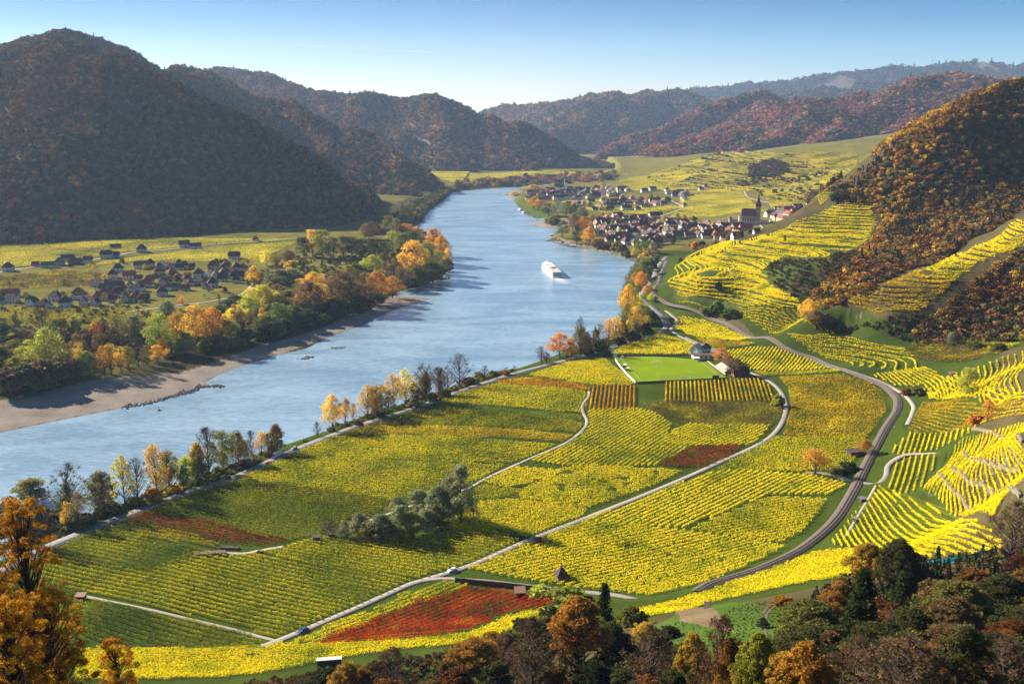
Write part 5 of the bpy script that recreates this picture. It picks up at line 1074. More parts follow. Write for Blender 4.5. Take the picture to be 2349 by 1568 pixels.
def house_mesh(L, W, He, Hr, hip, root, chimney=True, windows=True, ov=.5):
    w = MB(); x, y = L/2, W/2; hx = x-hip*W*.5      # ridge half length
    w.poly([(-x,-y,-1.5),(x,-y,-1.5),(x,y,-1.5),(-x,y,-1.5),(-x,-y,He),(x,-y,He),(x,y,He),(-x,y,He)], [(0,1,5,4),(1,2,6,5),(2,3,7,6),(3,0,4,7)])
    hg = He+Hr*(1-(1 if hip >= 1 else hip))
    if hip < 1:
        t = (hg-He)/Hr; yy = y*(1-t)
        if hip <= 0: w.poly([(x,-y,He),(x,y,He),(x,0,He+Hr-.02)], [(0,1,2)]); w.poly([(-x,-y,He),(-x,y,He),(-x,0,He+Hr-.02)], [(2,1,0)])
        else:
            for s in (1, -1): w.poly([(s*x,-y,He),(s*x,y,He),(s*x,yy,hg),(s*x,-yy,hg)], [(0,1,2,3) if s > 0 else (3,2,1,0)])
    w.build('wall', M_WALL, root)
    r = MB(); k = Hr/y; xo, yo, zo = x+ov, y+ov, He-ov*k; zr = He+Hr; th = .22
    def slab(vs):
        n = len(vs); nrm = (Vector(vs[1])-Vector(vs[0])).cross(Vector(vs[2])-Vector(vs[0])).normalized()
        if nrm.z < 0: vs = vs[::-1]; nrm = -nrm
        up = [tuple(Vector(v)+nrm*th) for v in vs]; lo = [tuple(Vector(v)+nrm*.03) for v in vs]
        r.poly(lo+up, [tuple(reversed(range(n))), tuple(range(n, 2*n))]+[(i, (i+1) % n, n+(i+1) % n, n+i) for i in range(n)])
    if hip <= 0:
        for s in (1, -1): slab([(-xo, s*yo, zo), (xo, s*yo, zo), (xo, 0, zr), (-xo, 0, zr)])
    else:
        t = hip; ze = He+Hr*(1-t) if hip < 1 else zo; yh = y*(1-(ze-He)/Hr) if hip < 1 else yo
        rx = x-(y*t if hip >= 1 else yh*.9)
        xe = xo if hip < 1 else xo
        for s in (1, -1):
            if hip < 1: slab([(-xo, s*yo, zo), (xo, s*yo, zo), (xo, s*yh, ze), (rx, 0, zr), (-rx, 0, zr), (-xo, s*yh, ze)])
            else: slab([(-xo, s*yo, zo), (xo, s*yo, zo), (rx, 0, zr), (-rx, 0, zr)])
            slab([(s*xe, -yh, ze), (s*xe, yh, ze), (s*rx, 0, zr)])
    ro = r.build('roof', M_ROOF, root)
    if chimney: MB().box((L*.18, W*.12, He+Hr*.95), (.8, .7, Hr*.6+1.2)).build('chimney', M_BRICK, ro)
    if windows:
        n = max(2, int(L/3.6)); fl = 2 if He > 4.6 else 1
        for s in (-1, 1):
            for i in range(n):
                for f in range(fl):
                    MB().box((-L/2+(i+.5)*L/n, s*(y+.02), 1.6+f*2.7), (1.15, .12, 1.35)).build('window', M_GLASS, root)
        for s in (-1, 1):
            for yy in (-W*.22, W*.22): MB().box((s*(x+.02), yy, 1.6), (.12, 1.1, 1.3)).build('window', M_GLASS, root)
            if hip < .6: MB().box((s*(x+.02), 0, He+Hr*.25), (.12, 1.0, 1.2)).build('window', M_GLASS, root)
    MB().box((L*.1, -(y+.03), 1.0), (1.1, .14, 2.1)).build('door', M_WOOD, root)
HSRC = []
for i, (L, W, He, Hr, hip) in enumerate([(13,9,4.2,5.0,0), (15,9.5,5.6,5.0,.35), (12,10,5.4,5.2,1.0), (19,9,4.4,5.0,0), (24,10.5,5.2,5.6,.35), (10,7.5,3.4,4.2,0)]):
    r = empty('house_source'); house_mesh(L, W, He, Hr, hip, r); reg(r); HSRC.append((r, L))
HSM = []
for i, (L, W, He, Hr, hip) in enumerate([(14,9,5.0,5.0,0), (18,10,5.4,5.4,.35), (13,10,5.4,5.2,1.0)]):
    r = empty('house_source'); house_mesh(L, W, He, Hr, hip, r, True, False); reg(r); HSM.append((r, L))
RW = {'dark': 'dark-roofed', 'slate': 'slate-roofed', 'red': 'red-roofed', 'brown': 'brown-roofed', 'pale': 'pale-roofed', 'rusty': 'rusty-roofed'}
def put_house(x, y, L, rz, roof, wall, where, group, simple=False, kind=None, what=None, z=None, rnd=random):
    z = Hs(x, y) if z is None else z; S = HSM if simple else HSRC
    if kind is None: kind = min(range(len(S)), key=lambda k: abs(S[k][1]-L)+rnd.uniform(0, 4))
    src, L0 = S[kind]; s = L/L0; sc = (s, min(max(s, .8), 1.15), min(max(s, .85), 1.15))
    h = copy_tree(src, (x, y, z), rz, sc); h.name = 'house'
    for c in [o for o in h.children]:
        n = c.name.split('.')[0]
        if n == 'roof': c.color = (*[k*rnd.uniform(.85, 1.2) for k in ROOFC[roof]], 1)
        if n == 'wall': c.color = (*[k*rnd.uniform(.92, 1.06) for k in WALLC[wall]], 1)
    want(h, what or ('%s %s house' % (RW[roof], wall)), where, 'house', group); return h
def house_px(u, v, w, roof, wall, where, group, ang=None, simple=False, kind=None, what=None):
    p = hit(u, v)
    if p is None: return
    L = max(7.0, w*math.hypot(p[1], 195)/F); put_house(p[0], p[1], L, ang if ang is not None else random.uniform(-.5, .5), roof, wall, where, group, simple, kind, what)
rr = random.Random(3)
VL = 'in the left bank village'; CR_ = 'along the left bank country road'
def LP(x, y): return x*.2564, 562+y*.2564
for x, y, w, r, c in [(75,232,90,'dark','white'),(320,190,60,'brown','pink'),(430,200,110,'slate','cream'),(535,180,80,'slate','pink'),(605,138,110,'dark','cream'),(662,172,80,'brown','brick'),(712,162,60,'dark','white'),(790,150,75,'dark','white'),(955,115,100,'dark','cream'),(1035,106,65,'dark','white'),(1035,35,90,'dark','cream'),(1268,62,80,'dark','cream'),(1650,18,90,'dark','white'),(1750,28,100,'dark','white')]:
    house_px(*LP(x, y), w*.2564, r, c, CR_, 'houses along the left bank country road', rr.uniform(.1, .4))
house_px(538, 595, 26, 'dark', 'white', CR_, 'houses along the left bank country road', .2); house_px(586, 590-36, 14, 'red', 'white', CR_, 'houses along the left bank country road', .2)
for x, y, w, r, c in [(1060,237,100,'dark','white'),(1010,292,100,'dark','white'),(1160,306,130,'red','white'),(1250,206,110,'slate','white'),(1345,190,90,'dark','cream'),(1455,208,100,'pale','yellow'),(1545,205,70,'dark','white'),(1610,220,80,'dark','white'),(1650,190,60,'dark','cream'),(1715,208,70,'dark','cream'),
    (1910,218,110,'brown','cream'),(2030,200,90,'brown','yellow'),(2120,230,110,'dark','cream'),(2190,225,60,'red','white'),(2240,240,80,'brown','white'),(1580,312,100,'brown','white'),(1780,288,110,'brown','white'),(1850,290,60,'pale','white'),(1930,302,120,'brown','yellow'),(1995,322,100,'dark','white'),(2080,262,90,'brown','cream'),(2130,312,130,'dark','yellow'),
    (865,372,120,'brown','cream'),(1055,365,100,'red','cream'),(1050,400,140,'brown','yellow'),(1160,380,90,'slate','cream'),(1240,412,110,'dark','white'),(1310,375,110,'red','white'),(1470,358,120,'brown','pink'),(1580,395,90,'slate','cream'),(1660,405,90,'red','cream'),(1710,362,70,'brown','cream'),(1800,352,100,'slate','cream'),(1905,372,110,'dark','white'),(1840,392,60,'dark','cream'),
    (100,462,170,'red','white'),(110,512,130,'dark','white'),(8,515,50,'brown','white'),(290,545,140,'dark','white'),(400,548,90,'dark','white'),(440,562,80,'slate','white'),(500,495,120,'dark','white'),(590,552,140,'dark','white'),(700,448,90,'dark','cream'),(660,482,90,'red','white'),(740,478,110,'red','white'),(820,510,80,'red','white'),(750,528,110,'slate','white'),
    (880,490,110,'red','pink'),(860,538,100,'dark','white'),(960,428,150,'slate','yellow'),(1070,435,90,'dark','cream'),(970,485,150,'red','yellow'),(1120,505,130,'brown','cream'),(1220,502,120,'red','yellow'),(1300,490,90,'dark','cream')]:
    house_px(*LP(x, y), w*.2564*.85, r, c, VL, 'houses of the left bank village', rr.choice([.15, .3, 1.6, -.2, 1.8, .25]))
_taken = []
def cluster(poly, sp, where, group, n, roofs, walls, sizes=(11, 20), angs=(.2, 1.75), simple=True, seed=1):
    W = [at(u, v, 15)[:2] for u, v in poly] if seed == 12 else hits(poly); P = np.array(W); r_ = random.Random(seed); k = 0; tries = 0
    while k < n and tries < 6000:
        tries += 1; x = r_.uniform(P[:, 0].min(), P[:, 0].max()); y = r_.uniform(P[:, 1].min(), P[:, 1].max())
        if not inside(np.array([x]), np.array([y]), W)[0] or any(math.hypot(x-a, y-b) < sp for a, b in _taken) or near_road(np.array([x]), np.array([y]), 5)[0]: continue
        if river_sd(np.array([x]), np.array([y]))[0] < 14: continue
        _taken.append((x, y)); k += 1
        put_house(x, y, r_.uniform(*sizes), r_.choice(angs)+r_.uniform(-.15, .15), r_.choice(roofs), r_.choice(walls), where, group, simple, rnd=r_)
_taken += [hit(*LP(x_, y_)) for x_ in range(0, 1) for y_ in (500,)]
cluster([(95,690),(160,668),(250,640),(330,632),(330,612),(500,604),(570,612),(560,645),(450,668),(330,690),(230,696)], 12.5, 'in the left bank village lanes', 'small houses of the left bank village', 30, ['brown','dark','red','brown'], ['cream','white','pink','yellow'], (8, 13), (.15, 1.7, .3), True, 21)
VR = 'in the church village'; p = hit(1728, 513); _taken += [(p[0]-10+i*14, p[1]+j*14) for i in range(-2, 4) for j in range(-2, 3)]
for u, v, w, r, c in [(1655,548,34,'red','white'),(1690,548,24,'brown','white'),(1622,546,30,'dark','white'),(1580,545,22,'red','cream'),(1545,545,20,'red','white'),(1735,535,14,'dark','white'),(1400,512,18,'brown','white'),(1455,515,24,'dark','yellow'),(1430,545,22,'dark','cream'),(1500,530,26,'dark','cream')]:
    house_px(u, v, w, r, c, VR, 'houses of the church village', rr.uniform(-.2, .3)); q = hit(u, v); _taken.append(q)
cluster([(1362,512),(1400,500),(1480,505),(1600,514),(1700,520),(1716,528),(1690,545),(1640,552),(1560,548),(1500,572),(1420,562),(1375,552)], 14.5, VR, 'houses of the church village', 82, ['brown','dark','brown','red','slate','dark'], ['white','cream','cream','yellow','pink','white'], (12, 22), (.25, 1.8, .5), True, 11)
cluster([(1745,508),(1755,498),(1790,482),(1862,478),(1885,486),(1850,504),(1800,516),(1760,518)], 15, 'in the cluster right of the church', 'houses right of the church', 28, ['brown','dark','red','slate'], ['white','cream','pink'], (12, 24), (.25, 1.8), True, 12)
cluster([(1200,448),(1230,440),(1310,437),(1400,428),(1445,438),(1400,452),(1290,460),(1215,464)], 22, 'in the far riverside village', 'houses of the far riverside village', 28, ['brown','dark','dark','slate','red'], ['white','cream','pink'], (15, 30), (.1, 1.6), True, 13)
cluster([(1310,470),(1420,456),(1500,458),(1545,464),(1520,474),(1440,484),(1350,486),(1310,480)], 20, 'in the scattered hamlet before the far village', 'houses of the scattered hamlet', 22, ['brown','dark','slate'], ['white','cream','pink'], (13, 24), (.1, 1.7), True, 14)
cluster([(1525,445),(1560,440),(1585,448),(1575,462),(1540,462)], 18, 'in the small hamlet amid far vineyards', 'houses of the small far hamlet', 8, ['slate','dark','brown'], ['white','grey','cream'], (13, 26), (.1, 1.7), True, 15)
cluster([(1150,414),(1250,406),(1380,404),(1400,412),(1250,418)], 40, 'in the hazy village at the valley end', 'houses at the valley end', 6, ['brown','slate'], ['white','cream'], (22, 34), (.1, 1.6), True, 16)
for u, v, w, r in [(1497,437,16,'brown'),(1478,441,16,'dark'),(1427,437,26,'brown'),(1530,438,10,'dark'),(1618,430,10,'red'),(1570,474,10,'brown'),(1608,437,12,'slate'),(1500,500,24,'dark'),(1462,483,14,'brown')]:
    house_px(u, v, w, r, 'white', 'standing apart in the far vineyards', 'lone farmhouses', .3, True)
def house_mass(label, polys, seed):
    r_ = random.Random(seed); wm = MB(); rm = MB()
    for poly, n, sp, (s0, s1), ags in polys:
        W = hits(poly); P = np.array(W); k = tries = 0
        while k < n and tries < 5000:
            tries += 1; x = r_.uniform(P[:, 0].min(), P[:, 0].max()); y = r_.uniform(P[:, 1].min(), P[:, 1].max())
            if not inside(np.array([x]), np.array([y]), W)[0] or any(math.hypot(x-a, y-b) < sp for a, b in _taken) or near_road(np.array([x]), np.array([y]), 4)[0] or river_sd(np.array([x]), np.array([y]))[0] < 14: continue
            _taken.append((x, y)); k += 1; L = r_.uniform(s0, s1); Wd = L*.6; z = Hs(x, y); rz = r_.choice(ags)+r_.uniform(-.15, .15); ca, sa = math.cos(rz), math.sin(rz); he, hr = 4.8, 4.6
            T = lambda q: (x+q[0]*ca-q[1]*sa, y+q[0]*sa+q[1]*ca, z+q[2])
            l, w = L/2, Wd/2; wm.poly([T(q) for q in ((-l,-w,-1),(l,-w,-1),(l,w,-1),(-l,w,-1),(-l,-w,he),(l,-w,he),(l,w,he),(-l,w,he),(l,0,he+hr-.05),(-l,0,he+hr-.05))], [(0,1,5,4),(1,2,6,8,5),(2,3,7,6),(3,0,4,9,7)])
            l += .4; o = .4*hr/w; w += .4; rm.poly([T(q) for q in ((-l,-w,he-o),(l,-w,he-o),(l,w,he-o),(-l,w,he-o),(l,0,he+hr),(-l,0,he+hr),(-l,-w,he-o+.2),(l,-w,he-o+.2),(l,w,he-o+.2),(-l,w,he-o+.2),(l,0,he+hr+.22),(-l,0,he+hr+.22))], [(6,7,10,11),(8,9,11,10),(1,0,5,4),(3,2,4,5),(0,1,7,6),(2,3,9,8),(1,4,10,7),(4,2,8,10),(0,6,11,5),(5,11,9,3)])
    me = bpy.data.meshes.new('houses'); nv = len(wm.v); me.from_pydata(wm.v+rm.v, [], wm.f+[tuple(nv+i for i in f) for f in rm.f]); me.materials.append(solid('far_plaster', (.42,.39,.34), .9, .03, .3)); me.materials.append(solid('far_roofs', (.10,.048,.036), .85, .03, .5))
    me.polygons.foreach_set('material_index', np.r_[np.zeros(len(wm.f), np.int32), np.ones(len(rm.f), np.int32)]); o = bpy.data.objects.new('houses', me); C.objects.link(o); tag(o, label, 'houses', kind='stuff')
house_mass('smallest packed roofs filling the far villages and the church village', [([(1200,448),(1230,440),(1310,437),(1400,428),(1445,438),(1400,452),(1290,460),(1215,464)], 36, 19, (15, 28), (.1, 1.6)), ([(1310,470),(1420,456),(1500,458),(1545,464),(1520,474),(1440,484),(1350,486)], 16, 18, (12, 22), (.1, 1.7)), ([(1362,512),(1400,500),(1480,505),(1600,514),(1700,520),(1690,545),(1640,552),(1560,548),(1480,568),(1420,560),(1375,552)], 50, 12, (10, 17), (.25, 1.8)), ([(1150,414),(1250,406),(1380,404),(1400,412),(1250,418)], 22, 38, (22, 34), (.1, 1.6))], 5)
# village trees
for (poly, n, wh, hh) in [([(0,640),(200,600),(420,605),(590,600),(560,660),(420,700),(200,705),(0,700)], 60, 'in the gardens of the left bank village', (4, 9)), ([(1330,500),(1500,490),(1720,520),(1690,560),(1560,556),(1480,575),(1420,566),(1340,550)], 60, 'in the gardens of the church village', (6, 12)), ([(1200,445),(1400,430),(1540,462),(1420,500),(1260,500)], 36, 'between the far villages', (8, 14))]:
    W = hits(poly); P = np.array(W); r_ = random.Random(n+int(P[0, 0])); k = 0
    while k < n:
        x = r_.uniform(P[:, 0].min(), P[:, 0].max()); y = r_.uniform(P[:, 1].min(), P[:, 1].max())
        if not inside(np.array([x]), np.array([y]), W)[0] or river_sd(np.array([x]), np.array([y]))[0] < 6 or near_road(np.array([x]), np.array([y]), 2)[0]: continue
        k += 1; H = r_.uniform(*hh); put_tree(x, y, H, H*r_.uniform(.7, 1.1), r_.choice(['round', 'round', 'sparse', 'bush', 'willow']), r_.choice(['olive', 'golden', 'orange', 'yellow-green', 'dark olive', 'brown', 'dull brown', 'bare brown', 'dark green']), wh, 'village garden trees')
for a, c in [((1225,480,451,30,'round','orange'),0),((1234,482,458,18,'round','golden'),0),((1222,436,424,30,'round','golden'),0),((1180,450,440,18,'round','golden'),0),((1258,495,466,30,'round','dark olive'),0),((1278,497,462,34,'round','grey-green'),0),((1298,500,462,36,'round','grey-green'),0),((1318,500,468,34,'round','olive'),0),((1335,503,475,34,'round','grey-green'),0),
    ((1268,512,498,32,'bush','olive'),0),((1290,546,506,28,'round','green'),0),((1323,560,518,19,'upright','dark green'),0),((1352,565,522,32,'round','orange'),0),((1335,536,499,30,'round','orange'),0),((1314,535,491,28,'round','bare brown'),0),((1345,530,505,26,'round','orange'),0),((1375,568,548,26,'bush','dull brown'),0),((1394,571,553,26,'bush','dull brown'),0),
    ((1412,575,555,22,'bush','olive'),0),((1428,580,560,20,'bush','dull brown'),0),((1375,510,495,22,'round','red-brown'),0),((1360,512,493,18,'round','russet'),0),((1240,470,458,18,'round','russet'),0),((1545,560,540,14,'fir','dark green'),0),((1590,540,525,22,'round','olive'),0)]:
    tree(*a, 'on the shore of the church village', 'shore trees of the church village')

# ---------------- church ----------------
cx, cy = hit(1730, 514); cz = Hs(cx, cy)+2; ch = empty('church', (cx, cy, cz), -.25); tag(ch, 'fortified stone church with steep red roof and tall pointed tower', 'church')
M_CSTONE = solid('church_stone', (0.36, 0.30, 0.22), .95, .4, .2); M_CROOF = solid('church_tiles', (0.17, 0.045, 0.032), .85, .8, .25)
t = MB().box((6, 2, 14), (8.5, 8.5, 34)).build('tower', M_CSTONE, ch)
sp = MB(); b, z0, z1 = 4.9, 31, 54
sp.poly([(6-b,2-b,z0-1.5),(6+b,2-b,z0-1.5),(6+b,2+b,z0-1.5),(6-b,2+b,z0-1.5),(6-3,2-3,z0+6),(6+3,2-3,z0+6),(6+3,2+3,z0+6),(6-3,2+3,z0+6),(6,2,z1)], [(3,2,1,0),(0,1,5,4),(1,2,6,5),(2,3,7,6),(3,0,4,7),(4,5,8),(5,6,8),(6,7,8),(7,4,8)])
spo = sp.build('spire', M_CROOF, ch)
for i, (dx, dy) in enumerate(((-1,-1),(1,-1),(1,1),(-1,1))):
    q = MB(); x0, y0 = 6+dx*3.9, 2+dy*3.9; q.box((x0, y0, z0+.5), (1.6, 1.6, 4)); q.poly([(x0-.9,y0-.9,z0+2.5),(x0+.9,y0-.9,z0+2.5),(x0+.9,y0+.9,z0+2.5),(x0-.9,y0+.9,z0+2.5),(x0,y0,z0+6.5)], [(0,1,4),(1,2,4),(2,3,4),(3,0,4)]); q.build('corner_turret', M_CROOF, spo)
for s in (-1, 1):
    for zz in (17, 25): MB().box((6+s*1.3, 2-4.28, zz), (1.1, .15, 2.6)).build('tower_window', M_DARK, t)
nv = MB().box((-10, 0, 6), (24, 13, 15)); nv.tube([(-22, 0, -1.5), (-22, 0, 13.5)], 6.5, 8); nv.build('nave', M_CSTONE, ch)
rf = MB(); rf.poly([(-23,-7.4,13.2),(3,-7.4,13.2),(3,7.4,13.2),(-23,7.4,13.2),(3,0,26),(-22,0,26),(-28.8,-4,13.2),(-28.8,4,13.2)], [(0,1,4,5),(2,3,5,4),(6,0,5),(3,7,5),(7,6,5),(1,2,4)]); rf.build('nave_roof', M_CROOF, ch)
for i in range(5): MB().box((-20+i*4.6, -6.58, 6.5), (1.3, .2, 6)).build('nave_window', M_DARK, ch)
for i in range(6): MB().box((-22+i*4.6+.2, -7.2, 4.5), (1.0, 1.6, 12)).build('buttress', M_CSTONE, ch)
cw = MB(); pts = [(-42,-16),(-40,16),(26,18),(30,-14),(10,-18),(-42,-16)]
for a, b_ in zip(pts, pts[1:]):
    L = math.hypot(b_[0]-a[0], b_[1]-a[1]); cw.box(((a[0]+b_[0])/2, (a[1]+b_[1])/2, 0), (L-.05, 1.4, 9), math.atan2(b_[1]-a[1], b_[0]-a[0]))
w_ = cw.build('churchyard_wall', M_CSTONE); w_.location = (cx, cy, cz); w_.rotation_euler = (0, 0, -.25); tag(w_, 'defensive stone wall around the church', 'wall')
q = MB().tube([(-42,-16,-4),(-42,-16,9)], 3.4, 10).build('wall_tower', M_CSTONE); q.location = w_.location; q.rotation_euler = w_.rotation_euler; tag(q, 'round stone corner tower of the church wall', 'tower')
qr = MB(); qr.tube([(-42,-16,9),(-42,-16,14)], [4.0, .1], 10); o = qr.build('roof', M_CROOF, q)
c2x, c2y = hit(1283, 439); c2 = empty('chapel', (c2x, c2y, Hs(c2x, c2y))); tag(c2, 'small far church with red nave roof and onion tower', 'church')
MB().box((0,0,5), (26,12,14)).build('nave', M_WHITE, c2); MB().poly([(-14,-7,12),(14,-7,12),(14,7,12),(-14,7,12),(14,0,21),(-14,0,21)], [(0,1,4,5),(2,3,5,4),(1,2,4),(3,0,5)]).build('nave_roof', M_CROOF, c2)
MB().box((17,0,11), (7,7,26)).build('tower', M_WHITE, c2); MB().tube([(17,0,24),(17,0,27),(17,0,30),(17,0,33),(17,0,38)], [4,5,3.5,1.2,.2], 10).build('onion_dome', M_DARK, c2)
# ================= SHIP, VEHICLES, SPORTS GROUND, HUTS =================
def heading(u0, v0, u1, v1):
    a = hit(u0, v0); b = hit(u1, v1); return a, b, math.atan2(b[1]-a[1], b[0]-a[0])
M_HULL = solid('ship_white', (0.80, 0.79, 0.77), .4); M_SHIPG = solid('ship_glass', (0.03, 0.045, 0.06), .1); M_DECK = solid('ship_deck', (0.42, 0.30, 0.24), .8, 1., .3); M_CANVAS = solid('deck_awning', (0.80, 0.72, 0.60), .8); M_HULLD = solid('ship_hull_blue', (0.05, 0.07, 0.12), .4)
a = at(1278.5, 637, 0); b = at(1258.5, 620, 0); ang = math.atan2(b[1]-a[1], b[0]-a[0]); Ls = 96
ship = empty('cruise_ship', (a[0]+math.cos(ang)*Ls/2, a[1]+math.sin(ang)*Ls/2, 0), ang); tag(ship, 'white river cruise ship with glass bands steaming away upstream', 'ship')
def shipbody(z0, z1, x0, x1, w, bow):
    v = []; o = [(x0, -w/2), (x1-bow, -w/2), (x1-bow*.3, -w*.30), (x1, 0), (x1-bow*.3, w*.30), (x1-bow, w/2), (x0, w/2)]; n = len(o)
    return [(x, y, z0) for x, y in o]+[(x, y, z1) for x, y in o], [tuple(reversed(range(n))), tuple(range(n, 2*n))]+[(i, (i+1) % n, n+(i+1) % n, n+i) for i in range(n)]
MB().poly(*shipbody(-1, 2.2, -48, 48, 12, 12)).build('hull', M_HULL, ship); MB().poly(*shipbody(2.2, 4.0, -47.8, 44, 11.4, 10)).build('lower_window_band', M_SHIPG, ship)
MB().poly(*shipbody(4.0, 4.7, -48, 45, 12, 10)).build('lower_deck_rim', M_HULL, ship); MB().poly(*shipbody(4.7, 6.6, -47.8, 40, 11.4, 8)).build('upper_window_band', M_SHIPG, ship)
MB().poly(*shipbody(6.6, 7.3, -48, 41, 12, 8)).build('upper_deck_rim', M_HULL, ship); MB().poly(*shipbody(7.3, 7.42, -47.5, 40, 11.2, 8)).build('sun_deck', M_DECK, ship)
wh = MB().box((32, 0, 8.6), (6, 6, 2.4)).build('wheelhouse', M_HULL, ship); MB().box((32, 0, 8.9), (6.1, 6.1, 1.0)).build('wheelhouse_window', M_SHIPG, wh)
for x in (-6, 16): MB().box((x, 0, 9.4), (15, 8, .2)).box((x-7, -3.8, 8.4), (.15, .15, 2)).box((x+7, -3.8, 8.4), (.15, .15, 2)).box((x-7, 3.8, 8.4), (.15, .15, 2)).box((x+7, 3.8, 8.4), (.15, .15, 2)).build('awning', M_CANVAS, ship)
rl = MB()
for s in (-1, 1): rl.box((-3, s*5.8, 8.4), (88, .08, .08)); [rl.box((x, s*5.8, 7.9), (.08, .08, 1.1)) for x in range(-46, 42, 4)]
rl.box((-47, 0, 8.4), (.08, 11.6, .08)); rl.build('railing', M_HULL, ship)
for i in range(18):
    x = -44+i*2.6+(i % 3); MB().box((x, ((i*37) % 9)-4, 7.75), (1.6, .7, .5)).build('deck_chair', M_CANVAS, ship)
MB().tube([(28, 0, 9.8), (28, 0, 15)], .12, 5).build('mast', M_HULL, ship)
nt = NT('wake_foam'); g_ = nt.n('NewGeometry'); tn = pnoise(nt, .6, 4); d = nt.n('BsdfDiffuse'); d.inputs[0].default_value = (.85,.88,.9,1); tr_ = nt.n('BsdfTransparent'); mx = nt.n('MixShader')
a_ = nt.n('Attribute', attribute_name='foam'); f_ = mth(nt, 'MULTIPLY', a_.outputs['Fac'], mth(nt, 'MULTIPLY', mth(nt, 'SUBTRACT', tn, .30, True), 4, True), True)
nt.l(f_, mx.inputs[0]); nt.l(tr_.outputs[0], mx.inputs[1]); nt.l(d.outputs[0], mx.inputs[2]); nt.l(mx.outputs[0], nt.out.inputs[0])
nx, ny = 40, 15; X = np.linspace(-48, -110, nx); vv = []; ff = []
for i, x in enumerate(X):
    hw = 6+(-48-x)*.16
    for j in range(ny):
        y = (j/(ny-1)*2-1)*hw; vv.append((x, y, .06)); ff.append(max(0, 1-((-48-x)/50)**.8)*(1-abs(y/hw)**2))
wk = mesh_np('wake', np.array(vv), grid_faces(nx, ny), 4, nt.m); at_ = wk.data.attributes.new('foam', 'FLOAT', 'POINT'); at_.data.foreach_set('value', np.array(ff, np.float32)); wk.location = ship.location; wk.rotation_euler = ship.rotation_euler; tag(wk, 'white churned wake behind the cruise ship', 'wake', kind='stuff')
for s in (-1, 1):
    vv = []; ff = []
    for i in range(60):
        t = i/59; x = 20-t*190; y0 = s*(6+t*72)
        for k in range(3): vv.append((x, y0+(k-1)*(.8+2.0*t), .05)); ff.append((k == 1)*.30*(1-t)**1.2)
    q = mesh_np('bow_wave', np.array(vv), grid_faces(60, 3), 4, nt.m); at_ = q.data.attributes.new('foam', 'FLOAT', 'POINT'); at_.data.foreach_set('value', np.array(ff, np.float32)); q.location = ship.location; q.rotation_euler = ship.rotation_euler; tag(q, 'faint bow wave line on the %s side of the cruise ship' % ('shore' if s < 0 else 'open river'), 'wave', kind='stuff')
# moored boats and jetties
def boat(u, v, L, rz, label):
    x, y, z = at(u, v, 0); r = empty('moored_boat', (x, y, 0), rz); k = L/20.
    vs, fs = shipbody(-.5*k, 1.4*k, -10*k, 10*k, 4.6*k, 5*k); MB().poly(vs, fs).build('hull', M_HULLD, r); MB().box((-2*k, 0, 2.3*k), (9*k, 3.6*k, 1.8*k)).build('cabin', M_HULL, r); MB().box((-2*k, 0, 2.5*k), (9.1*k, 3.7*k, .7*k)).build('cabin_window', M_SHIPG, r); tag(r, label, 'boat', 'moored boats')
boat(1192, 483, 30, 1.9, 'pale boat moored at the far grassy quay'); boat(1200, 489, 26, 1.9, 'dark boat moored nearest on the far quay'); boat(1259, 552, 13, .2, 'dark pontoon at the end of the near jetty'); boat(1265, 541, 12, .4, 'small dark boat at the end of the upper jetty'); boat(1313, 566, 18, 3.0, 'flat barge lying along the village shore')
def jetty(u0, v0, u1, v1, label):
    a = at(u0, v0, 0); b = at(u1, v1, 0); L = math.hypot(b[0]-a[0], b[1]-a[1]); an = math.atan2(b[1]-a[1], b[0]-a[0]); m = MB().box((L/2, 0, 1.4), (L, 2.2, .3))
    r = m.build('jetty', M_WOOD); r.location = (a[0], a[1], 0); r.rotation_euler = (0, 0, an); tag(r, label, 'jetty', 'landing jetties')
    for k in range(4): MB().tube([(L*k/3.5, 0, -1), (L*k/3.5, 0, 1.3)], .25, 6).build('pile', M_WOOD, r)
jetty(1266, 540, 1282, 536, 'upper dark jetty reaching from the village point'); jetty(1262, 551, 1286, 548, 'lower jetty below the village point')
# river bouy and gravel spits
x, y, z = at(365, 941, 0); r = empty('buoy', (x, y, 0)); MB().tube([(0,0,-.4),(0,0,.6)], 1.1, 10).build('float', M_DARK, r); MB().tube([(0,0,.6),(-.6,0,2.4)], [.35,.15], 8).build('top_mark', M_DARK, r); tag(r, 'dark buoy drifting off the gravel beach', 'buoy')
M_ROCK = solid('river_rock', (0.20, 0.165, 0.13), .95, .8, .4)
def rocks(pts, n, smin, smax, label, seed, name='rubble'):
    r_ = random.Random(seed); m = MB()
    for i in range(n):
        k = r_.randrange(len(pts)-1); t = r_.random(); u = pts[k][0]*(1-t)+pts[k+1][0]*t+r_.gauss(0, 3); v = pts[k][1]*(1-t)+pts[k+1][1]*t+r_.gauss(0, 1.5); x, y, z = at(u, v, 0); s = r_.uniform(smin, smax)
        z = max(0, Hs(x, y)); vs = [(x+s*dx*r_.uniform(.6, 1.1), y+s*dy*r_.uniform(.6, 1.1), z+s*dz*r_.uniform(.5, .9)) for dx, dy, dz in ((1,0,0),(0,1,0),(-1,0,0),(0,-1,0),(0,0,1),(.6,.6,.3),(-.6,-.6,.4),(0,0,-1))]
        m.poly(vs, [(0,5,4),(5,1,4),(1,2,4),(2,6,4),(6,3,4),(3,0,4),(1,5,0),(2,1,7),(3,6,2),(0,3,7),(0,7,1),(2,7,3)])
    o = m.build(name, M_ROCK); tag(o, label, kind='stuff')
rocks([(280,935),(340,925),(400,908),(440,898),(462,886),(512,886)], 420, .5, 1.6, 'pale rubble along the tip of the gravel beach', 1)
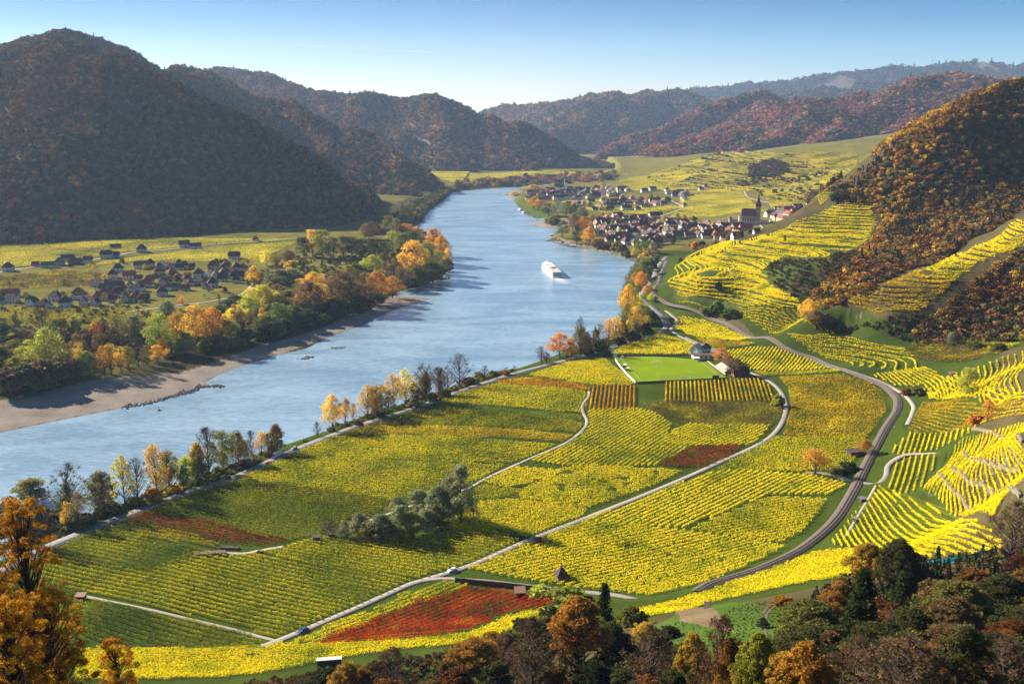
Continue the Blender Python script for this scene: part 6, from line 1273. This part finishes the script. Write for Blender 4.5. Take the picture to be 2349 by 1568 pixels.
rocks([(690,823),(716,820)], 40, .5, 1.5, 'dark rocks breaking the water off the left bank', 2); rocks([(760,800),(790,796)], 30, .5, 1.3, 'low rocks further up the left bank', 3)
rocks([(1262,550),(1300,562),(1400,578),(1440,590),(1462,600)], 500, .8, 2.0, 'stone revetment of the village shore', 4); rocks([(1424,690),(1438,640),(1452,612)], 200, .8, 2, 'stones along the road bank', 5); rocks([(1190,470),(1205,488),(1235,500)], 220, 1, 2.4, 'dark stone revetment of the far quay', 6)
# vehicles
M_CAR = colmat('car_paint', .3, .5, .05); M_CARG = solid('car_glass', (0.02, 0.025, 0.03), .08); M_TYRE = solid('tyre', (0.015, 0.015, 0.015), .9)
def car_src():
    r = empty('car_source'); prof = [(-2.2,.35),(-2.25,.85),(-1.9,1.0),(-1.35,1.45),(.35,1.48),(1.05,1.0),(2.0,.85),(2.2,.55),(2.15,.3)]; n = len(prof); m = MB()
    m.poly([(x, -.88 if z < 1.05 else -.68, z) for x, z in prof]+[(x, .88 if z < 1.05 else .68, z) for x, z in prof], [tuple(range(n)), tuple(reversed(range(n, 2*n)))]+[((i+1) % n, i, n+i, n+(i+1) % n) for i in range(n)]); m.build('body', M_CAR, r)
    MB().poly([(.42,-.64,1.46),(1.06,-.74,1.06),(1.06,.74,1.06),(.42,.64,1.46)], [(0,1,2,3)]).build('windscreen', M_CARG, r); r.children[-1].location = (.03, 0, .03)
    MB().poly([(-1.42,-.62,1.44),(-1.86,-.72,1.06),(-1.86,.72,1.06),(-1.42,.62,1.44)], [(3,2,1,0)]).build('rear_window', M_CARG, r); r.children[-1].location = (-.03, 0, .03)
    for s in (-1, 1): MB().poly([(-1.3,s*.72,1.40),(.3,s*.72,1.42),(.85,s*.82,1.08),(-1.6,s*.82,1.06)], [(0,1,2,3)]).build('side_window', M_CARG, r)
    for x in (-1.35, 1.35):
        for s in (-1, 1): MB().tube([(x, s*.72, .33), (x, s*.92, .33)], .33, 12).build('wheel', M_TYRE, r)
    for s in (-1, 1): MB().box((2.17, s*.62, .66), (.08, .34, .16)).build('headlight', M_WHITE, r)
    return reg(r)
CAR = car_src(); CARC = {'black': (.015,.015,.018), 'white': (.75,.75,.76), 'silver': (.45,.46,.48), 'blue': (.04,.07,.16), 'red': (.30,.03,.02), 'dark': (.04,.04,.05)}
def car(u, v, du, dv, colr, label, off=1.6):
    a = hit(u, v); b = hit(u+du, v+dv); an = math.atan2(b[1]-a[1], b[0]-a[0]); x = a[0]; y = a[1]
    best = None
    for line, hw in ROADS:
        dd = np.hypot(line[:, 0]-x, line[:, 1]-y); k = dd.argmin()
        if best is None or dd[k] < best[0]: best = (dd[k], line, k)
    z = Hs(x, y)+.26
    if best[0] < 9:
        line, k = best[1], best[2]; t = line[min(k+1, len(line)-1)]-line[max(k-1, 0)]; t = t/np.hypot(*t)
        if t[0]*math.cos(an)+t[1]*math.sin(an) < 0: t = -t
        an = math.atan2(t[1], t[0]); x = line[k][0]+t[1]*off; y = line[k][1]-t[0]*off; z = Hs(line[k][0], line[k][1])+.27
    c = copy_tree(CAR, (x, y, z), an, 1.0); c.name = 'car'; [setattr(q, 'color', (*CARC[colr], 1)) for q in c.children]; tag(c, label, 'car', 'cars on the roads')
car(904, 1164, -1, 0, 'dark', 'x') if False else None
for a in [(520,1097,-10,4,'black','dark car on the shaded road below the riverside trees'),(610,1062,10,-4,'red','dark red car on the shaded road left of the camper van'),(683,1031,-10,4,'silver','silver car coming behind the camper van on the riverside road'),(828,978,-10,4,'black','dark car on the road beside the golden trees'),
    (1010,918,10,-4,'black','black car on the riverside road beside the leafless trees'),(1393,805,-10,4,'dark','dark car on the road near the football net'),(1472,688,0,10,'black','black car at the road bend, nearer of the pair'),(1473,681,0,10,'dark','dark car at the road bend, further of the pair'),
    (1505,634,-2,-10,'black','black car on the lit straight road by the railway, nearest the bend'),(1508,630,2,-10,'white','white car on the straight road by the railway'),(1508,622,2,-10,'dark','dark car on the straight road, third from the bend'),(1509,616,2,-10,'silver','silver car on the straight road, furthest towards the village'),(1496,655,2,-10,'black','black car leaving the tree-shaded bend')]:
    car(*a)
car(1030, 1314, -10, 5, 'white', 'white estate car parked at the lane crossroads', .3); car(683, 1443, -10, 4, 'blue', 'dark blue car parked on the farm lane at the bottom left', -.6)
def camper(u, v):
    a = hit(u, v); line = ROADS[0][0]; k = np.hypot(line[:, 0]-a[0], line[:, 1]-a[1]).argmin(); t = line[k-1]-line[k+1]; t /= np.hypot(*t); x, y = line[k]; x += t[1]*1.6; y -= t[0]*1.6
    r = empty('camper_van', (x, y, Hs(*line[k])+.27), math.atan2(t[1], t[0])); tag(r, 'white camper van with alcove cab on the riverside road', 'camper van')
    MB().box((-.8, 0, 1.75), (4.6, 2.2, 2.4)).build('living_box', M_WHITE, r); MB().box((1.9, 0, 2.55), (1.6, 2.1, .8), 0, .9).build('alcove', M_WHITE, r)
    MB().poly([(1.5,-.95,.5),(3.4,-.9,.5),(3.4,.9,.5),(1.5,.95,.5),(1.5,-.95,2.1),(2.3,-.85,2.1),(2.3,.85,2.1),(1.5,.95,2.1),(3.3,-.85,1.2),(3.3,.85,1.2)], [(3,2,1,0),(0,1,8,5,4),(7,6,9,2,3),(1,2,9,8),(4,5,6,7)]).build('cab', M_WHITE, r)
    MB().poly([(2.35,-.8,2.05),(3.32,-.8,1.25),(3.32,.8,1.25),(2.35,.8,2.05)], [(0,1,2,3)]).build('windscreen', M_CARG, r); r.children[-1].location = (.03, 0, .03)
    for s in (-1, 1):
        MB().box((-.6, s*1.11, 2.0), (1.1, .06, .6)).build('side_window', M_CARG, r)
        for xx in (-2.2, 2.5): MB().tube([(xx, s*.8, .36), (xx, s*1.05, .36)], .36, 12).build('wheel', M_TYRE, r)
camper(645, 1047)
# cyclists on the farm lane
M_SKIN = solid('skin', (.45,.28,.2), .6); M_CLO = solid('dark_clothes', (.03,.03,.05), .9)
def cyclist(u, v, label):
    a = hit(u, v); line = ROADS[1][0]; k = np.hypot(line[:, 0]-a[0], line[:, 1]-a[1]).argmin(); t = line[k+1]-line[k]; t /= np.hypot(*t); an = math.atan2(t[1], t[0]); x, y = line[k]; z = Hs(x, y)+.2
    b = empty('bicycle', (x, y, z), an); tag(b, 'dark bicycle ridden '+label.split(' riding ')[1], 'bicycle', 'bicycles on the lane')
    for s in (-.52, .52): MB().tube([(s+.33*math.cos(q*.5236), 0, .34+.33*math.sin(q*.5236)) for q in range(13)], .025, 4, False).build('wheel', M_TYRE, b)
    MB().tube([(-.52,0,.34),(-.1,0,.85),(.42,0,.85),(.52,0,.34)], .03, 5).tube([(-.1,0,.85),(0,0,.34),(.42,0,.85)], .03, 5).tube([(.38,-.25,1.0),(.38,.25,1.0)], .02, 4).build('frame', M_METAL, b)
    me = bpy.data.meshes.new('person'); V_ = [(-.12,0,.98),(.02,0,1.3),(.14,0,1.48),(.18,0,1.62),(.22,0,1.74),(-.1,-.1,.95),(.18,-.12,.72),(.02,-.12,.36),(-.1,.1,.95),(.28,.12,.78),(.1,.12,.46),(.12,-.2,1.44),(.3,-.24,1.2),(.42,-.22,1.03),(.12,.2,1.44),(.3,.24,1.2),(.42,.22,1.03),(.14,-.12,.32),(.22,.12,.42)]
    E = [(0,1),(1,2),(2,3),(3,4),(0,5),(5,6),(6,7),(0,8),(8,9),(9,10),(2,11),(11,12),(12,13),(2,14),(14,15),(15,16),(7,17),(10,18)]; me.from_pydata(V_, E, []); p = bpy.data.objects.new('person', me); C.objects.link(p)
    sm = p.modifiers.new('s', 'SKIN'); R = [.15,.16,.15,.06,.11,.1,.07,.045,.1,.07,.045,.07,.045,.035,.07,.045,.035,.04,.04]
    for i, q in enumerate(R): me.skin_vertices[0].data[i].radius = (q, q)
    me.skin_vertices[0].data[0].use_root = True; p.modifiers.new('d', 'SUBSURF').levels = 1; me.materials.append(M_CLO); p.location = (x, y, z); p.rotation_euler = (0, 0, an); tag(p, label, 'person', 'cyclists on the lane')
cyclist(1738, 1021, 'person in dark clothes riding ahead on the farm lane'); cyclist(1745, 1016, 'person in dark clothes riding behind on the farm lane')
# road signs by the river
for u, v, l in ((688,1018,'round white road sign on the river verge'),(697,1020,'small dark road sign next to the round one')):
    a = hit(u, v); r = empty('road_sign', (a[0], a[1], Hs(*a))); MB().tube([(0,0,0),(0,0,2.6)], .05, 6).build('post', M_METAL, r); MB().tube([(0,-.03,2.7),(0,.03,2.7)], .45, 14).build('plate', M_WHITE if 'white' in l else M_DARK, r); tag(r, l, 'sign', 'signs on the river verge')
# ---- football ground ----
PT = [(1408,819),(1604,816),(1668,869),(1462,879)]; PW = hits(PT); zp = 8.7
nt = NT('pitch_turf'); f = pnoise(nt, .06, 3); f2 = pnoise(nt, 1.5, 3); c = mixc(nt, mth(nt, 'ADD', mth(nt, 'MULTIPLY', mth(nt, 'SUBTRACT', f, .25), 1.3), mth(nt, 'MULTIPLY', f2, .3)), (0.115,0.17,0.006), (0.19,0.25,0.010)); p_ = nt.n('BsdfPrincipled', Roughness=.95); p_.inputs['Specular IOR Level'].default_value = 0; nt.l(c, p_.inputs['Base Color']); nt.l(p_.outputs[0], nt.out.inputs[0])
m = MB(); m.poly([(*p, zp) for p in PW]+[(*p, zp-1.6) for p in PW], [(3,2,1,0),(0,1,5,4),(1,2,6,5),(2,3,7,6),(3,0,4,7)]); o = m.build('football_pitch', nt.m); tag(o, 'bright green mown football pitch', kind='structure')
PWn = np.array(PW)
def pp(s, t):   # pitch coordinates
    a = PWn[0]*(1-s)+PWn[1]*s; b = PWn[3]*(1-s)+PWn[2]*s; return a*(1-t)+b*t
lm = MB()
for (s0, t0, s1, t1) in ((.06,.07,.94,.07),(.06,.93,.94,.93),(.06,.07,.06,.93),(.94,.07,.94,.93)):
    a, b = pp(s0, t0), pp(s1, t1); d = (b-a); L = np.hypot(*d); n_ = np.array([-d[1], d[0]])/L*.08; lm.poly([(*(a+n_), zp+.02), (*(b+n_), zp+.02), (*(b-n_), zp+.02), (*(a-n_), zp+.02)], [(0,1,2,3)])
tag(lm.build('pitch_marking', M_PAINT), 'white touch lines on the football pitch', kind='structure')
def goal(s, t, w, rz, label):
    x, y = pp(s, t); r = empty('goal', (x, y, zp), rz); MB().tube([(-w/2,0,0),(-w/2,0,2.44),(w/2,0,2.44),(w/2,0,0)], .09, 6).build('goal_frame', M_WHITE, r)
    n = MB()
    for i in range(9): xx = -w/2+w*i/8; n.tube([(xx,0,2.44),(xx,1.0,2.3),(xx,2.0,0)], .02, 3, False)
    for zz, yy in ((1.0, 1.55), (1.8, 1.2), (.1, 1.95)): n.tube([(-w/2,yy,zz),(w/2,yy,zz)], .02, 3, False)
    n.build('net', M_WHITE, r); tag(r, label, 'goal', 'football goals')
goal(.42, .30, 7.3, 0, 'white goal standing alone on the upper half of the pitch'); goal(.55, .93, 7.3, 3.14, 'white goal at the lower edge of the pitch'); goal(.08, .10, 4, 1.5, 'small goal in the upper left corner of the pitch'); goal(.95, .12, 6, -1.3, 'goal at the upper right of the pitch by the clubhouse')
M_NET = NT('ball_net'); d = M_NET.n('BsdfDiffuse'); d.inputs[0].default_value = (.15,.3,.25,1); t_ = M_NET.n('BsdfTransparent'); x_ = M_NET.n('MixShader'); x_.inputs[0].default_value = .15; M_NET.l(t_.outputs[0], x_.inputs[1]); M_NET.l(d.outputs[0], x_.inputs[2]); M_NET.l(x_.outputs[0], M_NET.out.inputs[0]); M_NET = M_NET.m
def ballfence(p0, p1, h, n, label):
    a = np.array(p0); b = np.array(p1); r = empty('ball_fence', (*a, zp)); d = b-a
    for i in range(n+1): q = d*i/n; MB().tube([(q[0],q[1],-.5),(q[0],q[1],h)], .07, 5).build('post', M_METAL, r)
    MB().poly([(0,0,.1),(d[0],d[1],.1),(d[0],d[1],h),(0,0,h)], [(0,1,2,3)]).build('net', M_NET, r); tag(r, label, 'fence', 'fences around the pitch')
ballfence(pp(-.02, -.05), pp(-.01, .2), 8, 4, 'tall green ball net at the upper left corner of the pitch'); ballfence(pp(.93, -.12), pp(.99, .12), 7, 4, 'tall ball net beside the clubhouse'); ballfence(pp(.25, 1.0), pp(.93, 1.0), 5, 8, 'row of thin net posts along the lower edge of the pitch')
r = empty('perimeter_wall', (*pp(-.02, .15), zp)); m = MB(); prev = None
for i in range(9):
    q = pp(-.02-.015*math.sin(i/8*3), .15+.85*i/8)-pp(-.02, .15)
    if prev is not None: d = q-prev; L = np.hypot(*d); m.box((*(prev+q)/2, .5), (L-.05, .2, 1.7), math.atan2(d[1], d[0]))
    prev = q
m.build('panel', M_WHITE, r); tag(r, 'long white board wall along the left side of the pitch', 'wall')
a, b = pp(0, 1.015), pp(1, 1.015); d = b-a; L = np.hypot(*d); o = MB().box((L/2, 0, .3), (L, .25, 1.6)).build('board_fence', solid('green_board', (.03,.06,.03), .8)); o.location = (*a, zp); o.rotation_euler = (0, 0, math.atan2(d[1], d[0])); tag(o, 'dark green board fence along the lower side of the pitch', 'fence')
a, b = pp(.02, -.02), pp(.92, -.02); d = b-a; L = np.hypot(*d); o = MB().box((L/2, 0, .3), (L, .25, 1.4)).build('board_fence', M_WOOD); o.location = (*a, zp); o.rotation_euler = (0, 0, math.atan2(d[1], d[0])); tag(o, 'dark board fence along the upper side of the pitch', 'fence')
for t, l in ((.42, 'upper pale dugout on the left touchline'), (.55, 'lower pale dugout on the left touchline')):
    x, y = pp(.02, t); r = empty('dugout', (x, y, zp), 1.0); MB().box((0, 0, 2.0), (4, 1.8, .15)).build('roof', M_WHITE, r); MB().box((0, .8, 1), (4, .1, 2)).build('back_panel', M_METAL, r); MB().box((0, .4, .45), (3.6, .5, .1)).build('bench', M_WOOD, r); tag(r, l, 'dugout', 'dugouts of the pitch')
def building(u, v, L, W, He, Hr, hip, rz, roof, wall, label, cat='building', name='building', wood=False, win=True, z=None):
    a = hit(u, v); r = empty(name, (a[0], a[1], Hs(*a) if z is None else z), rz); house_mesh(L, W, He, Hr, hip, r, False, win, .4)
    for c_ in r.children:
        n = c_.name.split('.')[0]
        if n == 'roof': c_.color = (*ROOFC[roof], 1)
        if n == 'wall': c_.color = (*WALLC[wall], 1)
    tag(r, label, cat); return r
building(1597, 812, 9, 8, 4, 5, 0, .9, 'pale', 'white', 'gabled clubhouse wing with shining metal roof', name='clubhouse'); building(1618, 809, 7, 6.5, 5, 3.6, .9, .4, 'slate', 'white', 'small square clubhouse tower with grey pyramid roof', name='clubhouse')
q = hit(1612, 821); r = empty('clubhouse', (*q, 8.7), .05); MB().box((0,0,1.6), (17,7,3.2)).build('wall', M_WHITE, r); MB().box((0,0,3.4), (18.5,8.5,.35)).build('roof', M_WOOD, r); [MB().box((-6+i*4,-3.55,1.7), (2.2,.1,1.5)).build('window', M_GLASS, r) for i in range(4)]; MB().box((-7.5,-7,2.6), (6,5,.12)).build('awning', M_WHITE, r); tag(r, 'flat-roofed white clubhouse hall beside the pitch', 'building')
q = hit(1638, 822); r = empty('kiosk', (*q, 8.7), 0); MB().box((0,0,1.2), (4,3,2.4)).build('wall', M_WOOD, r); MB().box((0,0,2.5), (5,4,.2)).build('roof', M_METAL, r); tag(r, 'little dark kiosk right of the clubhouse', 'kiosk')
# bleachers
q0 = pp(1.02, .25); q1 = pp(1.03, .85); d = q1-q0; L = np.hypot(*d); an = math.atan2(d[1], d[0]); r = empty('bleachers', (*q0, zp), an); M_CONC = solid('pale_concrete', (.36,.31,.26), .9, .5, .1)
for i in range(5): MB().box((L*.62, 1+i*1.3, .25+i*.35), (L*.5, 1.3, .5+i*.7)).build('step', M_CONC, r)
MB().box((L*.5, .2, .2), (L, .8, .9)).build('front_wall', M_CONC, r); sr = MB()
for i in range(9): sr.box((L*.3+i*L*.055, 8.6, 4.2), (.35, 4, .12))
sr.build('canopy', M_METAL, r); [MB().tube([(L*.3+i*L*.15, 9.5, 0), (L*.3+i*L*.15, 9.5, 4.2)], .08, 5).build('post', M_METAL, r) for i in range(4)]; tag(r, 'white stepped bleachers with slatted canopy beside the pitch', 'bleachers')
building(1698, 862, 12, 7.5, 2.6, 4.6, 0, .1, 'dark', 'brick', 'black-roofed barn beside the lane at the pitch corner', 'barn', 'barn'); q = pp(.86, 1.03); r = empty('scoreboard', (*q, zp)); MB().box((0,0,2), (5,.5,3)).build('panel', M_DARK, r); MB().tube([(-2,0,-.5),(-2,0,.6)], .12, 5).tube([(2,0,-.5),(2,0,.6)], .12, 5).build('post', M_METAL, r); tag(r, 'square black scoreboard at the lower edge of the pitch', 'scoreboard')
# huts
def hut(u, v, L, W, H1_, H2_, rz, roofm, label, tall=0):
    a = hit(u, v); r = empty('hut', (*a, Hs(*a)), rz); w = MB(); x, y = L/2, W/2
    w.poly([(-x,-y,-.5),(x,-y,-.5),(x,y,-.5),(-x,y,-.5),(-x,-y,H1_),(x,-y,H1_),(x,y,H2_),(-x,y,H2_)], [(0,1,5,4),(1,2,6,5),(2,3,7,6),(3,0,4,7),(4,5,6,7)]); w.build('wall', M_WOOD, r)
    k = (H2_-H1_)/W; MB().poly([(-x-.3,-y-.3,H1_-.3*k+.05),(x+.3,-y-.3,H1_-.3*k+.05),(x+.3,y+.3,H2_+.3*k+.05),(-x-.3,y+.3,H2_+.3*k+.05),(-x-.3,-y-.3,H1_-.3*k+.2),(x+.3,-y-.3,H1_-.3*k+.2),(x+.3,y+.3,H2_+.3*k+.2),(-x-.3,y+.3,H2_+.3*k+.2)], [(3,2,1,0),(4,5,6,7),(0,1,5,4),(1,2,6,5),(2,3,7,6),(3,0,4,7)]).build('roof', roofm, r)
    MB().box((0, -y-.03, .9), (.9, .08, 1.8)).build('door', M_DARK, r); tag(r, label, 'hut', 'small huts among the vineyards')
M_TIN = solid('tin_roof', (.45,.42,.38), .4, 1., .15); M_RUST = solid('rusty_tin', (.22,.11,.07), .8, 1., .3)
hut(756, 1532, 8.0, 3.2, 4.0, 3.2, .15, M_TIN, 'dark plank shed with shining corrugated roof at the bottom edge'); hut(186, 1374, 3.6, 2.6, 1.8, 2.3, 0, M_RUST, 'tiny shed with rusty red roof at the end of the thin track'); hut(726, 1240, 3.4, 2.6, 2.2, 2.6, .2, M_WOOD, 'dark wooden box hut left of the bare bush')
hut(760, 1232, 3.0, 2.6, 2.0, 2.4, .2, M_WOOD, 'dark wooden hut under the bare bush'); hut(1234, 1247, 3.2, 2.6, 2.0, 2.6, .3, M_WOOD, 'dark hut standing in the vines beside the farm lane'); hut(1960, 1042, 9, 5, 2.2, 2.8, .3, M_WOOD, 'low dark shed beside the railway and the orange tree')
hut(1978, 1150, 3, 2.4, 1.8, 2.2, .3, M_METAL, 'small dark cabinet hut right of the railway'); hut(1982, 1078, 2.0, 1.6, 1.2, 1.6, .3, M_WOOD, 'tiny signal hut below the level crossing') if False else None
hut(2185, 862, 4, 3, 2.2, 2.8, .2, M_RUST, 'small hut among the slanting vineyard rows'); hut(1960, 645, 5, 4, 2.6, 3.2, .2, M_RUST, 'little hut at the scrub edge of the great terraces'); hut(1193, 1366, 4.2, 3.4, 2.2, 3.2, .1, M_RUST, 'stone-coloured hut with tiled lean-to roof at the crimson vineyard')
building(1288, 1328, 4.6, 4.6, 2.6, 3.4, 1.0, .3, 'dark', 'stone', 'square stone vineyard hut with steep pyramid roof', 'hut', 'stone_hut', win=False)
# walls
def wall_run(pts, h, t, mat, label, name='stone_wall', cat='wall', grp='dry stone walls'):
    L = smooth_line(hits(pts), 3.0); o_ = L[0]; m = MB()
    for a, b in zip(L, L[1:]):
        d = b-a; z = min(Hs(*a), Hs(*b)); m.box(((a[0]+b[0])/2-o_[0], (a[1]+b[1])/2-o_[1], z+h/2-.4), (np.hypot(*d)+.25, t, h+.4), math.atan2(d[1], d[0]))
    r = m.build(name, mat); r.location = (o_[0], o_[1], 0); tag(r, label, cat, grp)
wall_run([(1045,1334),(1100,1340),(1180,1348),(1260,1358),(1330,1368)], 2.4, .7, solid('dark_stone', (.07,.055,.035), .95, 1., .4), 'dark overgrown stone wall above the crimson vineyard')
wall_run([(1572,776),(1610,792),(1650,808),(1665,815)], 1.8, .6, M_STONE, 'pale stone wall along the lane above the clubhouse'); wall_run([(1735,776),(1800,798),(1870,824),(1908,838)], 1.0, .6, M_CONC, 'pale platform edge wall beside the railway')
wall_run([(2150,1085),(2180,1120),(2210,1150),(2235,1172)], 2.0, .8, M_STONE, 'stone terrace wall stepping down the right slope'); wall_run([(2180,1075),(2220,1100),(2270,1125),(2340,1140)], 2.0, .8, M_STONE, 'long stone terrace wall near the right edge'); wall_run([(2210,1040),(2260,1060),(2340,1080)], 2.0, .8, M_STONE, 'upper stone terrace wall near the right edge')
wall_run([(1804,528),(1830,516),(1850,510),(1840,520),(1812,532)], 1.2, 3.0, M_STONE, 'bare pale stone bank on the great terraces'); wall_run([(2230,985),(2290,1000),(2345,1015)], 1.8, .8, M_STONE, 'highest stone wall on the right edge terraces')
# woodpiles
M_LOG = solid('cut_logs', (.16,.115,.075), .9, 2., .5)
def pile(u, v, L, W, H, rz, label):
    a = hit(u, v); r_ = random.Random(int(u)); m = MB(); z = Hs(*a)
    for i in range(int(L/.55)):
        for j in range(int(H/.5)):
            x = (i-L/.55/2)*.55+r_.uniform(-.1, .1); m.tube([(x, -W/2+r_.uniform(-.2, .2), .25+j*.48), (x, W/2+r_.uniform(-.2, .2), .25+j*.48)], r_.uniform(.2, .3), 6)
    o = m.build('woodpile', M_LOG); o.location = (*a, z); o.rotation_euler = (0, 0, rz); tag(o, label, 'woodpile', 'woodpiles')
pile(485, 1272, 14, 3, 1.6, .15, 'long dark woodpile at the gravel turnout'); pile(528, 1258, 9, 2.2, 1.0, -.1, 'lower brushwood pile behind the long one'); pile(598, 1266, 3, 2, 1.1, 0, 'small dark pile by the white path'); pile(1622, 1394, 5, 2.0, 1.6, 1.4, 'stacked logs above the near grassy slope'); pile(1963, 1194, 3.5, 2.5, 2.0, .8, 'stack of pale crates and logs beside the railway')
# utility poles on the near slope
for u, v, H, l in ((1866,1420,9,'tall thin utility pole standing left of the orange trees'),(1917,1400,9,'tall thin utility pole standing among the orange trees')):
    a = hit(u, v); r = empty('utility_pole', (*a, Hs(*a))); MB().tube([(0,0,0),(0,0,H)], .11, 6).build('pole', M_WOOD, r); MB().box((0,0,H*.93), (1.4,.1,.1)).build('crossarm', M_WOOD, r); tag(r, l, 'pole', 'utility poles')
a = hit(1876, 1412); r = empty('trellis_frame', (*a, Hs(*a))); MB().box((-1.5,0,2.2), (.25,.25,4.4)).box((1.5,0,2.2), (.25,.25,4.4)).build('post', M_WOOD, r); MB().box((0,0,4.4), (5,.2,.2)).box((0,.8,4.2), (4,.15,.15)).build('beam', M_WOOD, r); tag(r, 'dark timber frame under the utility poles', 'timber frame')
# blue nets
M_BLUE = NT('blue_net'); d = M_BLUE.n('BsdfDiffuse'); f = pnoise(M_BLUE, 1.2, 4); M_BLUE.l(mixc(M_BLUE, f, (.0,.10,.18), (.02,.40,.55)), d.inputs[0]); M_BLUE.l(d.outputs[0], M_BLUE.out.inputs[0]); M_BLUE = M_BLUE.m
L = smooth_line(hits([(2110,1302),(2160,1294),(2220,1284),(2285,1268)]), 2.0); vs = []; r_ = random.Random(4); o_ = L[0]; zo = Hs(*o_)
for p in L:
    z = Hs(*p)
    for k in range(4): vs.append((p[0]-o_[0]+r_.uniform(-.25, .25), p[1]-o_[1]-k*.12+r_.uniform(-.15, .15), z-zo+.2+k*.62+r_.uniform(-.12, .12)))
r = empty('bird_net', (*o_, zo)); mesh_np('netting', np.array(vs), grid_faces(len(L), 4), 4, M_BLUE, parent=r)
for i in range(0, len(L), 3): p = L[i]; MB().tube([(p[0]-o_[0], p[1]-o_[1]+.1, Hs(*p)-zo), (p[0]-o_[0], p[1]-o_[1]+.1, Hs(*p)-zo+2.6)], .05, 5).build('post', M_WOOD, r)
tag(r, 'turquoise bird net strung below the sunlit vineyard at the right', 'net')
# railway signals
for u, v, l in ((2052,985,'white railway marker post outside the bend'),(2066,905,'white railway marker post at the top of the bend'),(1988,1160,'small railway cabinet post below the crossing')):
    a = hit(u, v); r = empty('railway_marker', (*a, Hs(*a))); MB().tube([(0,0,0),(0,0,2.0)], .1, 6).build('post', M_METAL, r); MB().box((0,0,2.0), (.6,.1,.7)).build('plate', M_WHITE, r); tag(r, l, 'marker post', 'railway marker posts')
# hilltop masts
for u, v, vt, w, l in ((2137,156,128,3,'tall thin radio mast on the blue plateau'),(2220,151,140,3,'shorter radio mast on the plateau to the right')):
    x, y, z = aty(u, v, 9600); _, _, zt = aty(u, vt, 9600); r = empty('radio_mast', (x, y, z-20)); MB().tube([(0,0,0),(0,0,zt-z+20)], [w, w*.6], 6).build('shaft', M_METAL, r); MB().tube([(0,0,(zt-z)*.6),(0,0,(zt-z)*.75)], w*1.6, 8).build('antenna', M_METAL, r); tag(r, l, 'mast', 'radio masts')
# twin tracks on the near slope
M_TRK = solid('bare_earth', (.10,.075,.045), .95, 1., .3)
for dx in (-6, 6):
    line = smooth_line(hits([(1755+dx,1480),(1750+dx,1440),(1752+dx,1415),(1765+dx,1395),(1790+dx,1380)]), 1.0); l_, n_, o2, z_ = ribbon_np(line, .6, .12); v_ = np.stack([l_[:, None, 0]+n_[:, None, 0]*np.array([-.35,.35]), l_[:, None, 1]+n_[:, None, 1]*np.array([-.35,.35]), np.repeat(z_[:, None], 2, 1)], -1)
    tag(mesh_np('wheel_track', v_.reshape(-1, 3), grid_faces(len(l_), 2)[::-1].copy(), 4, M_TRK), 'dark wheel rut on the near grassy slope', kind='structure')
M_CRAG = solid('dark_crag', (.045,.036,.03), .95, .2, .5)
for u, v, h_ in ((1925,448,10),(1962,418,12),(1985,396,16),(2008,372,15),(2030,350,12),(2052,332,10),(1995,385,12)):
    p_ = hit(u, v+4)
    if p_ is None or p_[1] > 1600: continue
    r_ = random.Random(u); m = MB()
    for k in range(4):
        bx, by = r_.uniform(-4, 4), r_.uniform(-4, 4); hh = h_*r_.uniform(.5, 1); pts = [(bx+r_.uniform(-1, 1), by+r_.uniform(-1, 1), -4+(hh+4)*q/3) for q in range(4)]; m.tube(pts, [4.5*r_.uniform(.7, 1.1), 3.6, 2.4*r_.uniform(.7, 1.1), .8], 6)
    o = m.build('rock_crag', M_CRAG); o.location = (p_[0], p_[1], Hs(*p_)); want(o, 'jagged dark rock crag', 'on the skyline of the right hill', 'rock', 'crags on the right hill')
# contrail
CT = NT('contrail'); _t1 = CT.n('BsdfTranslucent'); _t1.inputs[0].default_value = (.68,.68,.68,1); CT.l(_t1.outputs[0], CT.out.inputs[0]); CT = CT.m
a = np.array(aty(680, 104, 30000)); b = np.array(aty(860, 112, 30000)); c_ = np.array(aty(1010, 122, 30000)); o = MB().tube([a-a, (b-a)*.5, b-a, c_-a], [5, 13, 8, 2], 6).build('contrail', CT); o.location = tuple(a); tag(o, 'thin white contrail in the sky above the valley', 'contrail', kind='stuff')
# ---------------- haze ----------------
_hm = bpy.data.materials.new('haze_air'); _hm.use_nodes = True; _t = _hm.node_tree; _t.nodes.clear()
_o = _t.nodes.new('ShaderNodeOutputMaterial'); _v = _t.nodes.new('ShaderNodeVolumePrincipled')
_v.inputs['Color'].default_value = (0.50, 0.70, 1.0, 1); _v.inputs['Density'].default_value = 0.000031; _v.inputs['Anisotropy'].default_value = 0.2
_t.links.new(_v.outputs[0], _o.inputs['Volume'])
hz = MB().box((0, 6500, 545), (22000, 14600, 1120)).build('haze', _hm); tag(hz, 'pale blue valley haze thickening with distance', kind='stuff')
build_ground()
write_labels()
# the source trees and houses only served for copying
for k in list(SRC):
    for r, _, _ in SRC[k]:
        for c in list(KIDS[r]): bpy.data.objects.remove(c)
        bpy.data.objects.remove(r)

for r, _ in HSRC+HSM+[(CAR, 0)]:
    for c in KIDS[r]:
        for g in KIDS.get(c, []): bpy.data.objects.remove(g)
        bpy.data.objects.remove(c)
    bpy.data.objects.remove(r)
